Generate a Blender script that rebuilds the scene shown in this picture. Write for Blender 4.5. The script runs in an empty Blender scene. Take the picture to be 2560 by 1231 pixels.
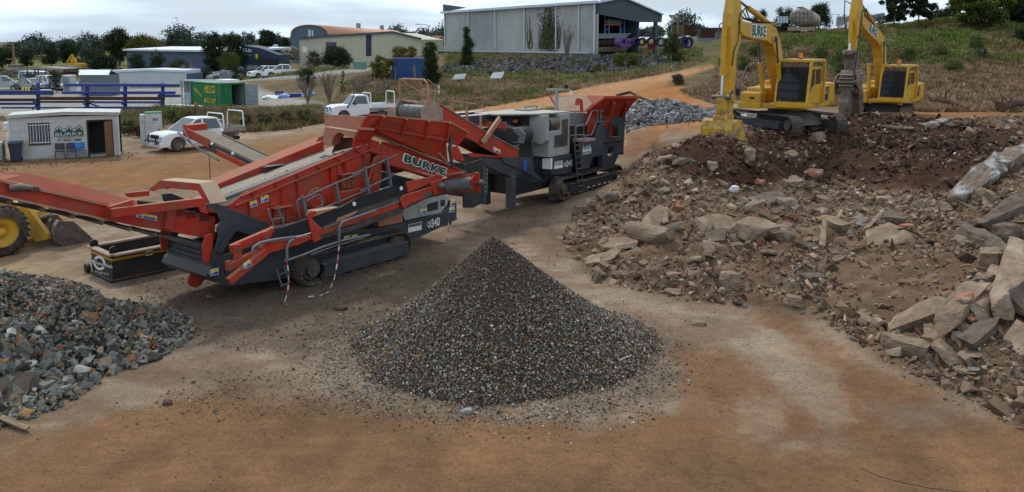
import bpy,bmesh,math,random
import numpy as np
from mathutils import Vector,Matrix,noise as mnoise
# ------------------------------------------------------------------ camera, world, sun, exposure
SC=bpy.context.scene
CAMH=6.1
FPX=2000.0;CX=1280.0;CY=350.0
PITCH=math.atan(0.12)
COSP,SINP=math.cos(PITCH),math.sin(PITCH)
K=1.07
cam_d=bpy.data.cameras.new('camera');cam=bpy.data.objects.new('camera',cam_d)
SC.collection.objects.link(cam);SC.camera=cam
cam.location=(0,0,CAMH);cam.rotation_euler=(math.pi/2-PITCH,0,0)
cam_d.sensor_width=36;cam_d.lens=36*FPX/2560
cam_d.shift_y=-(615.5-CY)/2560
cam_d.clip_start=0.1;cam_d.clip_end=6000
SUN_EL,SUN_AZ=math.radians(52),math.radians(-25) # azimuth measured from +Y towards +X
world=bpy.data.worlds.new('World');SC.world=world;world.use_nodes=True
wn=world.node_tree;wn.nodes.clear()
def N(nt,t,**kw):
 n=nt.nodes.new(t)
 for k,v in kw.items():
  if k.startswith('i_'):n.inputs[k[2:].replace('_',' ')].default_value=v
  else:setattr(n,k,v)
 return n
sky=N(wn,'ShaderNodeTexSky');sky.sky_type='NISHITA';sky.sun_disc=False
sky.sun_elevation=SUN_EL;sky.sun_rotation=SUN_AZ;sky.dust_density=2.0;sky.air_density=1.2
tc=N(wn,'ShaderNodeTexCoord')
mp=N(wn,'ShaderNodeMapping');mp.inputs['Scale'].default_value=(1.5,1.2,8.5);mp.inputs['Location'].default_value=(0.9,0.2,0.35)
nz=N(wn,'ShaderNodeTexNoise');nz.inputs['Scale'].default_value=2.1;nz.inputs['Detail'].default_value=5;nz.inputs['Roughness'].default_value=.5
rp=N(wn,'ShaderNodeValToRGB');rp.color_ramp.elements[0].position=.36;rp.color_ramp.elements[1].position=.56
rp.color_ramp.elements[0].color=(.62,.62,.62,1);rp.color_ramp.elements[1].color=(1,1,1,1)
mx=N(wn,'ShaderNodeMix');mx.data_type='RGBA'
cl=N(wn,'ShaderNodeMix');cl.data_type='RGBA'
cl.inputs[6].default_value=(6.6,8.6,10.9,1);cl.inputs[7].default_value=(11.6,13.1,14.4,1)
bgn=N(wn,'ShaderNodeBackground');bgn.inputs['Strength'].default_value=0.128
wo=N(wn,'ShaderNodeOutputWorld')
L=wn.links.new
L(tc.outputs['Generated'],mp.inputs[0]);L(mp.outputs[0],nz.inputs['Vector']);L(nz.outputs[0],rp.inputs[0])
L(rp.outputs[0],mx.inputs[0]);L(sky.outputs[0],mx.inputs[6]);L(cl.outputs[2],mx.inputs[7])
L(nz.outputs[0],cl.inputs[0])
L(mx.outputs[2],bgn.inputs[0]);L(bgn.outputs[0],wo.inputs[0])
rr=N(wn,'ShaderNodeValToRGB');rr.color_ramp.elements[0].position=.43;rr.color_ramp.elements[1].position=.62
L(nz.outputs[0],rr.inputs[0]);L(rr.outputs[0],cl.inputs[0])
sun_d=bpy.data.lights.new('sun','SUN');sun_d.energy=3.2;sun_d.angle=math.radians(6);sun_d.color=(1,.95,.87)
sun=bpy.data.objects.new('sun',sun_d);SC.collection.objects.link(sun)
sdir=Vector((math.sin(SUN_AZ)*math.cos(SUN_EL),math.cos(SUN_AZ)*math.cos(SUN_EL),math.sin(SUN_EL)))
sun.rotation_euler=(-sdir).to_track_quat('-Z','Y').to_euler()
SC.view_settings.view_transform='Standard';SC.view_settings.look='None'
SC.view_settings.exposure=-0.42;SC.view_settings.gamma=1.0
# ------------------------------------------------------------------ image measurements to world positions
def ray(px,py):
 u=(px-CX)/FPX;v=(py-CY)/FPX
 return Vector((u,COSP-v*SINP,-SINP-v*COSP))
def P(px,py,Y):
 r=ray(px,py);t=Y*K/r.y
 return Vector((r.x*t,r.y*t,CAMH+r.z*t))
def G(px,py,z=0.0):
 r=ray(px,py);t=(z-CAMH)/r.z
 return Vector((r.x*t,r.y*t,z))
def proj(X,Y,Z):
 dz=Z-CAMH
 f=Y*COSP-dz*SINP;up=Y*SINP+dz*COSP
 f=np.maximum(f,1e-3)
 return CX+FPX*X/f,CY-FPX*up/f
class Frame:
 def __init__(s,o,th):
  s.o=Vector(o);s.th=th;s.c=math.cos(th);s.s=math.sin(th)
  s.lo=s.inv(Vector((0,0,CAMH)))
 def inv(s,p):
  d=Vector(p)-s.o
  return Vector((d.x*s.c+d.y*s.s,-d.x*s.s+d.y*s.c,d.z))
 def world(s,p):
  return Vector((s.o.x+p[0]*s.c-p[1]*s.s,s.o.y+p[0]*s.s+p[1]*s.c,s.o.z+p[2]))
 def lray(s,px,py):
  d=ray(px,py)
  return Vector((d.x*s.c+d.y*s.s,-d.x*s.s+d.y*s.c,d.z))
 def y(s,px,py,y):
  d=s.lray(px,py);return s.lo+d*((y-s.lo.y)/d.y)
 def x(s,px,py,x):
  d=s.lray(px,py);return s.lo+d*((x-s.lo.x)/d.x)
 def z(s,px,py,z):
  d=s.lray(px,py);return s.lo+d*((z-s.lo.z)/d.z)
 def ys(s,pts,y):return[s.y(a,b,y)for a,b in pts]
 # ------------------------------------------------------------------ mesh building
V=Vector
class MB:
 def __init__(s):s.v=[];s.f=[];s.m=[];s.sm=[]
 def add(s,vs,fs,m=0,smooth=False):
  o=len(s.v);s.v+=[tuple(p)for p in vs]
  for f in fs:s.f.append(tuple(i+o for i in f));s.m.append(m);s.sm.append(smooth)
  return s
 def box(s,c,d,rot=None,m=0):
  hx,hy,hz=d[0]/2,d[1]/2,d[2]/2
  vs=[V((x,y,z))for x in(-hx,hx)for y in(-hy,hy)for z in(-hz,hz)]
  if rot is not None:vs=[rot@p for p in vs]
  c=V(c);vs=[p+c for p in vs]
  return s.add(vs,[(0,1,3,2),(4,6,7,5),(0,4,5,1),(2,3,7,6),(0,2,6,4),(1,5,7,3)],m)
 def bb(s,lo,hi,m=0):
  return s.box([(lo[i]+hi[i])/2 for i in range(3)],[abs(hi[i]-lo[i])for i in range(3)],None,m)
 def prism(s,pts,vec,m=0):
  n=len(pts);vec=V(vec)
  vs=[V(p)for p in pts]+[V(p)+vec for p in pts]
  return s.add(vs,[tuple(range(n)),tuple(range(2*n-1,n-1,-1))]+[(i,i+n,(i+1)%n+n,(i+1)%n)for i in range(n)],m)
 def plate(s,pts,t,m=0):
  pts=[V(p)for p in pts];nrm=V((0,0,0))
  for i in range(len(pts)):nrm+=(pts[i]-pts[0]).cross(pts[(i+1)%len(pts)]-pts[0])
  nrm.normalize()
  return s.prism([p-nrm*t/2 for p in pts],nrm*t,m)
 def beam(s,p,q,w,h,up=(0,0,1),m=0):
  p,q=V(p),V(q);d=(q-p);up=V(up)
  if abs(d.normalized().dot(up))>.98:up=V((1,0,0))
  sd=d.cross(up).normalized()*w/2;u2=sd.cross(d).normalized()*h/2
  return s.prism([p-sd-u2,p+sd-u2,p+sd+u2,p-sd+u2],d,m)
 def cyl(s,p,q,r,r2=None,n=14,m=0,cap=True):
  p,q=V(p),V(q);r2=r if r2 is None else r2;d=(q-p).normalized()
  a=d.orthogonal().normalized();b=d.cross(a)
  vs=[p+(a*math.cos(t)+b*math.sin(t))*r for t in[2*math.pi*i/n for i in range(n)]]
  vs+=[q+(a*math.cos(t)+b*math.sin(t))*r2 for t in[2*math.pi*i/n for i in range(n)]]
  s.add(vs,[(i,(i+1)%n,(i+1)%n+n,i+n)for i in range(n)],m,True)
  if cap:s.add(vs,[tuple(range(n-1,-1,-1)),tuple(range(n,2*n))],m)
  return s
 def tube(s,pts,r,n=7,m=0):
  pts=[V(p)for p in pts]
  rings=[];a=None
  for i,p in enumerate(pts):
   d=(pts[min(i+1,len(pts)-1)]-pts[max(i-1,0)]).normalized()
   if a is None:a=d.orthogonal().normalized()
   a=(a-d*a.dot(d)).normalized();b=d.cross(a)
   rad=r[i]if isinstance(r,(list,tuple))else r
   rings+=[p+(a*math.cos(2*math.pi*k/n)+b*math.sin(2*math.pi*k/n))*rad for k in range(n)]
  fs=[(i*n+k,i*n+(k+1)%n,(i+1)*n+(k+1)%n,(i+1)*n+k)for i in range(len(pts)-1)for k in range(n)]
  s.add(rings,fs,m,True)
  return s.add(rings,[tuple(range(n-1,-1,-1)),tuple(range((len(pts)-1)*n,len(pts)*n))],m)
 def lathe(s,p,axis,prof,n=20,m=0): # prof: (distance along axis, radius)
  p=V(p);d=V(axis).normalized();a=d.orthogonal().normalized();b=d.cross(a);vs=[]
  for(t,r)in prof:
   vs+=[p+d*t+(a*math.cos(2*math.pi*k/n)+b*math.sin(2*math.pi*k/n))*r for k in range(n)]
  k_=len(prof)
  return s.add(vs,[(i*n+k,i*n+(k+1)%n,(i+1)*n+(k+1)%n,(i+1)*n+k)for i in range(k_-1)for k in range(n)],m,True)
 def torus(s,c,axis,R,r,n=28,k=8,m=0,jit=0):
  c=V(c);d=V(axis).normalized();a=d.orthogonal().normalized();b=d.cross(a);pts=[]
  vs=[]
  for i in range(n):
   t=2*math.pi*i/n;rad=a*math.cos(t)+b*math.sin(t)
   for j in range(k):
    f=2*math.pi*j/k;vs.append(c+rad*(R+r*math.cos(f))+d*r*math.sin(f))
  return s.add(vs,[(i*k+j,((i+1)%n)*k+j,((i+1)%n)*k+(j+1)%k,i*k+(j+1)%k)for i in range(n)for j in range(k)],m,True)
 def grid(s,fn,nu,nv,m=0,smooth=True):
  vs=[fn(i/nu,j/nv)for j in range(nv+1)for i in range(nu+1)]
  return s.add(vs,[(j*(nu+1)+i,j*(nu+1)+i+1,(j+1)*(nu+1)+i+1,(j+1)*(nu+1)+i)for j in range(nv)for i in range(nu)],m,smooth)
 def build(s,name,mat,parent=None,bevel=0,**kw):
  me=bpy.data.meshes.new(name);me.from_pydata(s.v,[],s.f)
  mats=mat if isinstance(mat,(list,tuple))else[mat]
  for x in mats:me.materials.append(x)
  me.polygons.foreach_set('material_index',s.m);me.polygons.foreach_set('use_smooth',s.sm)
  bm=bmesh.new();bm.from_mesh(me);bmesh.ops.recalc_face_normals(bm,faces=bm.faces);bm.to_mesh(me);bm.free()
  o=link(name,me,parent,**kw)
  if bevel:
   b=o.modifiers.new('bevel','BEVEL');b.width=bevel;b.segments=1;b.limit_method='ANGLE';b.angle_limit=.7
  return o
def link(name,data,parent=None,label=None,cat=None,group=None,kind=None,loc=None,rz=None):
 o=bpy.data.objects.new(name,data);SC.collection.objects.link(o)
 if parent is not None:o.parent=parent
 if loc is not None:o.location=loc
 if rz is not None:o.rotation_euler=(0,0,rz)
 tag(o,label,cat,group,kind);return o
def tag(o,label=None,cat=None,group=None,kind=None):
 if label:o['label']=label
 if cat:o['category']=cat
 if group:o['group']=group
 if kind or cat:o['kind']=kind or 'thing'
 return o
def thing(name,label,cat,loc=(0,0,0),rz=0,group=None):
 o=link(name,None,None,label,cat,group,None,loc,rz);o.empty_display_size=.3;return o
def fthing(name,label,cat,F,group=None):return thing(name,label,cat,F.o,F.th,group)
def dup(root,loc=None,rz=None,label=None,group=None,parent=None):
 c=root.copy();SC.collection.objects.link(c);c.parent=parent
 for ch in[x for x in bpy.data.objects if x.parent==root]:dup(ch,parent=c)
 if loc is not None:c.location=loc
 if rz is not None:c.rotation_euler=(0,0,rz)
 if label:c['label']=label
 if group:c['group']=group
 return c
def text(s,bl,right,up,mat,parent=None,name='lettering',off=0.0,lift=.006,spacing=1.0,shear=0,kind=None):
 """lettering fitted exactly to the parallelogram bl, right, up"""
 cu=bpy.data.curves.new('t','FONT');cu.body=s;cu.offset=0;cu.space_character=spacing;cu.shear=shear
 to=bpy.data.objects.new('t',cu);SC.collection.objects.link(to)
 dg=bpy.context.evaluated_depsgraph_get();dg.update()
 me=bpy.data.meshes.new_from_object(to.evaluated_get(dg));bpy.data.objects.remove(to);bpy.data.curves.remove(cu)
 n=len(me.vertices);co=np.empty(n*3);me.vertices.foreach_get('co',co);co=co.reshape(-1,3)
 lo=co.min(0);hi=co.max(0);q=(co-lo)/np.maximum(hi-lo,1e-6)
 bl,right,up=V(bl),V(right),V(up);nn=right.cross(up).normalized()*lift
 w=np.array(bl+nn)[None]+q[:,:1]*np.array(right)[None]+q[:,1:2]*np.array(up)[None]
 me.vertices.foreach_set('co',w.ravel())
 if off: # bolder strokes: the same outline laid a little to every side
  f=[tuple(p.vertices)for p in me.polygons];vs,fs=[],[];k=off*.75;sh=float(hi[1]-lo[1]);ru=right/(hi[0]-lo[0]);uu=up/sh
  for j,(a,b)in enumerate(((0,0),(k,0),(-k,0),(0,k),(0,-k),(k*.7,k*.7),(-k*.7,k*.7),(k*.7,-k*.7),(-k*.7,-k*.7))):
   d=ru*a+uu*b+nn.normalized()*.0006*j;vs.append(w+np.array(d)[None]);fs+=[tuple(i+n*j for i in q)for q in f]
  me=bpy.data.meshes.new(name);me.from_pydata(np.concatenate(vs).tolist(),[],fs)
 me.materials.clear();me.materials.append(mat);me.name=name
 return link(name,me,parent)
 # ------------------------------------------------------------------ materials
def principled(name,base,rough=.8,metal=0.0,spec=.3):
 m=bpy.data.materials.new(name);m.use_nodes=True
 b=m.node_tree.nodes['Principled BSDF']
 b.inputs['Base Color'].default_value=(*base,1);b.inputs['Roughness'].default_value=rough
 b.inputs['Metallic'].default_value=metal;b.inputs['Specular IOR Level'].default_value=spec
 return m,m.node_tree,b
def mat_noise(name,base,base2,scale=3,rough=.85,bump=.0,bscale=20,metal=0,spec=.3,lo=.4,hi=.6,dust=None,damt=.6,stretch=None,third=None,tscale=.6):
 """surface whose own colour wanders between two tones, with optional settled dust on upward faces"""
 m,nt,b=principled(name,base,rough,metal,spec);L=nt.links.new
 tc=N(nt,'ShaderNodeTexCoord');src=tc.outputs['Object']
 if stretch:
  mp=N(nt,'ShaderNodeMapping');mp.inputs['Scale'].default_value=stretch;L(src,mp.inputs[0]);src=mp.outputs[0]
 nz=N(nt,'ShaderNodeTexNoise');nz.inputs['Scale'].default_value=scale;nz.inputs['Detail'].default_value=6;nz.inputs['Roughness'].default_value=.65
 L(src,nz.inputs['Vector'])
 r=N(nt,'ShaderNodeValToRGB');r.color_ramp.elements[0].position=lo;r.color_ramp.elements[1].position=hi
 r.color_ramp.elements[0].color=(*base,1);r.color_ramp.elements[1].color=(*base2,1)
 L(nz.outputs[0],r.inputs[0]);col=r.outputs[0]
 if third:
  n3=N(nt,'ShaderNodeTexNoise');n3.inputs['Scale'].default_value=tscale;n3.inputs['Detail'].default_value=4;L(src,n3.inputs['Vector'])
  r3=N(nt,'ShaderNodeValToRGB');r3.color_ramp.elements[0].position=.5;r3.color_ramp.elements[1].position=.68
  L(n3.outputs[0],r3.inputs[0]);x=N(nt,'ShaderNodeMix');x.data_type='RGBA'
  L(r3.outputs[0],x.inputs[0]);L(col,x.inputs[6]);x.inputs[7].default_value=(*third,1);col=x.outputs[2]
 if dust:
  g=N(nt,'ShaderNodeNewGeometry');sp=N(nt,'ShaderNodeSeparateXYZ');L(g.outputs['Normal'],sp.inputs[0])
  mr=N(nt,'ShaderNodeMapRange');mr.inputs[1].default_value=.15;mr.inputs[2].default_value=.85;mr.inputs[4].default_value=damt
  L(sp.outputs[2],mr.inputs[0])
  n2=N(nt,'ShaderNodeTexNoise');n2.inputs['Scale'].default_value=2.2;n2.inputs['Detail'].default_value=5;L(tc.outputs['Object'],n2.inputs['Vector'])
  mr2=N(nt,'ShaderNodeMapRange');mr2.inputs[1].default_value=.38;mr2.inputs[2].default_value=.75;mr2.inputs[3].default_value=.0;mr2.inputs[4].default_value=.36
  L(n2.outputs[0],mr2.inputs[0])
  ad=N(nt,'ShaderNodeMath');ad.operation='ADD';ad.use_clamp=True;L(mr.outputs[0],ad.inputs[0])
  ml=N(nt,'ShaderNodeMath');ml.operation='MULTIPLY';ml.inputs[1].default_value=damt;L(mr2.outputs[0],ml.inputs[0]);L(ml.outputs[0],ad.inputs[1])
  x=N(nt,'ShaderNodeMix');x.data_type='RGBA';L(ad.outputs[0],x.inputs[0]);L(col,x.inputs[6]);x.inputs[7].default_value=(*dust,1)
  col=x.outputs[2]
  rm=N(nt,'ShaderNodeMapRange');rm.inputs[3].default_value=rough;rm.inputs[4].default_value=.95;L(ad.outputs[0],rm.inputs[0]);L(rm.outputs[0],b.inputs['Roughness'])
 L(col,b.inputs['Base Color'])
 if bump:
  n4=N(nt,'ShaderNodeTexNoise');n4.inputs['Scale'].default_value=bscale;n4.inputs['Detail'].default_value=5;L(tc.outputs['Object'],n4.inputs['Vector'])
  bp=N(nt,'ShaderNodeBump');bp.inputs['Strength'].default_value=bump;bp.inputs['Distance'].default_value=.05
  L(n4.outputs[0],bp.inputs['Height']);L(bp.outputs[0],b.inputs['Normal'])
 return m
def mat_attr(name,rough=.9,mul=1.0,nscale=12,namt=.35,bump=.3,bscale=40,trans=0):
 """base colour comes from each stone's or leaf's own colour"""
 m,nt,b=principled(name,(.3,.3,.3),rough,0,.2);L=nt.links.new
 at=N(nt,'ShaderNodeAttribute');at.attribute_name='Col'
 tc=N(nt,'ShaderNodeTexCoord');nz=N(nt,'ShaderNodeTexNoise');nz.inputs['Scale'].default_value=nscale;nz.inputs['Detail'].default_value=5;nz.inputs['Roughness'].default_value=.7
 L(tc.outputs['Object'],nz.inputs['Vector'])
 mr=N(nt,'ShaderNodeMapRange');mr.inputs[1].default_value=.3;mr.inputs[2].default_value=.7;mr.inputs[3].default_value=(1-namt)*mul;mr.inputs[4].default_value=(1+namt)*mul
 L(nz.outputs[0],mr.inputs[0]);vm=N(nt,'ShaderNodeVectorMath');vm.operation='SCALE';L(at.outputs['Color'],vm.inputs[0]);L(mr.outputs[0],vm.inputs['Scale'])
 L(vm.outputs[0],b.inputs['Base Color'])
 if bump:
  n4=N(nt,'ShaderNodeTexNoise');n4.inputs['Scale'].default_value=bscale;n4.inputs['Detail'].default_value=6;n4.inputs['Roughness'].default_value=.7;L(tc.outputs['Object'],n4.inputs['Vector'])
  bp=N(nt,'ShaderNodeBump');bp.inputs['Strength'].default_value=bump;bp.inputs['Distance'].default_value=.03
  L(n4.outputs[0],bp.inputs['Height']);L(bp.outputs[0],b.inputs['Normal'])
 return m
DUST=(.34,.26,.18)
M={}
M['orange']=mat_noise('orange_paint',(.44,.028,.012),(.36,.026,.011),2.5,.5,.05,60,dust=(.33,.18,.11),damt=.52,third=(.27,.05,.024),tscale=1.3)
M['orange_dusty']=mat_noise('dusty_orange_paint',(.42,.10,.05),(.36,.22,.14),3,.8,.05,60,dust=(.40,.29,.2),damt=.95,lo=.35,hi=.7)
M['grey']=mat_noise('dark_grey_paint',(.032,.037,.045),(.044,.049,.056),2,.5,.04,50,dust=(.2,.165,.125),damt=.42)
M['grey_rail']=mat_noise('grey_rail_paint',(.11,.125,.14),(.15,.16,.17),6,.5,dust=(.3,.27,.22),damt=.3)
M['lightgrey']=mat_noise('light_grey_paint',(.32,.33,.315),(.27,.275,.255),2.5,.5,dust=(.42,.37,.29),damt=.5)
M['yellow']=mat_noise('yellow_paint',(.62,.33,.012),(.55,.28,.012),2,.46,.04,40,dust=(.36,.25,.13),damt=.6,third=(.42,.25,.04),tscale=1.1)
M['yellow_worn']=mat_noise('worn_yellow_paint',(.58,.33,.03),(.20,.13,.07),4,.6,.1,30,dust=(.3,.2,.12),damt=.5,lo=.45,hi=.62)
M['steel']=mat_noise('worn_steel',(.16,.14,.125),(.09,.075,.065),8,.5,.1,40,metal=.55,dust=DUST,damt=.4)
M['trackm']=mat_noise('muddy_track_steel',(.11,.088,.07),(.055,.048,.042),9,.75,.2,40,metal=.2,dust=(.24,.18,.13),damt=.6)
M['chrome']=principled('chromed_rod',(.6,.62,.65),.18,1)[0]
M['rubber']=mat_noise('black_rubber',(.018,.018,.02),(.03,.028,.027),6,.75,dust=(.16,.125,.09),damt=.45)
M['belt']=mat_noise('conveyor_belt',(.03,.03,.032),(.075,.065,.055),4,.8,.08,30,dust=(.22,.18,.13),damt=.7)
M['belt_clean']=mat_noise('black_belt_edge',(.012,.012,.014),(.02,.02,.021),6,.55)
M['bluegrey_drum']=mat_noise('lagged_drum',(.075,.085,.09),(.16,.15,.13),5,.5,.1,30,stretch=(1,6,1))
M['dusty']=mat_noise('dust_coated_steel',(.34,.25,.185),(.27,.2,.15),4,.95,.1,40)
M['wiremesh']=mat_noise('screen_wire',(.2,.17,.14),(.13,.11,.09),20,.6,metal=.4)
M['white']=mat_noise('white_paint',(.62,.63,.62),(.56,.565,.55),2,.35,dust=(.5,.44,.36),damt=.18)
M['carwhite']=mat_noise('white_car_paint',(.74,.75,.76),(.70,.71,.72),1,.2,dust=(.55,.47,.37),damt=.12,spec=.5)
M['carsilver']=mat_noise('silver_car_paint',(.36,.38,.40),(.33,.35,.37),1,.28,metal=.5)
M['cardark']=mat_noise('dark_blue_car_paint',(.02,.025,.04),(.03,.035,.05),1,.25,spec=.5)
M['glass']=principled('dark_glass',(.025,.032,.036),.06,0,.6)[0]
M['black']=principled('black_plastic',(.015,.015,.016),.5)[0]
M['decal_white']=principled('white_decal',(.72,.72,.7),.5)[0]
M['decal_yellow']=principled('yellow_decal',(.75,.55,.03),.5)[0]
M['decal_blue']=principled('blue_decal',(.03,.09,.4),.5)[0]
M['decal_green']=principled('green_decal',(.01,.07,.045),.5)[0]
M['decal_dark']=principled('dark_decal',(.02,.022,.03),.5)[0]
M['red']=principled('red_plastic',(.55,.03,.02),.4)[0]
M['amber']=principled('amber_lens',(.75,.2,.01),.3)[0]
M['concrete']=mat_noise('dusty_concrete',(.25,.172,.112),(.165,.110,.071),5,.95,.7,25,third=(.32,.24,.17),tscale=1.8,lo=.35,hi=.7)
M['concrete_pale']=mat_noise('pale_concrete',(.27,.192,.128),(.18,.125,.082),5,.95,.6,25,third=(.34,.262,.19),tscale=1.8)
M['concrete_dark']=mat_noise('grey_weathered_concrete',(.145,.105,.078),(.09,.066,.048),4,.95,.6,20,third=(.2,.155,.115),tscale=1.2)
M['concrete_lime']=mat_noise('lime_splashed_concrete',(.18,.13,.092),(.12,.085,.06),5,.95,.6,25,third=(.36,.36,.35),tscale=2.2)
M['brick']=mat_noise('red_brick',(.33,.13,.07),(.26,.11,.07),8,.9,.4,30,third=(.42,.33,.26),tscale=3)
M['timber']=mat_noise('weathered_timber',(.25,.17,.10),(.15,.11,.075),3,.9,.3,30,stretch=(1,8,8))
M['timber_door']=mat_noise('brown_door_timber',(.20,.10,.04),(.15,.075,.03),3,.6,stretch=(6,6,.6))
M['rust']=mat_noise('rusty_steel',(.09,.035,.02),(.045,.022,.015),5,.9,.2,20)
# ------------------------------------------------------------------ terrain
RNG=np.random.default_rng(7)
def vnoise(x,y,seed=0):
 x=np.asarray(x,float);y=np.asarray(y,float)
 xi=np.floor(x).astype(np.int64);yi=np.floor(y).astype(np.int64);fx=x-xi;fy=y-yi
 fx=fx*fx*(3-2*fx);fy=fy*fy*(3-2*fy)
 def h(a,b):
  n=(a*374761393+b*668265263+seed*1442695041)&0xffffffff
  n=((n^(n>>13))*1274126177)&0xffffffff
  return((n^(n>>16))&0xffff)/65535.0
 return(h(xi,yi)*(1-fx)+h(xi+1,yi)*fx)*(1-fy)+(h(xi,yi+1)*(1-fx)+h(xi+1,yi+1)*fx)*fy
def fbm(x,y,seed=0,oct=4):
 a=0;w=.5;t=0
 for i in range(oct):
  a=a+w*(vnoise(np.asarray(x)*2**i,np.asarray(y)*2**i,seed+i*17)-.5);t+=w;w*=.55
 return a/t*2
def sstep(a,b,x):
 t=np.clip((x-a)/(b-a),0,1);return t*t*(3-2*t)
def inpoly(px,py,poly):
 ins=np.zeros(px.shape,bool);n=len(poly)
 for i in range(n):
  x1,y1=poly[i];x2,y2=poly[(i+1)%n]
  if y1==y2:continue
  c=((y1>py)!=(y2>py))&(px<(x2-x1)*(py-y1)/(y2-y1)+x1)
  ins^=c
 return ins
def sdist(px,py,poly):
 d=np.full(px.shape,1e9);n=len(poly)
 for i in range(n):
  x1,y1=poly[i];x2,y2=poly[(i+1)%n]
  dx,dy=x2-x1,y2-y1;t=np.clip(((px-x1)*dx+(py-y1)*dy)/(dx*dx+dy*dy+1e-9),0,1)
  d=np.minimum(d,np.hypot(px-x1-t*dx,py-y1-t*dy))
 return np.where(inpoly(px,py,poly),d,-d)
ctl=[]
def C3(px,py,Y):p=P(px,py,Y);ctl.append((p.x,p.y,p.z))
def CZ(x,y,z):ctl.append((x,y,z))
for x in(-60,-35,-22,-12,-4):
 for y in(-20,4,14,24,34,44):CZ(x,y,0)
for x,y in[(2,-20),(2,4),(2,12),(3,18),(3.5,26),(4,33),(3,44),(12,-20),(12,4),(8,10),(20,4),(40,-20),(-6,50),(-18,50),(-36,52),(-8,58),(5.6,37)]:CZ(x,y,0)
for px,py in[(1400,600),(1480,700),(1700,750),(1900,775),(2050,800),(2200,905),(2400,990),(2560,1080),(1550,475),(1470,520)]:
 g=G(px,py);CZ(g.x,g.y,0)
 # rubble bench and dark soil
for a in[(1900,690,18.7),(1700,640,19.5),(1600,560,22.2),(1750,520,24),(1900,590,21.5),(2100,690,18),(1580,450,28),(1600,410,30),
(1680,385,29),(1740,352,29),(1830,345,29.5),(1760,420,27),(1900,475,26.3),(1950,400,30),(1850,335,34),(2000,345,33.5),(2110,352,33),(1900,310,38),
(2200,470,26),(2250,400,29),(2200,340,34),(2150,300,40),(2250,282,44),(2350,320,38),(2450,310,41),(2480,400,28),(2560,300,42),(2650,300,42),(2330,500,24),(2250,560,21.5),(2100,560,22.3),
(2350,600,19.6),(2250,700,17.2),(2400,700,16.6),(2400,800,14.6),(2250,800,15.3),(2500,460,22.5),(2560,400,24.5),(2560,560,18),(2520,640,16.7),(2560,740,14.8),(2500,850,13.6),(2560,930,12.6),(2700,560,18),(2800,400,24),(2800,750,14.8),(2900,1000,12)]:C3(*a)
# behind the excavators, access road, hillside
for a in[(1620,330,40),(1700,300,46),(1750,265,54),(1600,262,56),(1300,262,66),(1150,280,60),(1500,220,68),(1640,192,73),(1780,166,80),(1680,240,60),(1500,265,55),(1400,290,50),
(1700,212,64),(1760,215,62),(1850,262,55),(2000,268,54),(2150,272,53),(2320,285,50),(2450,282,51),(2600,285,51),(2900,290,51),
(1850,170,66),(1800,150,74),(1950,95,78),(2100,80,80),(2200,78,80),(2300,78,80),(2430,60,81),(2560,42,82),(2750,20,82),(2300,180,64),(2500,170,64),(2700,170,64),(2100,180,65),(1980,190,64),
(2000,85,110),(2300,75,110),(2560,40,110),(2300,70,160),(2700,20,110)]:C3(*a)
# embankment with the stone face below the grey shed, terrace with parked cars, lower yard
for a in[(1000,245,69),(1120,222,74),(1120,185,90),(1120,132,118),(1250,190,84),(1300,130,106),(1400,187,82),(1490,175,82),(1490,128,96),(1600,165,83),(1600,135,96),(1720,150,86),(1700,135,100),(1650,110,130),(1300,112,150),(1880,112,100),
(860,270,66),(880,215,84),(860,172,97),(770,176,99),(900,180,101),(780,190,112),(620,192,116),(480,196,120),(700,182,140),(1000,165,112),(900,165,130),(800,165,140),(1000,130,180),(700,150,190)]:C3(*a)
for a in[(650,272,66),(480,268,72),(300,262,74),(100,256,76),(-200,256,76),(650,240,86),(450,235,92),(200,225,96),(-200,225,96),(420,205,112),(200,205,112),(0,205,112),(-300,205,112)]:C3(*a)
for a in[(300,330,50),(700,325,52),(400,298,57),(600,298,58)]:C3(*a)
for a in[(350,190,135),(100,172,180),(100,158,240),(300,155,240),(0,150,300),(300,140,300),(300,128,450),(0,128,450),(-400,150,300),(800,118,400),(1300,104,420),(2000,90,420),(2700,80,400)]:C3(*a)
for x,y,z in[(-400,200,-2),(400,200,9),(-900,900,8),(0,900,8),(900,900,14),(-900,-300,0),(900,-300,3),(0,-200,0),(0,2500,10),(-2000,2000,10),(2000,2000,10),(60,60,5),(60,20,3),(60,-20,1)]:CZ(x,y,z)
ctl=np.array(ctl)
# linear radial basis keeps the surface free of overshoot
def _rbf():
 X=ctl[:,:2];D=np.sqrt(((X[:,None]-X[None])**2).sum(-1)+.25)
 n=len(X);A=np.zeros((n+1,n+1));A[:n,:n]=D+np.eye(n)*1e-3;A[:n,n]=1;A[n,:n]=1
 return np.linalg.solve(A,np.append(ctl[:,2],0))
_w=_rbf()
FRONT=[(1400,600),(1480,700),(1700,750),(1900,780),(2050,800),(2200,905),(2400,990),(2560,1080),(3200,1300),(3200,290),(2560,290),(2380,300),(2250,285),(2130,285),(2060,300),(1850,320),(1745,340),(1650,372),(1600,395),(1550,430),(1545,470),(1430,540)]
def base_h(X,Y):
 X=np.asarray(X,float);Y=np.asarray(Y,float);sh=X.shape;x=X.ravel();y=Y.ravel();out=np.empty(len(x))
 for i in range(0,len(x),20000):
  a=x[i:i+20000,None]-ctl[None,:,0];b=y[i:i+20000,None]-ctl[None,:,1]
  out[i:i+20000]=np.sqrt(a*a+b*b+.25)@_w[:-1]+_w[-1]
 out=out.reshape(sh)
 # the level yard stays level
 return out
def rough_mask(X,Y,Z):
 px,py=proj(X,Y,Z)
 m=sstep(-12,25,sdist(px,py,FRONT))*(Y>3)
 return m
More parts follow.
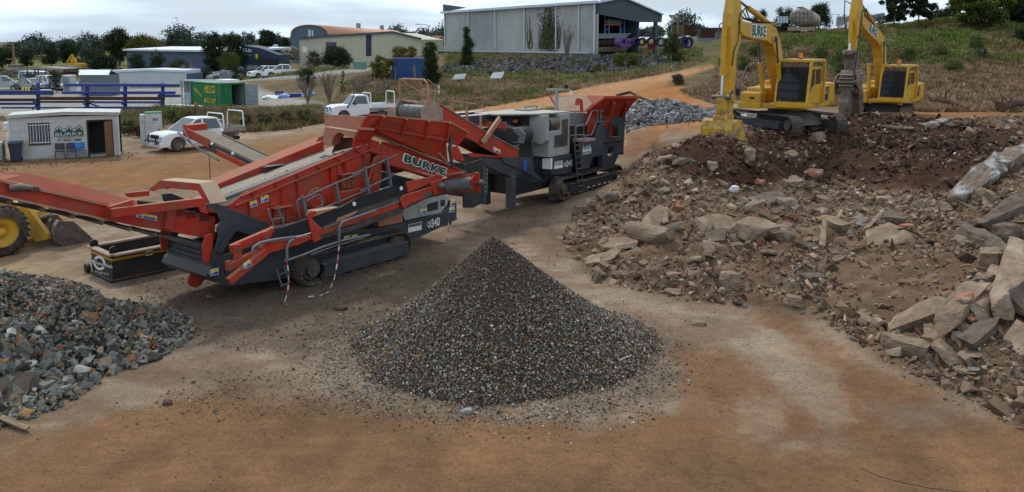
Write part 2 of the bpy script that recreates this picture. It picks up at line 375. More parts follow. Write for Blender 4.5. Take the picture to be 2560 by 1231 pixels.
def pile_left(X,Y):
 def cone(cx,cy,h,R,p=1.25):
  r=np.hypot(X-cx,Y-cy)/R;return h*np.clip(1-r,0,1)**p
 z=np.maximum(np.maximum(cone(-9.0,15.9,.98,2.35,1.1),cone(-12.8,16.9,1.45,3.5,1.1)),np.maximum(cone(-10.2,14.6,.95,2.8,1.1),cone(-9.6,13.7,.5,2.2,1.1)))
 return z
def pile_front(X,Y):
 dx=X+.38;dy=Y-15.75;ang=np.arctan2(dy,dx);R=3.4-.5*np.sin(-ang)*(ang<0)+.12*np.cos(ang-.15)*(np.cos(ang)>0)-.0*np.sin(ang)-.28*(np.cos(ang)<0)*np.cos(ang)**2+.10*np.sin(3*ang+1)+.06*np.sin(7*ang)
 r=np.hypot(dx,dy)/R;r=np.sqrt(r*r+.0006)
 z=2.32*np.clip(1-r,0,1)**1.33+.03*fbm(X*1.6,Y*1.6,13,3)*np.clip(1-r,0,1)*4*r
 return z
def height(X,Y):
 X=np.asarray(X,float);Y=np.asarray(Y,float)
 z=base_h(X,Y);m=rough_mask(X,Y,z)
 z=z+m*(.24*fbm(X*.45,Y*.45,3)+.17*fbm(X*1.3,Y*1.3,5,4)+.10*fbm(X*4.2,Y*4.2,6,3))
 # cleat marks of a crawler in the soft dirt
 for(x0,y0,x1,y1)in((8.6,15.2,5.2,17.6),(9.4,16.2,6.2,18.6)):
  L_=math.hypot(x1-x0,y1-y0);tx,ty=(x1-x0)/L_,(y1-y0)/L_;s=(X-x0)*tx+(Y-y0)*ty;w=np.abs(-(X-x0)*ty+(Y-y0)*tx)
  z=z+.022*np.sin(s*2*math.pi/.27)*sstep(.34,.2,w)*sstep(-.3,.3,s)*sstep(L_+.3,L_-.3,s)-.02*sstep(.45,.25,w)*sstep(-.3,.3,s)*sstep(L_+.3,L_-.3,s)
  # slight unevenness of the driven ground
 z=z+(1-m)*(.035*fbm(X*.6,Y*.6,9)+.012*fbm(X*4,Y*4,11,3))
 # tussocky banks and hillside
 hp=sstep(56,66,Y)*sstep(170,120,Y);right=sstep(14,20,X-0.0*Y);hill=hp*right
 z=z+hill*(.75*fbm(X*.22,Y*.22,21,4)+.35*fbm(X*.9,Y*.9,22,3))
 return z
def H(x,y):return float(height(np.array([x]),np.array([y]))[0])
ROAD=[(-400,440),(0,405),(350,385),(800,325),(1100,300),(1300,268),(1500,222),(1640,194),(1780,160),(1800,172),(1700,205),(1620,240),(1680,262),(1800,268),(1800,300),(1600,330),(1500,420),(1180,560),(700,470),(400,480),(0,560),(-500,650)]
ORANGE_BACK=[(-500,600),(-400,425),(0,408),(350,388),(800,330),(1100,300),(1160,330),(1000,400),(700,440),(400,470),(150,560),(60,640),(0,640)]
VIVID=[(1540,245),(1640,205),(1700,215),(1740,250),(1800,268),(1850,290),(1780,320),(1650,330),(1560,300)]
ROADTOP=[(1150,285),(1100,268),(1300,250),(1500,212),(1640,188),(1780,158),(1800,168),(1680,202),(1560,240),(1400,275),(1300,290)]
FORE=[(-600,1010),(0,1090),(200,1070),(520,985),(760,1000),(900,1040),(1300,1080),(1700,1050),(1820,1060),(1960,1100),(2300,1090),(2600,1050),(3200,1000),(3400,3000),(-1200,3000)]
TONG1=[(1690,880),(1800,875),(1900,935),(1975,1000),(2060,1040),(2060,1100),(1750,1100),(1640,1080),(1720,1000)]
TONG2=[(1880,775),(1990,810),(2160,880),(2360,975),(2300,1010),(2150,1010),(2220,1110),(2120,1100),(2080,960),(2010,900),(1960,830)]
DARKSOIL=[(1640,372),(1745,340),(1850,338),(2060,300),(2130,275),(2300,285),(2440,310),(2560,318),(2560,365),(2440,420),(2380,475),(2250,475),(2100,452),(1980,455),(1850,470),(1700,440),(1650,410)]
GRAVELLY=[(280,700),(600,690),(1050,640),(1180,660),(1000,800),(860,860),(760,900),(450,860),(400,790),(330,735)]
GRAVEL2=[(700,930),(900,860),(1650,860),(1690,960),(1500,1060),(1100,1065),(850,1040),(560,1060),(420,1010),(500,930)]
DARKER_PATCH=[(1380,560),(1500,560),(1500,660),(1420,640),(1180,560),(1200,500),(1480,480)]  # darker brown ground in front of the crusher
def grade():
 X0=np.concatenate([-np.geomspace(3000,82,26),np.arange(-80,-30,1.2),np.arange(-30,-14,.28),np.arange(-14,14,.085),np.arange(14,30,.2),np.arange(30,80,.8),np.geomspace(82,3000,26)])
 Y0=np.concatenate([-np.geomspace(1500,22,12),np.arange(-20,7,1.5),np.arange(7,11,.3),np.arange(11,27,.085),np.arange(27,45,.14),np.arange(45,75,.3),np.arange(75,150,.8),np.geomspace(151,5000,50)])
 return X0,Y0
def build_ground():
 X0,Y0=grade();XX,YY=np.meshgrid(X0,Y0);Z=height(XX,YY)
 ny,nx=XX.shape;px,py=proj(XX,YY,Z);vis=(YY>6)
 wob=34*fbm(XX*.8,YY*.8,31,5);wobf=16*fbm(XX*3,YY*3,37,4)
 sc=np.clip((py-110)/500,.12,1.3)
 def mk(poly,soft,wk=1.0):return sstep(-soft,soft,sdist(px,py,poly)+(wob+wobf)*sc*wk)*vis
 col=np.zeros(XX.shape+(3,))
 def put(c,m):col[...]=col*(1-m[...,None])+np.array(c)*m[...,None]
 far=np.ones(XX.shape)
 g=fbm(XX*.15,YY*.15,51,4);g2=fbm(XX*.8,YY*.8,52,4)
 put((.14,.105,.055),far);put((.085,.105,.03),sstep(-.05,.4,g+.3*g2));put((.2,.13,.07),sstep(.15,.5,-g+.3*g2))
 # level yard: pale trampled dust over brown earth
 yard=(YY<62)*sstep(17,12,XX-.25*np.maximum(YY-20,0));n1=fbm(XX*.35,YY*.7,61,5);n2=fbm(XX*1.6,YY*3,62,5)
 yard=np.maximum(yard,(YY<40)*1.0)
 put((.285,.215,.155),yard);put((.38,.31,.24),yard*sstep(-.1,.35,n1+.5*n2));put((.23,.165,.115),yard*sstep(.1,.5,-n1+.5*n2)*.8)
 put((.165,.13,.098),mk(GRAVELLY,30)*.85);put((.26,.215,.165),mk(GRAVEL2,30)*.6);put((.19,.14,.10),mk(DARKER_PATCH,25)*.7)
 put((.29,.165,.078),mk(ORANGE_BACK,14)*(.75+.25*sstep(-.2,.3,n1)));put((.27,.135,.055),mk([(380,430),(560,400),(900,330),(1150,310),(1000,360),(700,400),(450,440)],10)*.8);put((.30,.155,.065),mk([(-200,500),(0,450),(300,425),(500,440),(350,500),(100,540)],12)*.5*sstep(-.1,.2,n1))
 put((.40,.30,.19),mk([(-300,640),(60,640),(200,690),(160,740),(-100,700)],20)*.8)
 put((.44,.245,.125),mk(ROADTOP,8,.5));put((.43,.19,.065),mk(VIVID,16,1)*.9);put((.28,.125,.05),mk([(1560,330),(1640,320),(1660,370),(1560,400)],12)*.7)
 pf=sstep(-.35,.35,n1+.4*n2)
 put((.215,.125,.064),mk(FORE,40,1.6)*.9);put((.30,.175,.09),mk(FORE,45,1.6)*sstep(-.25,.25,n1+.3*n2)*.9)
 put((.265,.145,.075),mk(TONG1,26)*.8);put((.25,.135,.065),mk(TONG2,24)*.8)
 put((.47,.39,.30),mk([(1850,1010),(1930,1005),(1960,1060),(1930,1100),(1830,1095)],24)*.35)
 put((.41,.33,.25),mk([(1900,850),(2000,870),(2080,930),(2120,1040),(2050,1060),(1960,980)],26)*.5);put((.45,.37,.29),mk([(2120,840),(2300,905),(2560,1010),(2540,1050),(2300,960),(2120,880)],24)*.5)
 rm=rough_mask(XX,YY,Z);put((.19,.125,.08),rm*.92);put((.15,.10,.07),rm*sstep(.0,.4,n2)*.7);put((.29,.225,.165),rm*sstep(.05,.45,-n2)*.6)
 put((.062,.031,.019),mk(DARKSOIL,16)*.97);put((.10,.05,.028),mk(DARKSOIL,16)*sstep(.1,.5,n2)*.6)
 # hillside: dry brown and green sweeps; dust verge
 hill=(sstep(54,60,YY)*sstep(17,23,XX)+sstep(58,64,YY)*sstep(14,17,XX)).clip(0,1)*(1-mk(VIVID,8,.5))*(1-mk(ROADTOP,6,.5))*(YY<200)
 put((.155,.105,.062),hill);put((.085,.105,.032),hill*sstep(-.02,.35,g*.8+.5*g2+.25*sstep(62,80,YY)-.05));put((.20,.12,.075),hill*sstep(.1,.4,-g2)*.6)
 put((.30,.15,.06),mk([(2250,278),(2600,276),(2600,300),(2420,304),(2250,292)],5,.3)*.9)
 put((.05,.047,.038),mk([(1105,176),(1200,138),(1490,130),(1720,145),(1700,176),(1500,188),(1250,188),(1110,190)],5,.3)*.8)
 yardc=mk([(-500,292),(660,285),(830,262),(700,238),(600,205),(-500,205)],6,.2);put((.36,.35,.33),yardc*.9)
 put((.30,.30,.29),mk([(740,185),(930,168),(920,178),(760,196),(560,205),(480,200)],3,.1))
 put((.15,.165,.035),((YY>200)*(YY<420)*(XX<-40))*.7)
 # fine wobble of every tone
 col*=(1+.13*fbm(XX*2.3,YY*2.3,71,4))[...,None]
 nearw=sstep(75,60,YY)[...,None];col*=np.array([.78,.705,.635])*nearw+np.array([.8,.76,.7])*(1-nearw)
 v=np.stack([XX,YY,Z],-1).reshape(-1,3)
 idx=np.arange(ny*nx).reshape(ny,nx);f=np.stack([idx[:-1,:-1],idx[:-1,1:],idx[1:,1:],idx[1:,:-1]],-1).reshape(-1,4)
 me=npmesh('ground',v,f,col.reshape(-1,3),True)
 m,nt,b=principled('earth',(.3,.2,.1),.95,0,.12);L=nt.links.new
 at=N(nt,'ShaderNodeAttribute');at.attribute_name='Col';tc=N(nt,'ShaderNodeTexCoord')
 def noise(sc,det=6,ro=.65,stretch=None):
  n=N(nt,'ShaderNodeTexNoise');n.inputs['Scale'].default_value=sc;n.inputs['Detail'].default_value=det;n.inputs['Roughness'].default_value=ro
  if stretch:
   mpn=N(nt,'ShaderNodeMapping');mpn.inputs['Scale'].default_value=stretch;L(tc.outputs['Object'],mpn.inputs[0]);L(mpn.outputs[0],n.inputs['Vector'])
  else:L(tc.outputs['Object'],n.inputs['Vector'])
  return n.outputs[0]
 def rng(src,a,b_,c,d):
  r=N(nt,'ShaderNodeMapRange');r.inputs[1].default_value=a;r.inputs[2].default_value=b_;r.inputs[3].default_value=c;r.inputs[4].default_value=d;L(src,r.inputs[0]);return r.outputs[0]
 def math_(op,a,b2):
  r=N(nt,'ShaderNodeMath');r.operation=op;L(a,r.inputs[0]);L(b2,r.inputs[1]);return r.outputs[0]
 f1=rng(noise(1.1,8,.7,(1,.55,1)),.3,.7,.80,1.2);f2=rng(noise(20,9,.82),.34,.66,.66,1.34)
 vo=N(nt,'ShaderNodeTexVoronoi');vo.inputs['Scale'].default_value=22;L(tc.outputs['Object'],vo.inputs['Vector'])
 sp=rng(vo.outputs['Distance'],.05,.3,.6,1.0);sel=rng(noise(2.3,5),.44,.58,0,1)
 mixf=N(nt,'ShaderNodeMix');mixf.inputs[2].default_value=1.0;L(sel,mixf.inputs[0]);L(sp,mixf.inputs[3])
 f3=rng(noise(4.2,9,.78,(.7,1.2,1)),.36,.64,.84,1.14);fac=math_('MULTIPLY',math_('MULTIPLY',math_('MULTIPLY',f1,f2),mixf.outputs[0]),f3)
 vm=N(nt,'ShaderNodeVectorMath');vm.operation='SCALE';L(at.outputs['Color'],vm.inputs[0]);L(fac,vm.inputs['Scale']);L(vm.outputs[0],b.inputs['Base Color'])
 bp=N(nt,'ShaderNodeBump');bp.inputs['Strength'].default_value=.8;bp.inputs['Distance'].default_value=.04
 h=math_('ADD',noise(9,9,.72),noise(45,6,.8));L(h,bp.inputs['Height']);L(bp.outputs[0],b.inputs['Normal'])
 me.materials.append(m);link('ground',me,kind='structure')
def npmesh(name,v,f,col=None,smooth=False):
 """fast mesh from arrays; f is (n,3) or (n,4); col one RGB per vertex"""
 me=bpy.data.meshes.new(name);nv=len(v);nf,k=f.shape
 me.vertices.add(nv);me.vertices.foreach_set('co',np.ascontiguousarray(v,dtype=np.float32).ravel())
 me.loops.add(nf*k);me.loops.foreach_set('vertex_index',np.ascontiguousarray(f,dtype=np.int32).ravel())
 me.polygons.add(nf);me.polygons.foreach_set('loop_start',np.arange(0,nf*k,k,dtype=np.int32))
 me.update(calc_edges=True)
 me.polygons.foreach_set('use_smooth',np.full(nf,smooth))
 if col is not None:
  a=me.color_attributes.new('Col','FLOAT_COLOR','POINT');c=np.ones((nv,4),np.float32);c[:,:3]=col;a.data.foreach_set('color',c.ravel())
 me.validate();return me
 # ------------------------------------------------------------------ loose stones
def hull_variants(n,seed,npts=11,box=(1,.8,.6),boxy=0.0):
 out=[];r=random.Random(seed)
 for _ in range(n):
  bm=bmesh.new()
  for i in range(npts):
   while True:
    p=V((r.uniform(-1,1),r.uniform(-1,1),r.uniform(-1,1)))
    if boxy>r.random():p=V([math.copysign(r.uniform(.75,1),c)for c in p])*.85;break
    if.55<p.length<1:p=p.normalized()*r.uniform(.8,1);break
   bm.verts.new((p.x*box[0],p.y*box[1],p.z*box[2]))
  res=bmesh.ops.convex_hull(bm,input=bm.verts)
  bmesh.ops.delete(bm,geom=[e for e in res['geom_interior']if isinstance(e,bmesh.types.BMVert)],context='VERTS')
  bmesh.ops.triangulate(bm,faces=bm.faces);bm.verts.index_update()
  out.append((np.array([v.co[:]for v in bm.verts]),np.array([[v.index for v in f.verts]for f in bm.faces])));bm.free()
 return out
HV=hull_variants(14,5);HVB=hull_variants(8,9,12,(1,.75,.5),.55);HVS=hull_variants(3,15,10,(1.7,.45,.22),.4)
def rotmats(n,rng,tilt=1.0):
 q=rng.normal(size=(n,4));q[:,1:3]*=tilt;q/=np.linalg.norm(q,axis=1,keepdims=True);w,x,y,z=q.T
 return np.stack([np.stack([1-2*(y*y+z*z),2*(x*y-z*w),2*(x*z+y*w)],-1),np.stack([2*(x*y+z*w),1-2*(x*x+z*z),2*(y*z-x*w)],-1),np.stack([2*(x*z-y*w),2*(y*z+x*w),1-2*(x*x+y*y)],-1)],1)
def stones(name,pos,size,col,mat,variants=None,rng=RNG,tilt=1.0,parent=None,**kw):
 variants=variants or HV;n=len(pos);ch=rng.integers(0,len(variants),n);Vs,Fs,Cs=[],[],[];off=0
 R=rotmats(n,rng,tilt)
 for k,(v,f)in enumerate(variants):
  i=np.where(ch==k)[0]
  if not len(i):continue
  an=rng.uniform(.75,1.25,(len(i),1,3))
  w=np.einsum('nij,nvj->nvi',R[i],v[None]*an*size[i][:,None,None]*.5)+pos[i][:,None]
  Vs.append(w.reshape(-1,3));Fs.append((f[None]+(np.arange(len(i))*len(v))[:,None,None]+off).reshape(-1,3));off+=len(i)*len(v)
  Cs.append(np.repeat(col[i],len(v),0))
 me=npmesh(name,np.concatenate(Vs),np.concatenate(Fs),np.concatenate(Cs));me.materials.append(mat)
 return link(name,me,parent,**kw)
def palette(n,cols,wts,rng=RNG,jit=.27):
 c=np.array(cols)[rng.choice(len(cols),n,p=np.array(wts)/sum(wts))];return np.clip(c*(1+jit*rng.normal(size=(n,1))),.008,.85)
M['stone']=mat_attr('crushed_stone',.92,1.0,14,.22,.5,45)
M['fines']=mat_noise('stone_fines',(.05,.038,.027),(.075,.058,.042),25,.95,.6,60)
M['fines_grey']=mat_noise('grey_stone_fines',(.04,.032,.025),(.06,.049,.038),25,.95,.6,60)
def core_mound(name,fn,x0,x1,y0,y1,n,mat,parent,sink=.03,floor=.07):
 xs=np.linspace(x0,x1,n);ys=np.linspace(y0,y1,n);XX,YY=np.meshgrid(xs,ys);hp=fn(XX,YY)
 Z=height(XX,YY)+np.where(hp>floor,hp-sink,-.12)
 idx=np.arange(n*n).reshape(n,n);f=np.stack([idx[:-1,:-1],idx[:-1,1:],idx[1:,1:],idx[1:,:-1]],-1).reshape(-1,4)
 keep=(hp.ravel()[f]>floor).any(1);me=npmesh(name,np.stack([XX,YY,Z],-1).reshape(-1,3),f[keep],None,True);me.materials.append(mat)
 return link(name,me,parent)
def build_piles():
 rng=np.random.default_rng(3)
 t=thing('gravel_pile','tall cone of fine dark grey and brown crushed gravel in the middle of the foreground','gravel pile')
 core_mound('heap_core',pile_front,-5,5,11,20.5,150,M['fines'],t)
 n=90000;X=rng.uniform(-4.6,4.6,n);Y=rng.uniform(11.3,19.9,n);hp=pile_front(X,Y)
 skirt=np.exp(-np.maximum(0,(np.hypot(X+.38,Y-15.75)-3.35))/.3)*.8
 keep=((hp>.02)&(rng.random(n)<np.clip(.3+hp*5,0,.98)))|(rng.random(n)<skirt*.42*(hp<=.02))
 keep&=(Y<17.6)|(rng.random(n)<.4)
 X,Y,hp=X[keep],Y[keep],hp[keep];n=len(X)
 s=rng.lognormal(math.log(.046),.3,n).clip(.02,.11);s=np.where(rng.random(n)<.004,s*1.8,s)
 z=height(X,Y)+hp+rng.uniform(-.01,.012,n)
 c=palette(n,[(.235,.225,.195),(.16,.15,.128),(.36,.35,.305),(.125,.083,.052),(.21,.115,.055),(.31,.165,.066),(.045,.036,.028),(.40,.29,.17)],[24,20,9,20,12,4,14,2],rng)
 dk=sstep(.7,1.9,hp)*.62;c=c*(1-dk[:,None])+np.array([.085,.06,.042])*dk[:,None] # browner damp crown
 stones('gravel',np.stack([X,Y,z],-1),s,c,M['stone'],rng=rng,parent=t,kind='stuff')
 t=thing('rock_pile','wide heap of coarse blue grey crushed rock at the left edge of the foreground','rock pile')
 core_mound('heap_core',pile_left,-18,-5,11,22.5,130,M['fines_grey'],t,.05)
 n=44000;X=rng.uniform(-17,-5.2,n);Y=rng.uniform(11.4,21.5,n);hp=pile_left(X,Y)
 near=sstep(16.5,13.2,Y-.25*(X+9))
 keep=(hp>.015)|(rng.random(n)<.0);X,Y,hp,near=X[keep],Y[keep],hp[keep],near[keep];n=len(X)
 keep=rng.random(n)<1-.35*near;X,Y,hp,near=X[keep],Y[keep],hp[keep],near[keep];n=len(X)
 s=(rng.lognormal(math.log(.088),.42,n)*(1+1.1*near*rng.random(n))).clip(.03,.38)
 z=height(X,Y)+hp+rng.uniform(-.02,.03,n)
 c=palette(n,[(.175,.168,.148),(.122,.116,.10),(.255,.245,.215),(.165,.122,.084),(.215,.155,.10),(.25,.10,.05),(.058,.048,.038),(.27,.15,.055),(.37,.33,.28)],[26,24,10,18,9,4,12,3,1.5],rng)
 stones('crushed_rock',np.stack([X,Y,z],-1),s,c,M['stone'],variants=HV+HVB,rng=rng,parent=t,kind='stuff')
 # second heap behind the wheel loader and the scrap rubble beyond the crusher
def scatter_px(poly,n,rng,ymax=70,xr=(-30,40),yr=(7,70)):
 X=rng.uniform(*xr,n);Y=rng.uniform(*yr,n);Z=base_h(X,Y);px,py=proj(X,Y,Z);k=inpoly(px,py,poly);return X[k],Y[k],px[k],py[k]
def build_loose():
 rng=np.random.default_rng(11)
 # rubble fines
 X,Y,px,py=scatter_px(FRONT,330000,rng,xr=(1,34),yr=(9,50));n=len(X)
 z=height(X,Y);dens=np.clip(.62+1.3*fbm(X*.5,Y*.5,81,4),.14,1);dk=inpoly(px,py,DARKSOIL)
 smooth_slope=inpoly(px,py,[(2080,660),(2250,610),(2420,640),(2430,740),(2250,800),(2120,790)])
 k=rng.random(n)<dens*np.where(dk,.26,.58)*np.where(smooth_slope,.2,1);X,Y,z,dk=X[k],Y[k],z[k],dk[k];n=len(X)
 s=rng.lognormal(math.log(.088),.6,n).clip(.03,.45)*np.where(smooth_slope[k]if False else 1,1,1)
 c=palette(n,[(.235,.158,.104),(.17,.112,.071),(.29,.212,.145),(.11,.07,.043),(.2,.17,.14),(.24,.10,.055)],[30,26,16,14,8,3],rng)
 cd=palette(n,[(.06,.032,.019),(.035,.019,.011),(.23,.175,.125),(.13,.07,.038),(.36,.32,.27)],[42,30,7,14,4],rng)
 c=np.where(dk[:,None],cd,c)
 stones('rubble_fragments',np.stack([X,Y,z+s*.12],-1),s,c,M['stone'],variants=HV+HVB+HVS,rng=rng,tilt=.6,label='countless small broken concrete bits and earth clods covering the rubble mound',cat='rubble',kind='stuff')
 # pebbles strewn over the yard
 Xs,Ys,Ss,Cs=[],[],[],[]
 def strew(poly,n,s0,cols,w,xr=(-30,30),yr=(8,60),clump=0.):
  X,Y,px,py=scatter_px(poly,n,rng,xr=xr,yr=yr);k=rng.random(len(X))<np.clip(.5+clump*fbm(X*.7,Y*.7,91,4),0,1);X,Y=X[k],Y[k]
  k=(pile_front(X,Y)<.02)&(pile_left(X,Y)<.02);X,Y=X[k],Y[k]
  Xs.append(X);Ys.append(Y);Ss.append(rng.lognormal(math.log(s0),.45,len(X)).clip(.01,.16));Cs.append(palette(len(X),cols,w,rng))
 tan=[(.21,.155,.105),(.15,.105,.07),(.09,.06,.04),(.2,.19,.17),(.26,.205,.15)];tw=[30,30,14,12,10]
 strew([(-200,720),(3000,720),(3000,1300),(-200,1300)],60000,.014,tan,tw,(-12,12),(8,20),.9)
 strew(GRAVELLY,70000,.027,[(.14,.108,.078),(.095,.07,.05),(.18,.145,.105)],[3,3,2],(-12,1),(13,26),.3)
 strew(GRAVEL2,40000,.024,[(.15,.115,.082),(.095,.07,.05),(.19,.175,.15)],[3,3,2],(-8,5),(10,18),.5)
 strew([(1650,850),(1760,830),(1720,980),(1620,1060),(1400,1080),(1380,1000)],9000,.026,[(.12,.09,.07),(.2,.2,.19),(.07,.055,.045)],[3,2,3],(0,6),(11,19),.3)
 strew([(340,1010),(560,860),(650,940),(500,1050),(300,1080)],1600,.045,[(.19,.19,.18),(.14,.1,.07),(.22,.09,.045)],[4,3,1],(-9,-4),(11,17),.2)
 strew([(2250,860),(2560,900),(2560,1080),(2380,1010),(2250,950)],9000,.035,tan,tw,(5,12),(10,17),.3)
 strew([(1180,560),(1500,480),(1500,700),(1300,640)],9000,.035,tan,tw,(-3,7),(14,32),.6)
 strew([(0,400),(380,380),(420,395),(0,430)],5000,.06,[(.15,.1,.062),(.09,.06,.038)],[1,1],(-28,-14),(34,46),.3)
 X=np.concatenate(Xs);Y=np.concatenate(Ys);s=np.concatenate(Ss);c=np.concatenate(Cs)
 stones('loose_pebbles',np.stack([X,Y,height(X,Y)+s*.15],-1),s,c,M['stone'],rng=rng,tilt=.5,label='small pebbles strewn over the bare dirt yard',cat='pebbles',kind='stuff')
 # blue grey scrap rubble beyond the crusher
 n=9000;X=rng.normal(0,1,n);Y=rng.normal(0,1,n);c0=P(1655,306,47);r2=np.hypot(X,Y);hz=.9*np.exp(-(r2/1.35)**2)
 XX=c0.x+X*1.9;YY=c0.y+Y*2.2+1;z=height(XX,YY)+hz+rng.uniform(-.05,.1,n);s=rng.lognormal(math.log(.17),.55,n).clip(.05,.6)
 c=palette(n,[(.2,.21,.215),(.13,.135,.14),(.29,.29,.28),(.07,.065,.06),(.15,.1,.07)],[4,4,2,2,1],rng)
 stones('scrap_heap',np.stack([XX,YY,z],-1),s,c,M['stone'],variants=HV+HVB,rng=rng,label='low pale blue grey heap of broken scrap and concrete behind the jaw crusher hopper',cat='scrap heap')
 # dark basalt boulders facing the embankment under the grey shed
 X,Y,px,py=scatter_px([(1105,172),(1200,155),(1490,146),(1720,152),(1700,172),(1500,184),(1250,184),(1110,186)],60000,rng,xr=(-15,26),yr=(82,130));n=len(X)
 s=rng.lognormal(math.log(.42),.4,n).clip(.15,1.1);c=palette(n,[(.07,.072,.078),(.045,.046,.05),(.11,.11,.115),(.1,.085,.06)],[4,4,2,1],rng)
 k=rng.random(n)<.62;
 stones('stone_revetment',np.stack([X,Y,height(X,Y)+s*.2],-1)[k],s[k],c[k],M['stone'],variants=HVB+HV,rng=rng,label='dark boulders facing the embankment below the big grey shed',cat='boulders',kind='stuff')
 # small scrap pile behind hopper along road
 # ------------------------------------------------------------------ crawler tracks
def track(parent,x0,x1,yc,w,r,z0=0.0,n=44,frame_mat=None,rails=True,side=-1,cover=False):
 """one crawler: shoes round a stadium path, with its frame, sprocket and idler as sub-parts"""
 mb=MB();L1=x1-x0;per=2*L1+2*math.pi*r;zc=z0+r
 def at(s):
  s%=per
  if s<L1:return V((x0+s,0,z0)),V((1,0,0)),V((0,0,-1))
  s-=L1
  if s<math.pi*r:
   a=s/r;return V((x1+r*math.sin(a),0,zc-r*math.cos(a))),V((math.cos(a),0,math.sin(a))),V((math.sin(a),0,-math.cos(a)))
  s-=math.pi*r
  if s<L1:
   sag=0
   return V((x1-s,0,zc+r-sag)),V((-1,0,0)),V((0,0,1))
  s-=L1;a=s/r;return V((x0-r*math.sin(a),0,zc+r*math.cos(a))),V((-math.cos(a),0,-math.sin(a))),V((-math.sin(a),0,math.cos(a)))
 p=per/n
 for i in range(n):
  c,t,nn=at(i*p);R=Matrix((t,V((0,1,0)),nn)).transposed()
  c=c+V((0,yc,0))-nn*.02
  mb.box(c,(p*.94,w,.035),R);mb.box(c+nn*.03-t*p*.25,(.022,w,.045),R);mb.box(c+nn*.025+t*p*.2,(.018,w,.035),R);mb.box(c-nn*.04,(p*.8,w*.3,.05),R)
 o=mb.build('track',M['trackm'],parent)
 f=MB();ri=r-.1;ys=yc+side*(w*.5-.02)
 f.bb((x0+r*.85,yc-w*.32,zc-ri*.55),(x1-r*.85,yc+w*.32,zc+ri*.42))
 f.bb((x0+r*1.0,ys-.02,zc-ri*.5),(x1-r*1.0,ys+.02,zc+ri*.34));f.bb((x0+r,ys-.06,zc+ri*.34),(x1-r,ys+.03,zc+ri*.44))
 if cover:f.bb((x0+r*.75,ys-.09,z0+.12),(x1+r*.5,ys-.0,zc+ri*.3));f.bb((x0+r*.6,ys-.1,zc+ri*.2),(x1+r*.5,ys+.1,zc+ri*.34))
 f.build('track_frame',frame_mat or M['grey'],o,.01)
 s=MB();s.cyl((x0,yc-w*.22,zc),(x0,yc+w*.22,zc),ri*.93,n=22);s.cyl((x0,yc+side*w*.5,zc),(x0,yc,zc),ri*.62,n=20);s.cyl((x0,yc+side*w*.54,zc),(x0,yc,zc),ri*.3,n=14)
 for k in range(8):
  a=k*math.pi/4;s.cyl((x0+ri*.48*math.cos(a),yc+side*w*.53,zc+ri*.48*math.sin(a)),(x0+ri*.48*math.cos(a),yc,zc+ri*.48*math.sin(a)),.02,n=6)
 s.build('drive_sprocket',M['trackm'],o)
 s=MB();s.cyl((x1,yc-w*.2,zc),(x1,yc+w*.2,zc),ri*.93,n=22);s.cyl((x1,yc+side*w*.45,zc),(x1,yc,zc),ri*.5,n=18);s.build('idler_wheel',M['trackm'],o)
 k=max(3,int(L1/.45))
 for i in range(k):
  s=MB();x=x0+r*.9+(L1-r*1.8)*i/(k-1);s.cyl((x,yc-w*.3,z0+.14),(x,yc+side*w*.44,z0+.14),.105,n=12);s.build('bottom_roller',M['trackm'],o)
 return o
def sticker(parent,F,q,y,kind=0):
 """safety label: white backing, symbol column, yellow warning band over a blue one; q = bl, br, tr, tl in image px"""
 a,b,c,d=[F.y(px,py,y)for px,py in q]
 def at(u,v,e):return a*(1-u)*(1-v)+b*u*(1-v)+c*u*v+d*(1-u)*v+V((0,-e,0))
 mb=MB()
 def rect(u0,v0,u1,v1,e,m):mb.add([at(u0,v0,e),at(u1,v0,e),at(u1,v1,e),at(u0,v1,e)],[(0,1,2,3)],m)
 rect(0,0,1,1,.004,0)
 rect(.34,.52,.95,.93,.007,1);rect(.34,.07,.95,.47,.007,2);rect(.07,.55,.27,.9,.007,1);rect(.07,.1,.27,.42,.007,2 if kind==0 else 3)
 return mb.build('warning_sticker',[M['decal_white'],M['decal_yellow'],M['decal_blue'],M['red']],parent)
def bolts(mb,pts,r=.018,d=(0,-1,0),l=.02):
 for p in pts:mb.cyl(p,V(p)+V(d)*l,r,n=6)
def zA(x,y):return(360+x/4.244,440+y/4.244)
def zB(x,y):return(640+x/5.13,480+y/5.13)
def zC(x,y):return(900+x/5.128,400+y/5.128)
def zD(x,y):return(780+x/5.128,220+y/5.128)
def zE(x,y):return(440+x/5.595,300+y/5.595)
def z1(x,y):return(x/3.419,380+y/3.419)
def z4(x,y):return(1160+x/3.846,200+y/3.846)
def z5(x,y):return(1720+x/3.239,y/3.239)
TH=math.atan2(.79,.615)
_g=G(778,716)
FS=Frame((_g.x,_g.y,0),TH)
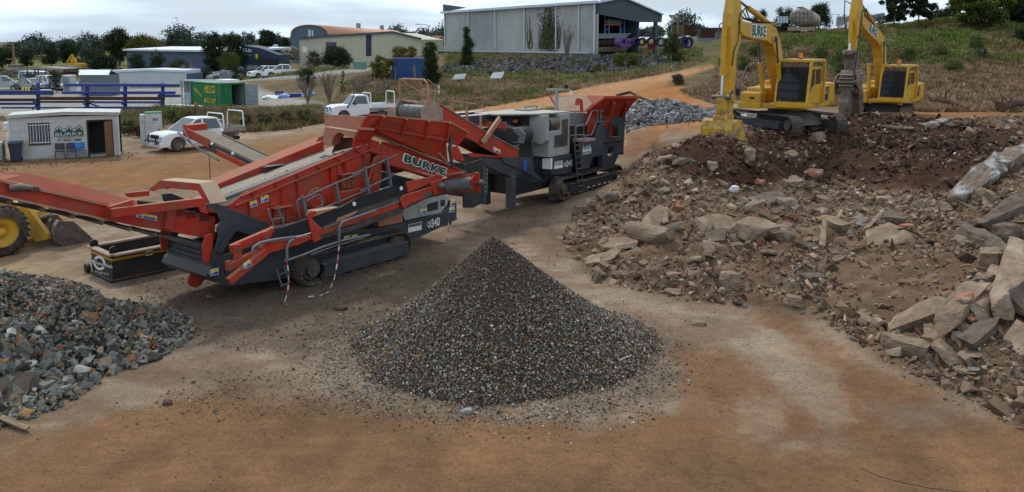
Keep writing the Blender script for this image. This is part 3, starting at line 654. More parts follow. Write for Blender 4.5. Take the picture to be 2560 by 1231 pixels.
# origin sits under the near track's outer edge: shift so that this edge is y = -1.35
FS=Frame(FS.world((0,1.35,0)),TH)
def build_screener():
 F=FS;T=fthing('mobile_screener','orange tracked screening plant with folded side conveyor and handrail left of the gravel cone','screener',F)
 O,GR,RL=M['orange'],M['grey'],M['grey_rail']
 Y=lambda f,pts,y:[F.y(*f(a,b),y)for a,b in pts]
 # chassis
 mb=MB();yn=-.98
 side=[zC(1240,760),zC(585,1065),(905,640),(800,668),(700,700),(569,716),(556,640),(640,612),(700,588),(830,583),zC(250,875),zC(620,800),zC(1060,680),zC(1150,600),zC(1190,500),zC(1240,560)]
 p3=[F.y(a,b,yn)for a,b in side]
 mb.prism(p3,(0,.06,0));q3=[V((p.x,.98,p.z))for p in p3];mb.prism(q3,(0,-.06,0))
 ch=mb.build('chassis',GR,T,.008)
 xs=[p.x for p in p3];x_lo,x_hi=min(xs),max(xs)
 a=F.y(*zC(1240,760),yn);b=F.y(*zC(585,1065),yn)
 mb=MB();mb.beam((a.x,0,a.z+.05),(b.x,0,b.z+.05),1.9,.05);mb.bb((x_lo+.5,-.9,.45),(b.x,.9,.75));mb.bb((b.x,-.85,b.z+.15),(a.x-.1,.85,a.z+.6));mb.build('belly_plate',GR,ch)
 mb=MB();mb.beam(F.y(*zC(590,1060),yn-.035),F.y(*zC(1240,755),yn-.035),.06,.035);mb.beam(F.y(*zC(600,805),yn-.035),F.y(*zC(1060,690),yn-.035),.06,.03);mb.build('chassis_flange',GR,ch)
 # power unit behind the belt
 mb=MB();pts=[zC(540,690),zC(580,780),zC(740,745),zC(1040,680),zC(1120,580),zC(1150,480),zC(1000,420),zC(600,560)]
 mb.prism([F.y(*q,-.93)for q in pts],(0,1.7,0));pu=mb.build('engine_housing',M['lightgrey'],T,.015)
 mb=MB();mb.prism(Y(zC,[(760,700),(790,730),(1010,690),(1020,510),(760,590)],-.945),(0,.02,0));mb.build('housing_door',M['lightgrey'],pu,.01)
 mb=MB();mb.prism(Y(zC,[(865,665),(1003,635),(1003,525),(865,570)],-.955),(0,.012,0));mb.prism(Y(zC,[(1035,600),(1090,585),(1090,510),(1035,520)],-.94),(0,.012,0));mb.build('door_window',M['glass'],pu)
 mb=MB();mb.prism(Y(zC,[(235,795),(245,862),(550,800),(540,690),(400,735)],-.96),(0,.5,0));mb.build('fuel_tank',M['orange_dusty'],T,.01)
 sticker(pu,F,[zC(770,695),zC(860,680),zC(860,620),zC(770,635)],-.965)
 sticker(ch,F,[zC(1140,678),zC(1212,665),zC(1214,600),zC(1145,612)],yn-.01);sticker(ch,F,[zC(1150,600),zC(1212,590),zC(1210,500),zC(1165,500)],yn-.01,1)
 # lettering on chassis
 mb=MB();mb.prism(Y(zC,[(620,935),(790,895),(790,790),(620,830)],yn-.006),(0,.003,0));mb.build('nameplate',M['decal_white'],ch)
 mb=MB();mb.prism(Y(zC,[(624,868),(787,838),(787,795),(624,830)],yn-.009),(0,.002,0));mb.build('nameplate_band',M['lightgrey'],ch)
 def lett(s,bl,br,tl,y,mat,par,**k):A_,B_,C_=F.y(*bl,y),F.y(*br,y),F.y(*tl,y);return text(s,A_,B_-A_,C_-A_,mat,par,**k)
 lett('SANDVIK',zC(627,868),zC(783,838),zC(627,832),yn-.012,M['decal_dark'],ch,off=.01)
 lett('QE',zC(862,880),zC(912,868),zC(862,795),yn-.006,M['decal_white'],ch,off=.02);lett('340',zC(914,866),zC(1018,838),zC(914,762),yn-.006,M['decal_white'],ch,off=.03)
 # crawlers
 g1=F.y(1000,640,-1.35);x1=F.z(1010,645,0).x
 track(T,.12,3.2,-1.13,.42,.40,n=42,cover=True);track(T,.12,3.2,1.13,.42,.40,n=42,side=1)
 # screen box: near and far side panels, deck, exciter, springs
 yb=-.82
 pan=[zA(870,318),(580,507),(601,491),zE(930,1030),zE(2350,455),zD(690,715),zD(740,790),zD(760,850),zD(745,940),(951,477),(830,520),(703,575),zB(170,420),zB(0,345),(606,541)]
 q=[F.y(a,b,yb)for a,b in pan]
 mb=MB();mb.prism(q,(0,.03,0));pm=mb
 deck0,deck1=F.y(*zA(760,300),yb+.1),F.y(*zD(700,745),yb+.1)
 r0,r1=F.y(*zE(820,1195),yb),F.y(*zD(745,790),yb)
 mb.beam(r0+V((0,-.04,0)),r1+V((0,-.04,0)),.09,.03)
 top0,top1=F.y(601,491,yb),F.y(*zD(640,738),yb)
 mb.beam(top0+V((0,-.02,0)),top1+V((0,-.02,0)),.07,.03)
 for i in range(6):
  f=(i+.5)/6;a=top0.lerp(top1,f);b=r0.lerp(r1,(f*.96+.03));mb.plate([a,b,b+V((0,-.07,0)),a+V((0,-.05,0))],.015)
 for f in(.08,.30,.41,.66,.77,.93):
  a=r0.lerp(r1,f);mb.plate([a,a+V((0,-.09,0)),a+V((.06,-.03,-.62)),a+V((.06,0,-.62))],.015)
 rnd=random.Random(4)
 for i in range(30):a=r0.lerp(r1,(i+.5)/30);bolts(mb,[a+V((0,0,-.07))])
 for i in range(16):a=r0.lerp(r1,.04+.93*i/15);bolts(mb,[a+V((rnd.uniform(-.05,.05),0,-rnd.uniform(.2,.55)))])
 sb=mb.build('side_panel',O,T)
 # far side wall, flared at its top
 mb=MB();yf=.82
 fl=[F.y(*zE(440,960),yf),F.y(*zE(2060,300),yf)]
 f0,f1=fl;mb.plate([f0,f1,f1+V((0,0,-1.0)),f0+V((0,0,-1.0))],.03);mb.plate([f0,f1,f1+V((0,.3,.10)),f0+V((0,.3,.10))],.02)
 mb.build('far_side_wall',O,T)
 # decks: upper wire deck with rubber edge strip; it slopes down from the far wall like the panel
 dz=-.16
 mb=MB();a=deck0+V((0,0,dz));b=deck1+V((0,0,dz));c=V((b.x,yf-.03,b.z));d=V((a.x,yf-.03,a.z))
 mb.plate([a,b,c,d],.03);mb.build('screen_deck',M['wiremesh'],T)
 wm=MB();nw=110
 for i in range(nw):
  p=a.lerp(b,i/nw)+V((0,.0,.025));wm.beam(p,p+V((0,.42,0)),.014,.02)
 for j in range(6):
  yy=.04+.07*j;wm.beam(a+V((0,yy,.03)),b+V((0,yy,.03)),.01,.012)
 wm.build('deck_wires',M['wiremesh'],T)
 mb=MB();mb.beam(a+V((0,.46,.06)),b+V((0,.46,.06)),.13,.10);mb.build('rubber_edge_strip',M['grey_rail'],T,.03)
 CC=V((c.x,c.y,f1.z-.30));DD=V((d.x,d.y,f0.z-.30));mb=MB();mb.plate([a+V((0,.54,.03)),b+V((0,.54,.03)),CC,DD],.02);mb.build('dirt_covered_deck',M['deckdirt'],T)
 rng=np.random.default_rng(5);n=1500;u=rng.random(n);v=rng.random(n)*.85
 A_,B_,C_,D_=[np.array(x)for x in(a+V((0,.54,.03)),b+V((0,.54,.03)),CC,DD)]
 pos=(A_*(1-u)[:,None]+B_*u[:,None])*(1-v)[:,None]+(D_*(1-u)[:,None]+C_*u[:,None])*v[:,None]
 stones('deck_stones',pos+[0,0,.015],rng.lognormal(math.log(.03),.4,n),palette(n,[(.2,.16,.12),(.3,.24,.18),(.12,.1,.08)],[1,1,1],rng),M['stone'],parent=T,kind='stuff')
 # exciter
 c0=F.y(*zB(770,100),yb)
 mb=MB();mb.lathe(c0,(0,-1,0),[(0,.33),(.05,.33),(.05,.27),(.12,.25),(.13,.2),(.12,.19),(.13,.13),(.12,.12),(.15,.08),(.15,0)],28);
 for k in range(14):t=k*2*math.pi/14;bolts(mb,[c0+V((.3*math.cos(t),-.05,.3*math.sin(t)))],.02)
 mb.build('exciter_housing',O,sb)
 for cc in(zB(350,300),zD(475,1200)):
  cc=F.y(*cc,-.98)
  mb=MB()
  for k in(-1,0,1):
   for j in range(8):mb.torus(cc+V((k*.145,.06,-.17+.045*j)),(0,0,1),.062,.018,14,6)
  sp=mb.build('coil_springs',O,T)
  mb=MB();mb.bb(cc+V((-.27,-.08,.19)),cc+V((.27,.2,.22)));mb.plate([cc+V((-.26,.14,.22)),cc+V((-.05,.14,.22)),cc+V((-.3,.16,.75))],.02);mb.plate([cc+V((.05,.14,.22)),cc+V((.26,.14,.22)),cc+V((-.0,.16,.75))],.02)
  mb.prism([cc+V((-.36,-.12,-.22)),cc+V((.34,-.12,-.22)),cc+V((.62,-.12,-.75)),cc+V((-.5,-.12,-.55))],(0,.3,0));mb.build('spring_seat',O,sp,.01)
 mb=MB();q=[F.y(a_,b_,-.9)for a_,b_ in[zB(240,400),zB(360,340),zB(470,320),zB(600,360),zB(1040,120),zB(1539,-60),zB(1539,60),(903,520),(703,600),(690,590)]]
 mb.prism(q,(0,.05,0));mb.build('subframe',O,T,.01)
 # dark box added to stand for the shade below the screen box
 lo_=F.y(700,600,-.85);hi_=F.y(1120,470,-.85)
 mb=MB();mb.bb((lo_.x-.2,-.72,.7),(hi_.x,.72,1.55));mb.build('underdeck_shade_fill',M['grey'],T)
 # tail hopper: dark grey flared sides joined by the curved collecting trough
 yg=-1.0
 tail=[zA(668,300),zA(770,290),zA(1000,385),zA(1330,505),zA(1330,560),zA(1200,622),zA(1040,565),zA(985,560),zA(940,610),zA(800,820),zA(870,900),zA(850,1020),zA(880,1080),zA(870,1150),zA(760,1130),zA(710,1040),zA(740,830),zA(790,640),zA(770,560),zA(815,480),zA(780,400),zA(690,380)]
 q=[F.y(a_,b_,yg)for a_,b_ in tail]
 mb=MB();mb.prism(q,(0,.04,0));mb.prism([V((p.x,1.0,p.z))for p in q],(0,-.04,0));tg=mb.build('tail_hopper_side',GR,T,.006)
 mb=MB();rim=[F.y(*zA(a_,b_),yg-.05)for a_,b_ in[(800,820),(870,700),(940,590),(965,565),(1000,558),(1040,570),(1200,625)]]
 for i in range(len(rim)-1):mb.beam(rim[i],rim[i+1],.12,.025,(0,1,0))
 mb.build('hopper_rim',GR,tg)
 mb=MB();mb.prism([F.y(*zA(a_,b_),yg+.25)for a_,b_ in[(985,560),(1200,620),(1200,760),(900,900),(820,820)]],(0,.04,0));mb.build('inner_chute_plate',M['rubber'],tg)
 xt=F.y(*zA(735,830),yg).x
 e0=[F.x(*zA(a_,b_),xt)for a_,b_ in[(100,740),(95,850)]]
 # cross trough: slotted guard plus half round skin
 br=F.y(*zA(735,830),yg);zt=F.x(*zA(660,760),xt).z;zb_=F.y(*zA(760,1130),yg).z
 zm=F.x(*zA(640,930),xt).z
 prof=[(0,zt),(-.02,zm+.25),(-.05,zm),(-.13,zm-.06),(-.19,(zm+zb_)/2),(-.13,zb_+.12),(0,zb_+.02),(.25,zb_),(.6,zb_+.05)]
 mb=MB();yw=.98
 vs=[V((xt+dx,s*yw,z))for s in(-1,1)for dx,z in prof];k=len(prof)
 mb.add(vs,[(i,i+1,i+1+k,i+k)for i in range(k-1)],0,False);tr=mb.build('collecting_trough',GR,T)
 so=tr.modifiers.new('s','SOLIDIFY');so.thickness=.025
 mb=MB()
 for r_ in range(3):
  for c_ in range(5):
   yy=-.8+.36*c_+.12*(r_%2);zz=zt-.06-(zt-zm-.06)*(r_+.3)/3;mb.bb((xt-.055,yy,zz-.016),(xt-.03,yy+.24,zz+.016))
 mb.build('guard_slots',M['black'],tr)
 for yy in(-.93,.93):
  p=V((xt-.1,yy,zt));mb=MB();mb.prism([p+V((.03,0,-.32)),p+V((-.10,0,-.30)),p+V((-.12,0,.1)),p+V((-.02,0,.34)),p+V((.14,0,.36)),p+V((.16,0,.1))],(0,.05,0));bolts(mb,[p+V((.1,0,.25-.14*k))for k in range(4)]);mb.build('support_bracket',O,T,.01)
  # tow eye and chain guard under the trough
 p=V((xt+.15,-.35,zb_-.12));mb=MB();mb.cyl(p+V((-.05,.3,0)),p+V((-.05,.36,0)),.2,n=20);mb.beam(p+V((-.1,.45,0)),p+V((.9,.45,-.02)),.1,.2);mb.beam(p+V((.1,.0,.05)),p+V((.8,.0,.02)),.5,.12);mb.build('chain_guard',O,T)
 sticker(tg,F,[zA(705,1065),zA(792,1045),zA(792,975),zA(708,992)],yg-.01)
 # arch over the tail conveyor, plane across the machine
 pA=F.y(*zA(715,300),-.86);xa=pA.x
 arc=[(720,300),(765,285),(620,72),(215,38)]
 n0=F.y(*zA(715,300),-.9);n1=F.x(*zA(600,85),xa);n2=F.x(*zA(180,48),xa);n3=F.x(*zA(60,225),xa)
 n3=V((xa,n3.y,n0.z))
 mb=MB()
 for s,e in((n0,n1),(n1,n2),(n2,n3)):pass
 inner=[n0+V((0,.24,0)),V((xa,n1.y+.10,n1.z-.17)),V((xa,n2.y-.08,n2.z-.17)),n3+V((0,-.22,0))]
 outer=[n0,n1,n2,n3]
 mb.prism([p+V((-.02,0,0))for p in outer+inner[::-1]],(.03,0,0));mb.prism([p+V((.36,0,0))for p in outer+inner[::-1]],(.03,0,0))
 mb.build('lifting_arch',O,T)
 mb=MB()
 for i in range(3):mb.plate([outer[i]+V((-.02,0,0)),outer[i+1]+V((-.02,0,0)),outer[i+1]+V((.39,0,0)),outer[i]+V((.39,0,0))],.02)
 mb.build('arch_top_plate',M['orange_dusty'],T)
 # tail conveyor
 yc_=-.62;Z1=lambda a_,b_:F.y(*z1(a_,b_),yc_)
 f={}
 # straight line of the conveyor in the machine plane
 A0=Z1(1840,690);A1=Z1(900,510);A2=F.y(0,470,yc_)
 ext=(A2-A1)*1.2
 mb=MB();up_o=[(1840,560),(1500,480),(1300,470),(900,450),(0,245)];lo_o=[(0,375),(890,575),(1180,640),(1500,690),(1840,755)]
 P_up=[Z1(*p)for p in up_o];P_lo=[Z1(*p)for p in lo_o]
 eu=P_up[-1]+(P_up[-1]-P_up[-2])*.35;el=P_lo[0]+(P_lo[0]-P_lo[1])*.35
 poly=P_up+[eu,el]+P_lo
 mb.prism(poly,(0,.05,0));mb.prism([V((p.x,-yc_,p.z))for p in poly],(0,-.05,0));tc_=mb.build('tail_conveyor_frame',O,T,.006)
 mb=MB();mb.beam(P_up[-2]+V((0,-.03,0)),eu+V((0,-.03,0)),.08,.05);mb.beam(P_lo[1]+V((0,-.03,0)),el+V((0,-.03,0)),.08,.04);mb.build('frame_flange',M['orange_dusty'],tc_)
 # hood plates above, leaning inwards
 hood_t=[(0,178),(240,185),(900,345),(1320,440),(1500,480)]
 yh=-.42;Hh=[F.y(*z1(*p),yh)for p in hood_t];hb=[F.y(*z1(*p),yc_)for p in[(0,240),(240,295),(900,440),(1320,465),(1500,490)]]
 he=Hh[0]+(Hh[0]-Hh[1])*1.5;hbe=eu+V((0,0,.02));he.z=Hh[0].z-.02
 mb=MB();Ht=[he]+Hh;Hb_=[hbe]+hb
 for i in range(len(Ht)-1):mb.plate([Hb_[i],Hb_[i+1],Ht[i+1],Ht[i]],.015)
 mb.build('conveyor_side_guard',O,tc_)
 mb=MB();b0=P_lo[-1]+V((0,.6,.1));b1=el+V((0,.6,.22));mb.beam(b0,b1,.95,.05);mb.beam(b0+V((0,0,-.24)),b1+V((0,0,-.36)),.9,.03);mb.build('belt',M['belt'],tc_)
 mb=MB()
 for i in range(9):c_=b0.lerp(b1,(i+.5)/9)+V((0,0,-.3));mb.cyl(c_+V((0,-.55,0)),c_+V((0,.55,0)),.05)
 mb.build('return_rollers',M['steel'],tc_)
 mb=MB();c_=Z1(120,315);mb.tube([c_+V((-.12,-.06,.04)),c_+V((.1,-.07,.02)),c_+V((.3,-.06,-.03))],[.07,.08,.05],10);mb.tube([c_+V((.05,-.08,.06)),c_+V((.4,-.08,-.02)),c_+V((.42,-.08,-.08)),c_+V((.1,-.08,-.03))],.02);mb.build('hinge_latch',M['steel'],tc_)
 mb=MB();w_=[Z1(890,450),Z1(960,440),Z1(1060,480),Z1(1040,600),Z1(960,600),Z1(890,570)];mb.prism([p+V((0,-.08,0))for p in w_],(0,.08,0));mb.build('hinge_block',O,tc_,.01)
 # louvres and label on tail conveyor side
 mb=MB()
 for gx in(1500,1590,1705):
  for r_ in range(4):p=Z1(gx,500+r_*16+(gx-1500)*.22);mb.bb(p+V((-.0,-.01,-.01)),p+V((.24,.0,.012)))
 mb.build('louvre_slots',M['black'],tc_)
 sticker(tc_,F,[z1(1160,555),z1(1340,590),z1(1340,548),z1(1165,515)],yc_-.012)
 # tension links and ram beside the arch
 def beam2(name,p,q,y,w,h,mat=O,par=T):a_,b_=F.y(*p,y),F.y(*q,y);mb=MB();mb.beam(a_,b_,w,h);return mb.build(name,mat,par,.006)
 lk=beam2('tie_arm',zA(-350,395),zA(620,275),-.95,.12,.19)
 beam2('tie_arm',z1(930,490),z1(1130,430),-.85,.1,.12);beam2('tie_arm',z1(1080,370),z1(1270,352),.8,.1,.12)
 mb=MB();mb.cyl(F.y(*z1(1180,430),-.82),F.y(*z1(1420,460),-.82),.045);mb.build('hydraulic_ram',M['black'],T)
 mb=MB();mb.prism([F.y(*zA(a_,b_),-1.0)for a_,b_ in[(595,255),(640,262),(668,340),(690,390),(680,410),(610,390),(580,330)]],(0,.08,0));bolts(mb,[F.y(*zA(a_,b_),-1.02)for a_,b_ in[(688,350),(714,358),(740,372),(690,375),(714,384)]],.02);mb.build('arch_bracket',O,T,.01)
 beam2('post',zA(300,350),zA(250,560),-.72,.12,.16)
 # ---- side conveyor folded along the near side
 yk=-1.72
 S=lambda f,pts,y=yk:[F.y(*f(a_,b_),y)for a_,b_ in pts]
 mb=MB();q=S(zB,[(200,600),(260,470),(350,450),(670,345),(1080,200)])+S(zC,[(-0,470),(470,330),(600,340),(625,425),(500,465)])+S(zB,[(1280,230),(840,455),(700,520),(330,590)])
 mb.prism(q,(0,.05,0));sc=mb.build('side_conveyor_skirt',M['belt_clean'],T,.005)
 mb=MB();a_,b_=F.y(*zB(300,560),-1.4),F.y(*zC(560,400),-1.4);mb.beam(a_+V((0,0,-.02)),b_+V((0,0,-.05)),.62,.16);mb.build('side_conveyor_belt',M['belt'],sc)
 for c_ in(F.y(*zB(1257,155),yk-.02),F.y(*zC(525,365),yk-.02)):mb=MB();mb.cyl(c_,c_+V((0,-.02,0)),.055,n=16);mb.build('roller_end_cap',M['decal_white'],sc)
 # lower frame rail and belt return
 mb=MB();a_,b_=F.y(*zB(860,465),yk),F.y(*zC(500,530),yk);mb.beam(a_,b_,.06,.03);mb.build('guard_rail',M['grey_rail'],sc)
 mb=MB();mb.prism(S(zB,[(330,600),(700,525),(1539,230)])+S(zC,[(500,540),(510,610)])+S(zB,[(1539,320),(1100,460),(600,660),(330,700)]),(0,.06,0));mb.build('lower_frame_rail',O,sc,.006)
 mb=MB();mb.prism(S(zB,[(780,620),(1300,480)])+S(zC,[(500,670),(850,500),(1150,430),(1150,395),(820,480),(500,610),(0,780)])+S(zB,[(1250,440),(800,560)]),(0,.5,0));mb.build('return_belt',M['belt'],sc)
 # orange hinged wing plate
 mb=MB();w_=S(zB,[(690,250),(770,245),(780,268),(720,335),(740,370),(830,450),(850,475),(820,500),(805,560),(860,600),(770,640),(745,650),(725,610),(700,470),(670,330),(675,280)],yk-.05);mb.prism(w_,(0,.06,0));mb.build('hinged_wing_plate',O,sc,.008)
 mb=MB();mb.prism(S(zB,[(760,250),(1050,198),(1020,215),(735,320)],yk-.03),(0,.3,0));mb.prism(S(zB,[(1040,390),(1060,340),(1310,248),(1300,265),(1130,360)],yk-.04),(0,.1,0));mb.build('folded_plate',M['orange_dusty'],sc)
 # lower end arms
 mb=MB();mb.beam(F.y(*zA(900,1120),yk-.08),F.y(*zB(120,760),yk-.08),.14,.17);arm=mb.build('lower_arm',O,T,.01)
 mb=MB();mb.prism(S(zB,[(60,720),(130,650),(400,620),(700,560),(720,600),(560,680),(330,740),(130,800),(60,800)],yk-.1),(0,.14,0));mb.build('arm_knuckle',O,arm,.01)
 mb=MB();mb.beam(F.y(*zA(920,780),yk+.1),F.y(*zA(1380,580),yk+.1),.12,.2);mb.build('upper_arm',O,T,.01)
 mb=MB();mb.beam(F.y(*zA(890,970),yk+.05),F.y(*zA(1240,800),yk+.05),.12,.17);mb.beam(F.y(*zA(890,900),yk+.05),F.y(*zA(900,1000),yk+.05),.1,.12);mb.build('middle_arm',O,T,.01)
 for c_ in((1005,790),(1295,655)):
  c3=F.y(*zA(*c_),yk+.0);mb=MB();mb.prism([c3+V((-.11,0,-.2)),c3+V((.07,0,-.2)),c3+V((.11,0,.05)),c3+V((.07,0,.14)),c3+V((-.07,0,.14)),c3+V((-.1,0,.05))],(0,.06,0));br_=mb.build('roller_bracket',O,T,.01)
  mb=MB();mb.cyl(c3+V((0,-.02,.02)),c3+V((0,.05,.02)),.055);mb.build('roller_end',M['steel'],br_)
 sticker(arm,F,[zA(1065,990),zA(1150,945),zA(1120,885),zA(1048,935)],yk-.17)
 # pipes
 def pipe(pts,y,r=.028,f=zB,mat=RL,name='hand_pipe',par=T):mb=MB();mb.tube([F.y(*f(a_,b_),y)for a_,b_ in pts],r);return mb.build(name,mat,par)
 pipe([(-45,760),(-30,710),(0,690),(60,655),(150,632),(300,605),(500,578)],yk-.14,.035)
 pipe([(500,578),(560,570),(700,528)],yk-.14,.02,mat=M['chrome'])
 pipe([(400,870),(395,760),(405,690),(430,640),(480,615)],yk-.2,.035);pipe([(370,888),(600,810),(860,705),(1130,620),(1460,552)],yk-.2,.03)
 pipe([(700,805),(1000,700),(1380,590)],yk-.1,.02)
 pipe([(1065,640),(1065,540),(1068,450),(1100,390),(1190,355),(1350,300),(1539,235)],yk-.2,.035)
 # head end of the side conveyor
 mb=MB();mb.prism(S(zC,[(590,290),(640,278),(1030,188),(1060,240),(620,420)],yk-.02),(0,.05,0));hd=mb.build('head_side_plate',O,sc,.006)
 mb=MB();mb.prism(S(zC,[(555,460),(920,345),(1000,350),(1150,360),(1150,395),(950,455),(930,400),(820,430),(830,490),(590,590),(600,600),(575,635),(545,600),(525,520)],yk-.08),(0,.07,0));mb.build('head_frame',O,hd,.008)
 mb=MB();mb.prism(S(zC,[(905,290),(1110,232),(1150,370),(950,440)],yk-.11),(0,.05,0));mb.build('bearing_plate',O,hd,.008)
 c_=F.y(*zC(1040,335),yk-.12);mb=MB();mb.lathe(c_,(0,-1,0),[(0,.13),(.05,.13),(.05,.1),(.14,.09),(.14,0)],18)
 for k in range(4):bolts(mb,[c_+V((.13*math.cos(k*1.57+.6),0,.13*math.sin(k*1.57+.6)))],.025,l=.04)
 mb.build('drive_motor',M['steel'],hd)
 d0=F.y(*zC(1125,325),yk-.2);d1=F.y(*zC(1455,300),yk-1.05)
 mb=MB();mb.cyl(d0,d1,.2,n=28);mb.build('head_drum',M['bluegrey_drum'],sc)
 ax=(d1-d0).normalized();mb=MB();mb.cyl(d1,d1+ax*.3,.05);mb.lathe(d1+ax*.16,ax,[(0,.0),(0,.085),(.16,.085),(.16,0)],14);mb.build('drum_shaft',M['steel'],sc)
 mb=MB();up=V((0,0,1));mb.beam(d0+V((.0,0,.2))+ax*.0,d1+V((0,0,.22)),.05,.1);mb.beam(d0+V((0,0,-.2)),d1+V((0,0,-.22)),.05,.05)
 mb.beam(d1+ax*.1+V((0,0,.3)),d1+ax*.12+V((.02,0,-.25)),.2,.04);mb.plate([d1+ax*.05+V((-.2,0,.12)),d1+ax*.05+V((.1,0,.32)),d1+ax*.05+V((.15,0,.0)),d1+ax*.05+V((-.1,0,-.2))],.03);mb.beam(d0+V((-.1,0,.3)),d0+ax*.55+V((0,0,.33)),.2,.05)
 mb.build('drum_end_bracket',O,sc,.006)
 # walkway handrails
 yr=-1.2
 mb=MB();mb.beam(F.y(*zB(770,260),yr+.25),F.y(*zC(400,350),yr+.25),.4,.03);wk=mb.build('walkway',M['grey_rail'],T)
 posts=[((590,55),(640,330),zB),((1020,-110),(1065,150),zB),((1425,-190),(1450,60),zB),((60,90),(105,480),zC),((335,-40),(400,380),zC)]
 for a_,b_,f_ in posts:mb=MB();mb.beam(F.y(*f_(*a_),yr),F.y(*f_(*b_),yr),.05,.11,(0,1,0));mb.build('handrail_post',RL,wk,.006)
 pipe([(600,85),(1020,-110),(1340,-240)],yr,.024,par=wk,name='top_rail');pipe([(80,110),(330,0),(460,-60),(480,-70)],yr,.024,zC,par=wk,name='top_rail');pipe([(-100,190),(80,110)],yr,.024,zC,par=wk,name='top_rail')
 pipe([(780,240),(1060,130),(1440,-30)],yr,.024,par=wk,name='middle_rail');pipe([(0,400),(110,350),(370,225),(430,195),(425,180),(390,178)],yr,.024,zC,par=wk,name='middle_rail');pipe([(130,470),(390,340)],yr,.022,zC,par=wk,name='middle_rail')
 pipe([(580,85),(540,100),(525,130),(565,340),(590,360),(640,345)],yr,.024,par=wk,name='end_hoop');pipe([(650,280),(635,140),(650,110),(800,35),(830,45),(850,180),(835,205),(770,240)],yr,.024,par=wk,name='end_hoop')
 mb=MB()
 for f_ in((160,215),(290,180)):a_,m_,b_=[F.y(*zB(f_[0]+dx,f_[1]+dy),yr)for dx,dy in((0,0),(12,100),(55,160))];c_=F.y(*zB(f_[0]+60,f_[1]+280),yr);mb.tube([a_,m_,b_,c_],.028)
 mb.beam(F.y(*zB(215,350),yr),F.y(*zB(330,335),yr),.04,.04);mb.beam(F.y(*zB(230,460),yr),F.y(*zB(350,440),yr),.04,.04);mb.build('access_ladder_top',RL,T)
 mb=MB();pts=[zB(265,990),zB(330,1210),zB(360,950),zB(430,1170)];l3=[F.y(*p,-1.1)for p in pts]
 mb.tube(l3[:2],.022);mb.tube(l3[2:],.022)
 for k in(.35,.97):mb.tube([l3[0].lerp(l3[1],k),l3[2].lerp(l3[3],k)],.02)
 mb.build('foot_ladder',RL,T)
 sticker(sb,F,[zA(1122,345),zA(1205,312),zA(1192,250),zA(1108,280)],yb-.012,1);sticker(sb,F,[zA(1245,290),zA(1325,262),zA(1318,195),zA(1235,225)],yb-.012)
 sticker(ch,F,[zB(1130,625),zB(1210,605),zB(1205,555),zB(1128,570)],yn-.012);sticker(ch,F,[zB(1228,600),zB(1305,585),zB(1300,540),zB(1225,560)],yn-.012)
 # ---- feed end: BURKE beam, hopper wings
 y2=-.9
 mb=MB();q=S(zD,[(905,690),(1000,705),(1900,1050),(1870,1090),(1730,1130),(1560,1180),(900,975)],y2);mb.prism(q,(0,.06,0));fb=mb.build('feeder_side_beam',O,T,.008)
 mb=MB();mb.prism([V((p.x,-y2,p.z))for p in q],(0,-.06,0));mb.build('far_feeder_beam',O,T)
 mb=MB();mb.beam(S(zD,[(905,950)],y2-.04)[0],S(zD,[(1600,1160)],y2-.04)[0],.1,.04);mb.beam(S(zD,[(910,695)],y2-.04)[0],S(zD,[(1890,1045)],y2-.04)[0],.1,.03);mb.build('beam_flange',O,fb)
 a_,b_=F.y(*zD(930,700),0),F.y(*zD(1850,1060),0);mb=MB();mb.beam(a_+V((0,0,-.15)),b_+V((0,0,-.15)),1.6,.2);mb.build('feeder_belt',M['belt'],T)
 A_,B_,C_=F.y(*zD(1170,945),y2-.02),F.y(*zD(1705,1128),y2-.02),F.y(*zD(1188,848),y2-.02)
 text('BURKE',A_,B_-A_,C_-A_,M['decal_white'],fb,off=.12,lift=.004,spacing=1.12)
 e=(B_-A_)*.014;u=(C_-A_)*.055;text('BURKE',A_+e+u,(B_-A_)*.972,(C_-A_)*.89,M['decal_green'],fb,off=.06,lift=.016,spacing=1.12)
 A_,B_,C_=F.y(*zD(1250,1075),y2-.02),F.y(*zD(1560,1150),y2-.02),F.y(*zD(1253,1030),y2-.02)
 text('www.burkeindustr',A_,B_-A_,C_-A_,M['decal_white'],fb,lift=.004)
 # near hopper wing: flared outwards
 yt,ybm=-1.55,-.98
 top=[F.y(*zD(a_,b_),yt)for a_,b_ in[(870,352),(1770,440),(2005,575)]];mid_=[F.y(*zD(a_,b_),-1.3)for a_,b_ in[(800,530),(1720,700),(1870,745)]];bot=[F.y(*zD(a_,b_),ybm)for a_,b_ in[(800,600),(1740,960)]]
 mb=MB();mb.plate([top[0],top[1],mid_[1],mid_[0]],.02);mb.plate([top[1],top[2],mid_[2],mid_[1]],.02);mb.plate([mid_[0],mid_[1],bot[1],bot[0]],.02)
 hw=mb.build('hopper_wing',O,T)
 mb=MB();mb.beam(top[0],top[1],.06,.04);mb.beam(top[1],top[2],.06,.04);mb.build('wing_rim',M['orange_dusty'],hw)
 mb=MB()
 for f_ in(.04,.34,.66,.98):
  a_=top[0].lerp(top[1],f_);b_=mid_[0].lerp(mid_[1],f_);mb.beam(a_+V((0,-.03,-.02)),b_+V((0,-.05,0)),.11,.08,(1,0,0))
 a_,b_=mid_[0],mid_[1];mb.beam(a_+V((0,-.04,.08)),b_+V((0,-.04,.08)),.09,.1);mb.beam(top[0].lerp(mid_[0],.68)+V((0,-.04,0)),top[1].lerp(mid_[1],.68)+V((0,-.04,0)),.06,.02)
 mb.build('wing_stiffeners',O,hw)
 mb=MB()
 for a_,b_ in(((1085,630),(1200,770)),((1370,740),(1480,880)),((1620,840),(1730,970))):mb.beam(F.y(*zD(*a_),-1.12),F.y(*zD(*b_),-.96),.1,.06)
 mb.build('wing_struts',M['orange_dusty'],hw)
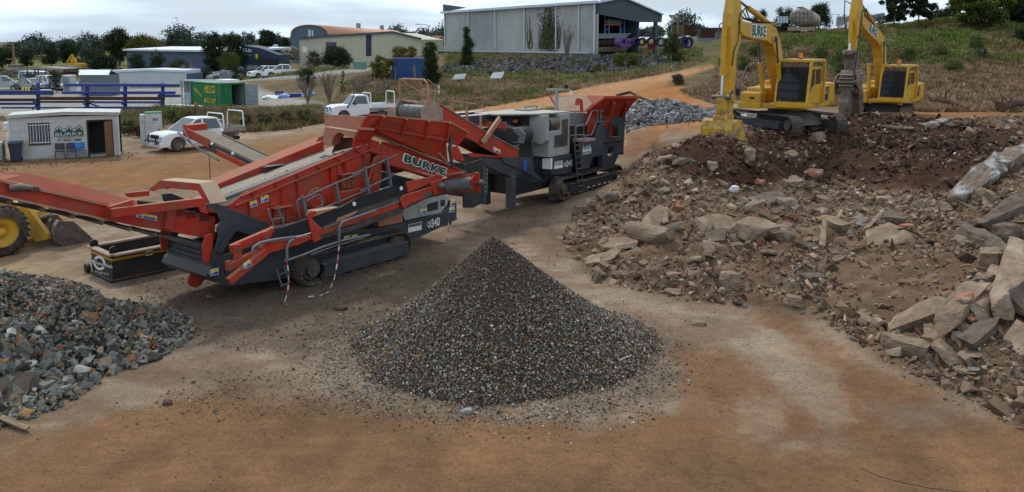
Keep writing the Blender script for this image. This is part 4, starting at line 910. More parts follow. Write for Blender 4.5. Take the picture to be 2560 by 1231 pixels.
 mb=MB();mb.beam(F.y(*zD(800,610),-.95),F.y(*zD(1750,985),-.95),.16,.03);mb.build('dust_ledge',M['dusty'],hw)
 mb=MB();mb.beam(F.y(*zD(1795,630),-1.45),F.y(*zD(1760,790),-1.4),.1,.1);mb.cyl(F.y(*zD(1760,790),-1.4),F.y(*zD(1800,1010),-1.3),.045);mb.build('wing_ram',GR,hw)
 mb=MB();mb.plate([F.y(*zD(a_,b_),-1.2)for a_,b_ in[(1780,760),(1860,740),(1960,940),(1930,930),(1780,920)]],.03);mb.build('rear_flap',O,hw)
 # left wing corner panel and end plates towards the screen
 mb=MB();c1=[F.y(*zD(a_,b_),y_)for a_,b_,y_ in[(870,352,yt),(715,350,-1.35),(535,680,-1.0),(530,770,-.95),(700,715,-.95),(750,660,-.95),(800,600,ybm)]];mb.plate(c1,.02)
 mb.beam(c1[0],c1[1],.06,.05);mb.beam(c1[1],c1[2],.06,.06);mb.beam(c1[2],c1[3],.05,.05);mb.build('wing_corner_panel',O,T)
 mb=MB();mb.beam(F.y(*zD(610,520),-1.25),F.y(*zD(790,530),-1.32),.08,.06);mb.bb(F.y(*zD(590,620),-1.05),F.y(*zD(790,600),-.95)+V((0,0,.03)));mb.build('corner_stiffener',M['orange_dusty'],T)
 xe=c1[1].x
 ep=[F.x(*zD(a_,b_),xe)for a_,b_ in[(145,340),(700,372),(600,520),(560,555),(165,490)]];mb=MB();mb.prism(ep,(.04,0,0));mb.build('hopper_end_plate',M['orange_dusty'],T)
 xh=xe-.25;sh=[F.x(*zD(a_,b_),xh)for a_,b_ in[(165,500),(560,560),(530,650),(350,570),(300,600),(265,660),(240,740),(155,740),(135,640)]];mb=MB();mb.prism(sh,(.35,0,0));mb.build('discharge_hood',M['orange_dusty'],T)
 mb=MB();mb.prism([F.x(*zD(a_,b_),xh+.3)for a_,b_ in[(250,830),(530,760),(530,640),(330,640)]],(.05,0,0));mb.build('rubber_curtain',M['rust'],T)
 mb=MB();c_=F.x(*zD(90,650),xh);mb.prism([c_+V((0,.15,-.1)),c_+V((0,-.18,-.02)),c_+V((0,-.2,.1)),c_+V((0,.0,.03))],(.25,0,0));mb.build('lamp_guard',O,T)
 # motor and upright between box and beam
 mb=MB();mb.prism(S(zD,[(755,655),(870,690),(900,870),(760,830)],-.93),(0,.15,0));mb.build('gear_cover',O,T,.03)
 mb=MB();mb.prism(S(zD,[(850,870),(905,870),(885,1230),(820,1350),(740,1330),(800,1060)],-1.02),(0,.12,0));mb.prism(S(zD,[(800,900),(850,870),(860,890),(780,1100),(730,1230),(720,1200)],-1.05),(0,.05,0));mb.build('upright_column',O,T,.01)
 mb=MB();mb.prism([F.y(a_,b_,-.8)for a_,b_ in[(960,430),(1085,462),(1085,500),(1000,520),(940,520)]],(0,1.4,0));mb.build('dark_underside_fill',M['black'],T)  # black box added to darken the underside where machinery is not modelled
 # far side fines conveyor sticking out behind
 yy=F.y(*zE(1000,600),1.6)
 fx=lambda p,y_:F.z(*zE(*p),y_)
 a0=F.y(*zE(1290,600),1.0);a1=F.y(*zE(330,150),4.2)
 d=(a1-a0);L_=d.length;dn=d.normalized();sdv=dn.cross(V((0,0,1))).normalized();
 def q_(s,o,h):return a0+dn*s*L_+sdv*o+V((0,0,h))
 # choose which side faces the camera
 sg=1 if(F.lo-a0).dot(sdv)>0 else-1
 mb=MB();mb.plate([q_(-.1,-.3,0),q_(1,-.3,0),q_(1,.3,0),q_(-.1,.3,0)],.03);cb=mb.build('fines_belt',M['belt'],T)
 mb=MB();mb.plate([q_(-.1,sg*.34,0),q_(.75,sg*.34,0),q_(.75,sg*.34,-.28),q_(-.1,sg*.34,-.28)],.03);mb.plate([q_(.1,-sg*.34,.04),q_(.8,-sg*.34,.04),q_(.8,-sg*.34,-.2),q_(.1,-sg*.34,-.2)],.05);mb.build('fines_frame',GR,cb)
 mb=MB();mb.plate([q_(.66,sg*.4,.1),q_(1.0,sg*.4,.1),q_(1.0,sg*.4,-.16),q_(.66,sg*.4,-.16)],.03);mb.plate([q_(.1,sg*.4,-.1),q_(.55,sg*.4,-.1),q_(.55,sg*.4,-.26),q_(.1,sg*.4,-.26)],.03);mb.bb(q_(1.02,sg*.3,-.2),q_(1.12,-sg*.3,.1));mb.build('fines_side_plate',O,cb)
 mb=MB();mb.tube([q_(1.12,sg*.45,-.12),q_(.85,sg*.48,-.28),q_(.5,sg*.46,-.36)],.03);mb.tube([q_(1.05,sg*.45,.1),q_(.9,sg*.5,-.2)],.02);mb.build('fines_pipe',M['grey_rail'],cb)
 for s in(.6,.3):mb=MB();mb.cyl(q_(s,sg*.42,.02),q_(s,sg*.46,.02),.045);mb.build('roller_end_cap',M['decal_white'],cb)
 mb=MB();p=q_(.66,sg*.42,-.4);mb.tube([p,V((p.x,p.y,p.z-1.0))],.012,5);mb.build('hanging_strap',M['rust'],T)
 return T
def tape(label,pts3,w=.035,name='barrier_tape'):
 mb=MB()
 pp=[V(p)for p in pts3];seg=[]
 for i in range(len(pp)-1):
  n=max(1,int((pp[i+1]-pp[i]).length/.11))
  for k in range(n):seg.append((pp[i].lerp(pp[i+1],k/n),pp[i].lerp(pp[i+1],(k+1)/n)))
 for i,(a,b)in enumerate(seg):
  mb.beam(a,b,w*(.7+.3*math.sin(i*1.7)),.006,(math.sin(i*.9)*.5,1,.2),m=i%2)
 return mb.build(name,[M['tape_red'],M['decal_white']],None,label=label,cat='barrier tape')
M['deckdirt']=mat_noise('dirt_on_deck',(.15,.115,.08),(.24,.18,.12),5,.95,.4,40)
M['tape_red']=principled('red_tape',(.5,.05,.06),.5)[0]
def zG(x,y):return(1160+x/4.103,220+y/4.103)
def zH(x,y):return(1340+x/4.104,220+y/4.104)
_g=G(1400,503)
FC=Frame(Frame((_g.x,_g.y,0),math.atan2(.8,.6)).world((0,1.35,0)),math.atan2(.8,.6))
def burke_badge(parent,bl,right,up,white,dark,name='company_emblem'):
 """three tools in diamonds over a row of peaks with the name on a band"""
 bl,right,up=V(bl),V(right),V(up);n=right.cross(up).normalized()
 def at(u,v,e=0):return bl+right*u+up*v+n*e
 mb=MB()
 def poly(pts,e,m):mb.add([at(u,v,e)for u,v in pts],[tuple(range(len(pts)))],m)
 for cx,h in((.16,.84),(.5,.86),(.84,.84)):
  poly([(cx-.15,.66),(cx,.42),(cx+.15,.66),(cx,.97)],.004,0);poly([(cx-.115,.66),(cx,.475),(cx+.115,.66),(cx,.90)],.007,1)
  poly([(cx-.05,.6),(cx+.05,.6),(cx+.05,.64),(cx+.02,.66),(cx+.02,.76),(cx-.02,.76),(cx-.02,.66),(cx-.05,.64)],.010,0)
 poly([(.0,.0),(1,0),(1,.45),(.84,.62),(.67,.40),(.5,.62),(.33,.40),(.16,.62),(0,.45)],.005 if False else.011,0)
 ob=mb.build(name,[dark,white],parent)
 text('BURKE',at(.05,.05),right*.9,up*.27,white,parent,off=.03,lift=.016)
 return ob
def build_crusher():
 F=FC;T=fthing('jaw_crusher','dark grey tracked jaw crusher with a red hopper and light grey engine housing','crusher',F)
 O,GR,RL,LG=M['orange'],M['grey'],M['grey_rail'],M['lightgrey']
 S=lambda f,pts,y:[F.y(*f(a_,b_),y)for a_,b_ in pts]
 X=lambda f,pts,x:[F.x(*f(a_,b_),x)for a_,b_ in pts]
 track(T,.35,4.6,-1.1,.5,.42,n=44);track(T,.35,4.6,1.1,.5,.42,n=44,side=1)
 yn=-1.15
 # front skirt with the name
 q=S(zG,[(905,712),(1110,685),(1110,865),(1080,880),(900,895)],yn);mb=MB();mb.prism(q,(0,2.2,0));sk=mb.build('chassis_skirt',GR,T,.01)
 xl=q[0].x
 mb=MB();mb.prism(X(zG,[(905,712),(760,700),(620,700),(560,720),(700,900),(830,985),(900,895)],xl),(.1,0,0));mb.build('front_bulkhead',M['rubber'],sk)
 mb=MB();a_,b_=F.y(*zG(560,720),-.8),F.y(*zG(840,985),-.8);mb.prism(S(zG,[(380,720),(700,712),(720,860),(850,990),(600,850),(430,780)],-.75),(0,.05,0));mb.prism(S(zG,[(150,700),(560,715),(840,960),(800,985),(450,900),(200,780)],-.7),(0,1.3,0));mb.build('conveyor_trough',GR,T)
 mb=MB();a_=X(zG,[(802,725),(893,725),(893,838),(802,830)],xl-.12);mb.prism(a_,(.1,0,0));mb.build('control_box',M['decal_white'],T,.01)
 mb=MB();mb.prism(S(zG,[(610,738),(650,738),(638,850),(610,850)],-.77),(0,.003,0));mb.build('blue_label',M['decal_blue'],T)
 mb=MB();mb.prism(S(zG,[(925,760),(1015,745),(1015,820),(925,835)],yn-.006),(0,.003,0));mb.build('nameplate',LG,sk)
 mb=MB();mb.prism(S(zG,[(927,803),(1013,788),(1013,818),(927,832)],yn-.009),(0,.002,0));mb.build('nameplate_band',M['decal_white'],sk)
 def lett(s,bl,br,tl,y,mat,par,f=zG,**k):A_,B_,C_=F.y(*f(*bl),y),F.y(*f(*br),y),F.y(*f(*tl),y);return text(s,A_,B_-A_,C_-A_,mat,par,**k)
 lett('SANDVIK',(930,795),(1010,782),(930,755),yn-.01,M['decal_white'],sk,off=.01)
 lett('QJ',(1020,815),(1048,808),(1020,770),yn-.006,M['decal_white'],sk,off=.02);lett('341',(1050,810),(1105,795),(1050,750),yn-.006,M['decal_white'],sk,off=.03)
 # engine housing
 x0=F.y(*zG(870,700),yn).x;p=S(zG,[(870,705),(1082,678),(1088,272),(985,265),(985,470),(880,470)],yn)
 zt=F.y(*zG(1000,268),yn).z;zb=F.y(*zG(1000,690),yn).z;x1=F.y(*zG(1085,500),yn).x;xm=F.y(*zG(985,440),yn).x;zm=F.y(*zG(930,440),yn).z
 mb=MB();mb.bb((x0,yn,zb),(x1,1.1,zm));mb.bb((xm,yn+.0,zm),(x1,1.1,zt));mb.bb((x0-.1,yn+.45,zm),(xm,1.1,zt-.02));eh=mb.build('engine_housing',LG,T,.02)
 mb=MB();mb.prism(S(zG,[(1000,320),(1075,312),(1068,600),(920,625),(925,482),(998,472)],yn-.012),(0,.01,0));mb.build('radiator_grille',M['dusty'],eh)
 mb=MB();mb.prism(S(zG,[(1008,328),(1068,320),(1062,592),(928,615),(932,490),(1004,480)],yn-.02),(0,.01,0));mb.build('grille_mesh',M['belt'],eh)
 mb=MB();c_=F.y(*zG(895,370),yn+.25);mb.cyl(c_+V((-.35,0,0)),c_+V((.25,0,0)),.26,n=20);mb.cyl(c_+V((-.42,0,0)),c_+V((-.35,0,0)),.2,n=20);mb.build('air_filter',M['steel'],eh)
 mb=MB();xq=x0-.25;hq=X(zG,[(668,288),(845,282),(843,545),(795,585),(668,545)],xq);mb.prism(hq,(.2,0,0));mb.build('raised_hood',LG,eh,.02)
 ytl=F.x(*zG(668,288),xq).y
 mb=MB();rt=F.z(*zG(300,262),zt+.05);rr_=F.z(*zG(610,245),zt+.05)
 mb.plate([V((xq,yn+.3,zt+.05)),V((x1,yn,zt+.03)),V((x1,1.2,zt+.04)),V((xq-1.3,1.3,zt+.06)),V((xq-1.3,.2,zt+.06))],.06);mb.build('housing_roof',LG,eh,.01)
 mb=MB();mb.tube([V((x0+.6,.4,zt)),V((x0+.6,.4,zt+.22)),V((x1-.1,.4,zt+.22)),V((x1-.1,.4,zt))],.025);mb.bb((x0+.4,.1,zt),(x1-.1,.8,zt+.12));mb.build('roof_rail',RL,eh)
 # side screen panel left of the housing and the dark gantry with overband magnet
 mb=MB();gp=X(zG,[(440,292),(668,288),(660,560),(700,720),(560,720),(560,600),(620,480),(560,410),(440,370)],xq+.1);mb.prism(gp,(.12,0,0));mb.build('gantry_panel',GR,T)
 yg0=gp[0].y
 mb=MB();gz=F.x(*zG(430,295),xq).z;g0=F.x(*zG(430,295),xq-.1)
 mb.beam(V((g0.x,g0.y,gz)),V((g0.x-3.2,g0.y+.1,gz+.05)),.14,.32);mb.beam(V((g0.x,g0.y+1.2,gz)),V((g0.x-3.2,g0.y+1.3,gz+.05)),.14,.32);mb.build('gantry_beam',GR,T)
 mb=MB();mb.beam(V((g0.x,g0.y,gz+.17)),V((g0.x-3.2,g0.y+.1,gz+.22)),.2,.03);mb.beam(V((g0.x,g0.y+1.2,gz+.17)),V((g0.x-3.2,g0.y+1.3,gz+.22)),.2,.03);mb.build('beam_cap',M['white'],T)
 mb=MB();c_=F.x(*zG(300,390),xq-1.2);mb.beam(F.x(*zG(100,350),xq-1.6),F.x(*zG(420,395),xq-.8),.25,.22);mb.build('magnet_drive_beam',O,T)
 mb=MB();a_=F.x(*zG(300,480),xq-.9);b_=F.x(*zG(560,490),xq-.9);mb.beam(a_,b_,.8,.42);mb.cyl(b_+V((-.5,0,0)),b_+V((.5,0,0)),.33,n=20);mb.cyl(a_+V((-.5,0,0)),a_+V((.5,0,0)),.3,n=20);mg=mb.build('overband_magnet',M['rubber'],T)
 mb=MB();mb.prism(X(zG,[(500,440),(560,410),(628,475),(610,570),(470,560),(540,555),(570,500)],xq-1.42),(.04,0,0));mb.build('magnet_guard',RL,mg)
 mb=MB();c_=F.x(*zG(525,325),xq-.05);mb.cyl(c_+V((0,0,-.12)),c_,.1,n=14);bc=mb.build('beacon',M['amber'],T);mb=MB();mb.bb(c_+V((-.12,-.2,-.2)),c_+V((.1,.12,-.12)));mb.build('beacon_base',M['black'],bc)
 # strut from magnet to conveyor
 mb=MB();mb.beam(F.y(*zG(368,310),-.72),F.y(*zG(190,565),-.72),.1,.16);mb.build('conveyor_strut',M['orange_dusty'],T)
 # jaw box, platform, rear frame
 mb=MB();mb.prism(S(zH,[(345,255),(420,250),(385,385),(345,390)],-1.0),(0,.05,0));mb.prism([F.y(*zH(a_,b_),-.7)for a_,b_ in[(350,255),(495,255),(525,370),(525,560),(350,620)]],(0,1.5,0));mb.build('jaw_box',M['grey_rail'],T,.02)
 mb=MB();mb.prism([F.y(*zH(a_,b_),-.85)for a_,b_ in[(345,390),(520,400),(700,560),(700,860),(440,860),(345,800)]],(0,1.7,0));mb.build('crusher_body',M['black'],T)
 yp=-1.4
 mb=MB();mb.prism(S(zH,[(455,575),(600,550),(640,400),(700,345),(695,690),(585,710),(540,830),(465,835),(430,700)],yp),(0,.05,0));pl=mb.build('platform_side',GR,T,.008)
 mb=MB();mb.bb(F.y(*zH(490,560),yp),F.y(*zH(620,500),yp)+V((0,.7,-.05)));mb.build('platform_deck',M['dusty'],pl)
 A_,B_,C_=F.y(*zH(475,690),yp-.01),F.y(*zH(565,670),yp-.01),F.y(*zH(475,590),yp-.01);burke_badge(pl,A_,B_-A_,C_-A_,M['grey'],M['decal_white'])
 yr_=-1.1
 mb=MB();body=[(690,560),(700,345),(740,290),(918,285),(900,640),(860,670),(760,865),(690,870),(680,690)]
 # frame drawn as bars round its openings
 mb.prism(S(zH,[(740,290),(918,285),(912,370),(740,375)],yr_),(0,.06,0));mb.prism(S(zH,[(700,300),(755,290),(740,560),(692,560)],yr_-.003),(0,.06,0));mb.prism(S(zH,[(852,370),(914,366),(905,530),(848,535)],yr_),(0,.06,0));mb.prism(S(zH,[(690,515),(905,505),(902,600),(690,610)],yr_-.006),(0,.07,0))
 mb.prism(S(zH,[(690,610),(738,606),(735,690),(770,700),(795,650),(790,604),(902,600),(898,640),(860,670),(770,860),(700,865),(690,700)],yr_+.002),(0,.06,0))
 rf=mb.build('rear_frame',GR,T,.008)
 mb=MB();mb.beam(S(zH,[(690,550)],yr_-.07)[0],S(zH,[(902,528)],yr_-.07)[0],.1,.05);mb.beam(S(zH,[(745,368)],yr_-.03)[0],S(zH,[(856,362)],yr_-.03)[0],.06,.05);mb.beam(S(zH,[(745,512)],yr_-.03)[0],S(zH,[(852,502)],yr_-.03)[0],.06,.05);mb.beam(S(zH,[(750,365)],yr_-.03)[0],S(zH,[(742,510)],yr_-.03)[0],.06,.05);mb.build('frame_flange',GR,rf)
 mb=MB();q=F.x(*zH(905,290),F.y(*zH(905,290),yr_).x);xr_=q.x;mb.bb((xr_-.1,yr_,1.2),(xr_,1.1,q.z));mb.bb((F.y(*zH(700,560),yr_).x,.95,1.0),(xr_,1.1,q.z));mb.build('far_frame',GR,T)
 mb=MB();c_=F.y(*zH(768,440),-.7);mb.cyl(c_,c_+V((0,.3,0)),.33,n=24);mb.build('flywheel',O,T)
 mb=MB();c_=F.y(*zH(575,815),-.8);mb.cyl(c_,c_+V((0,.3,0)),.25,n=20);mb.build('track_drive',O,T)
 mb=MB();mb.prism(S(zH,[(680,680),(715,675),(745,720),(745,860),(690,860)],-1.25),(0,.25,0));mb.build('jack_housing',GR,T,.02)
 # hopper
 far=S(zH,[(145,85),(515,82),(590,170),(480,240),(215,238)],1.35)
 ff=[F.y(*zH(a_,b_),y_)for a_,b_,y_ in[(145,85,1.75),(515,82,1.75),(580,165,1.4),(490,240,1.05),(235,240,1.05)]]
 mb=MB();mb.plate(ff,.04);hp=mb.build('hopper_far_side',M['orange_dusty'],T)
 mb=MB();fr=[F.y(*zH(a_,b_),y_)for a_,b_,y_ in[(517,82,1.75),(780,86,1.75),(1030,92,1.75),(860,120,1.3),(590,168,1.35)]];mb.plate(fr,.04);mb.beam(ff[0]+V((0,0,.0)),fr[2],.06,.05);mb.beam(ff[0],ff[4],.07,.08);mb.build('hopper_far_extension',O,hp)
 mb=MB();nt=[F.y(*zH(a_,b_),y_)for a_,b_,y_ in[(525,235,-1.15),(705,98,-1.75),(1045,95,-1.9),(1040,125,-1.88),(800,150,-1.7),(700,290,-1.15),(490,245,-1.1)]]
 n0,n1,n2=nt[0],nt[1],nt[2]
 low0,low1=F.y(*zH(530,300),-1.05),F.y(*zH(900,285),-1.05)
 mb.plate([n0,n1,low1.lerp(low0,.45),low0],.03);mb.plate([n1,n2,low1,low1.lerp(low0,.45)],.03);nw=mb.build('hopper_near_wing',O,T)
 mb=MB();mb.beam(n0,n1,.1,.08);mb.beam(n1,n2,.12,.12);mb.build('wing_rim',O,nw,.01)
 mb=MB()
 for t_,u_ in(((800,150),(710,400)),((940,140),(890,290))):mb.beam(F.y(*zH(*t_),-1.7),F.y(*zH(*u_),-1.15),.14,.16)
 mb.build('wing_brace',O,nw)
 mb=MB();mb.prism(S(zH,[(530,250),(600,250),(620,400),(590,480),(530,480)],-.95),(0,.04,0));mb.build('feeder_side',O,T)
 mb=MB();e0=F.y(*zH(1040,95),-1.85);mb.plate([e0+V((0,.1,0)),fr[2],V((xr_-.1,1.05,low1.z)),V((xr_-.1,-1.05,low1.z))],.04);mb.build('hopper_back',O,T)
 mb=MB();a_,b_,c_=[F.y(*zH(*p_),-.4)for p_ in((470,245),(462,130),(425,118))];mb.beam(a_,b_,.1,.1);mb.beam(b_,c_,.1,.1);mb.beam(c_,c_+V((-.02,0,-.25)),.12,.12);mb.build('grease_arm',O,T)
 # handrails
 mb=MB()
 def tb(pts,y=yp+.02,r=.022):mb.tube([F.y(*zH(a_,b_),y)for a_,b_ in pts],r)
 tb([(455,385),(515,375),(575,240),(600,235),(690,235)]);tb([(690,235),(665,250),(665,345)]);tb([(480,490),(570,485),(620,350),(700,345)]);tb([(630,240),(630,345)]);tb([(410,540),(410,400),(430,388),(470,388),(490,400),(490,545)]);tb([(355,385),(385,385),(400,400),(400,540)]);tb([(350,490),(490,480)]);tb([(395,540),(480,540)])
 mb.build('handrails',RL,T)
 mb=MB();l0,l1=F.y(*zH(395,560),yp-.05),F.y(*zH(440,1100),yp-.05);r0,r1=F.y(*zH(445,560),yp-.05),F.y(*zH(488,1090),yp-.05)
 mb.tube([l0,l1],.03);mb.tube([r0,r1],.03)
 for k in range(9):mb.beam(l0.lerp(l1,(k+.5)/9),r0.lerp(r1,(k+.5)/9),.12,.03)
 mb.build('access_ladder',M['trackm'],T)
 # legs
 for(a_,b_,y_)in(((190,905),(170,1165),-1.0),):
  mb=MB();t_,u_=F.y(*zH(*a_),y_),F.y(*zH(*b_),y_);mb.beam(t_,V((t_.x,t_.y,.35)),.28,.28);mb.cyl(V((t_.x,t_.y,.4)),V((t_.x,t_.y,.02)),.11);mb.cyl(V((t_.x,t_.y,.05)),V((t_.x,t_.y,0)),.22);mb.build('jack_leg',GR,T,.01)
 t_=F.y(*zG(480,930),-.6)
 for u in(0,1.2):mb=MB();mb.beam(V((t_.x,t_.y+u,1.2)),V((t_.x,t_.y+u,0)),.3,.25);mb.build('front_leg',GR,T,.01)
 mb=MB();mb.bb((t_.x+.2,-.7,.45),(3.9,.7,1.25));mb.build('dark_belly_fill',M['black'],T)  # black mass added to stand in for the darkness under the trough
 # camera mast
 a_,b_=F.y(*zH(205,250),-.2),F.y(*zH(215,22),-.2);mb=MB();mb.cyl(a_,b_,.07);m_=mb.build('lamp_mast',LG,T)
 mb=MB();mb.beam(b_+V((-.25,.35,.02)),b_+V((.2,-.5,.02)),.06,.08);mb.build('mast_crossbar',LG,m_)
 for s in(-.45,.3):mb=MB();mb.bb(b_+V((-.06,s-.07,.07)),b_+V((.06,s+.07,.24)));mb.build('work_lamp',M['black'],m_,.02)
 # product conveyor over the screener hopper
 yv=-.62
 side=[zD(1590,205),zD(1640,215),zG(0,305),zG(240,468),zG(500,612),zG(560,640),zG(562,715),zG(455,748),zG(200,615),zD(2170,755),zD(2100,700),zD(1980,640),zD(1640,410),zD(1590,345)]
 q=[F.y(a_,b_,yv)for a_,b_ in side];mb=MB();mb.prism(q,(0,.05,0));pc=mb.build('product_conveyor_side',O,T,.006)
 mb=MB();mb.prism([V((p_.x,-yv,p_.z))for p_ in q],(0,-.05,0));mb.build('product_conveyor_far_side',O,pc)
 mb=MB();mb.beam(q[1]+V((0,.03,.02)),q[3]+V((0,.03,.02)),.13,.03);mb.beam(q[3]+V((0,.03,.02)),q[5]+V((0,.03,.02)),.13,.03);mb.build('dusty_top_flange',M['dusty'],pc)
 a_,b_=q[1]+V((.1,-yv,-.14)),q[5]+V((0,-yv,-.2));mb=MB();mb.beam(a_,b_,1.0,.05);mb.build('product_belt',M['belt'],pc)
 e=(b_-a_);mb=MB();mb.beam(a_+V((.3,0,-.3)),b_+V((-.3,0,-.25)),.9,.05);mb.build('belt_return',M['belt_clean'],pc)
 hx=(q[0].x+q[-1].x)/2;hd0=F.y(*zD(1270,308),0);
 hdr=F.y(*zD(1455,300),yv+.1);xh=hdr.x;hdl=F.x(*zD(1088,300),xh);zc=F.y(*zD(1455,312),yv+.1).z
 mb=MB();mb.cyl((xh,yv+.1,zc),(xh,-yv-.1,zc),.225,n=28);mb.build('head_drum',M['bluegrey_drum'],pc)
 for s in(-1,1):
  mb=MB();y_=s*(-yv-.03);mb.prism([V((xh-.22,y_,zc-.3)),V((xh-.25,y_,zc+.1)),V((xh-.1,y_,zc+.36)),V((xh+.1,y_,zc+.36)),V((xh+.7,y_,zc+.1)),V((xh+.7,y_,zc-.3))],(0,s*.06,0));mb.bb((xh-.25,y_,zc-.25),(xh+.1,y_+s*.4,zc+.12))if s>0 else mb.bb((xh-.3,y_,zc-.28),(xh-.05,y_+s*.12,zc+.2));mb.build('drum_cheek_plate',M['dusty'],pc,.01)
 mb=MB();mb.plate([V((xh-.05,.55,zc+.36)),V((xh+.5,.55,zc+.28)),V((xh+.6,-.2,zc+.25)),V((xh+.1,.2,zc+.3))],.02);mb.build('scraper_cover',M['dusty'],pc)
 ht=zc+1.05
 mb=MB();mb.tube([V((xh,.62,zc+.3)),V((xh-.02,.62,ht-.12)),V((xh-.02,.5,ht)),V((xh-.02,-.5,ht)),V((xh-.02,-.64,ht-.12)),V((xh,-.64,zc+.25))],.035);mb.tube([V((xh,-.3,ht)),V((xh+.05,-.32,ht-.3)),V((xh+.05,-.34,zc+.3))],.03)
 mb.tube([V((xh,-.64,ht)),V((xh+1.2,-.64,ht-.75)),q[2]+V((.6,0,.42))],.02);mb.tube([V((xh,.64,ht)),V((xh+2.5,.64,ht-1.3))],.02)
 for k in range(3):p_=q[1].lerp(q[3],.25+.3*k);mb.beam(p_,p_+V((0,0,.5)),.05,.08)
 mb.build('conveyor_guard_hoop',M['orange_dusty'],pc)
 mb=MB();mb.prism(S(zG,[(75,670),(400,705),(415,735),(380,745),(75,705)],-.7),(0,.1,0));mb.build('lift_frame',O,T)
 sticker(pc,F,[zG(300,645),zG(370,680),zG(375,640),zG(303,603)],yv-.01)
 # hanging dust skirt behind the screener hopper
 mb=MB();mb.prism(S(zG,[(0,790),(190,730),(190,1180),(100,1231),(0,1231)],-1.6),(0,.06,0));mb.prism(S(zG,[(190,800),(205,800),(205,1100),(190,1150)],-1.6),(0,1.6,0));mb.build('rubber_skirt',M['rubber'],T)
 mb=MB();l0,l1=F.y(*zG(205,800),-1.2),F.y(*zG(200,1090),-1.2);r0,r1=F.y(*zG(238,830),-1.2),F.y(*zG(232,1080),-1.2);mb.tube([l0,l1],.025);mb.tube([r0,r1],.025)
 for k in range(6):mb.beam(l0.lerp(l1,(k+.5)/6),r0.lerp(r1,(k+.5)/6),.05,.03)
 mb.build('skirt_ladder',M['grey_rail'],T)
 return T
def build_excavator(O3,th,track_dir,chord,armlen,attach,label):
 """tracked excavator; local x forward, y to the operator's left, z up from the ground"""
 T=thing('excavator',label,'excavator',O3,th,'yellow excavators on the rubble');YL,GR=M['yellow'],M['grey']
 # undercarriage turned against the upper body
 a=track_dir-th
 ua=MB();ua.bb((-.9,-.9,.45),(.9,.9,.95));ua.prism([V((-1.5,-1.0,.4)),V((1.5,-1.0,.4)),V((.9,-.5,.9)),V((-.9,-.5,.9))],(0,2.0,0));ua.cyl((0,0,.9),(0,0,1.18),.75,n=24)
 b=ua.build('car_body',GR,T,.02);b.rotation_euler=(0,0,a)
 for s in(-1,1):
  t=track(T,-2.0,2.0,s*1.3,.6,.47,n=48,side=s);t.rotation_euler=(0,0,a)
  # upper deck
 zd=1.2
 mb=MB();mb.prism([V((-3.1,-1.3,zd)),V((-2.6,-1.52,zd)),V((1.75,-1.52,zd)),V((1.75,1.52,zd)),V((-2.6,1.52,zd)),V((-3.1,1.3,zd))],(0,0,.22));dk=mb.build('deck_frame',YL,T,.02)
 mb=MB();mb.prism([V((-3.25,-1.1,zd-.05)),V((-2.75,-1.52,zd-.05)),V((-2.1,-1.52,zd-.05)),V((-2.1,1.52,zd-.05)),V((-2.75,1.52,zd-.05)),V((-3.25,1.1,zd-.05))],(0,0,1.15));mb.build('counterweight',YL,T,.06)
 mb=MB();mb.bb((-2.1,-1.48,zd+.22),(-.3,1.48,2.2));mb.bb((-2.0,-1.2,2.2),(-.5,.9,2.42));mb.build('engine_hood',YL,T,.04)
 mb=MB();mb.bb((-.3,-1.5,zd+.22),(1.0,-.55,2.12));mb.build('fuel_tank',YL,T,.05)
 mb=MB();mb.bb((1.0,-1.5,zd+.22),(1.82,-.5,1.92));tb=mb.build('tool_box',YL,T,.05)
 mb=MB();mb.bb((1.82,-1.0,1.62),(1.835,-.78,1.72));mb.build('model_plate',M['decal_dark'],tb)
 mb=MB();mb.bb((1.3,-1.52,zd+.0),(1.95,-.45,zd+.26));mb.build('side_step',YL,T,.02)
 # left side: door with grille behind the cab, step
 mb=MB();mb.bb((-2.05,1.48,1.5),(-1.2,1.5,2.15));
 gl=mb.build('grille_door',M['yellow_worn'],T)
 mb=MB()
 for k in range(3):mb.bb((-1.95,1.5,1.88+k*.09),(-1.45,1.51,1.94+k*.09))
 mb.bb((-1.8,1.5,1.5),(-1.3,1.512,1.8));mb.build('grille_slots',M['decal_dark'],gl)
 # cab with guard cage
 x0,x1,y0,y1,z0,z1=-.35,1.75,.36,1.56,zd+.22,3.05
 xt=1.38
 mb=MB();mb.prism([V((x0,y0,z0)),V((1.5,y0,z0)),V((1.22,y0,z1)),V((x0,y0,z1))],(0,y1-y0,0));cb=mb.build('cab',M['glass'],T,.03)
 mb=MB()
 for yy in(y0,y1):
  mb.beam((1.55,yy,z0),(1.25,yy,z1),.07,.07);mb.beam((x0,yy,z0),(x0,yy,z1),.1,.1);mb.beam((.5,yy,z0+.2),(.5,yy,z1),.06,.06);mb.beam((x0,yy,z1),(1.25,yy,z1),.08,.08)
 mb.prism([V((x0,y1-.03,z0)),V((1.5,y1-.03,z0)),V((1.46,y1-.03,z0+.25)),V((.8,y1-.03,z0+.8)),V((.5,y1-.03,z0+.9)),V((x0,y1-.03,z0+.9))],(0,.06,0));mb.bb((x0,y0-.03,z0),(1.5,y0+.02,z0+.7))
 mb.bb((1.44,y0,z0),(1.56,y1,z0+.16));mb.bb((x0,y0,z1-.03),(1.28,y1,z1+.08));mb.build('cab_frame',YL,cb,.015)
 mb=MB();seat=MB();seat.bb((.1,.75,2.0),(.6,1.2,2.12));
 # guard frame in front and over the roof
 gz0,gz1=zd+.3,3.42
 mb=MB()
 A0,A1,B0,B1=V((1.95,y0-.1,gz0)),V((1.95,y1+.14,gz0)),V((1.5,y0-.1,gz1)),V((1.5,y1+.14,gz1))
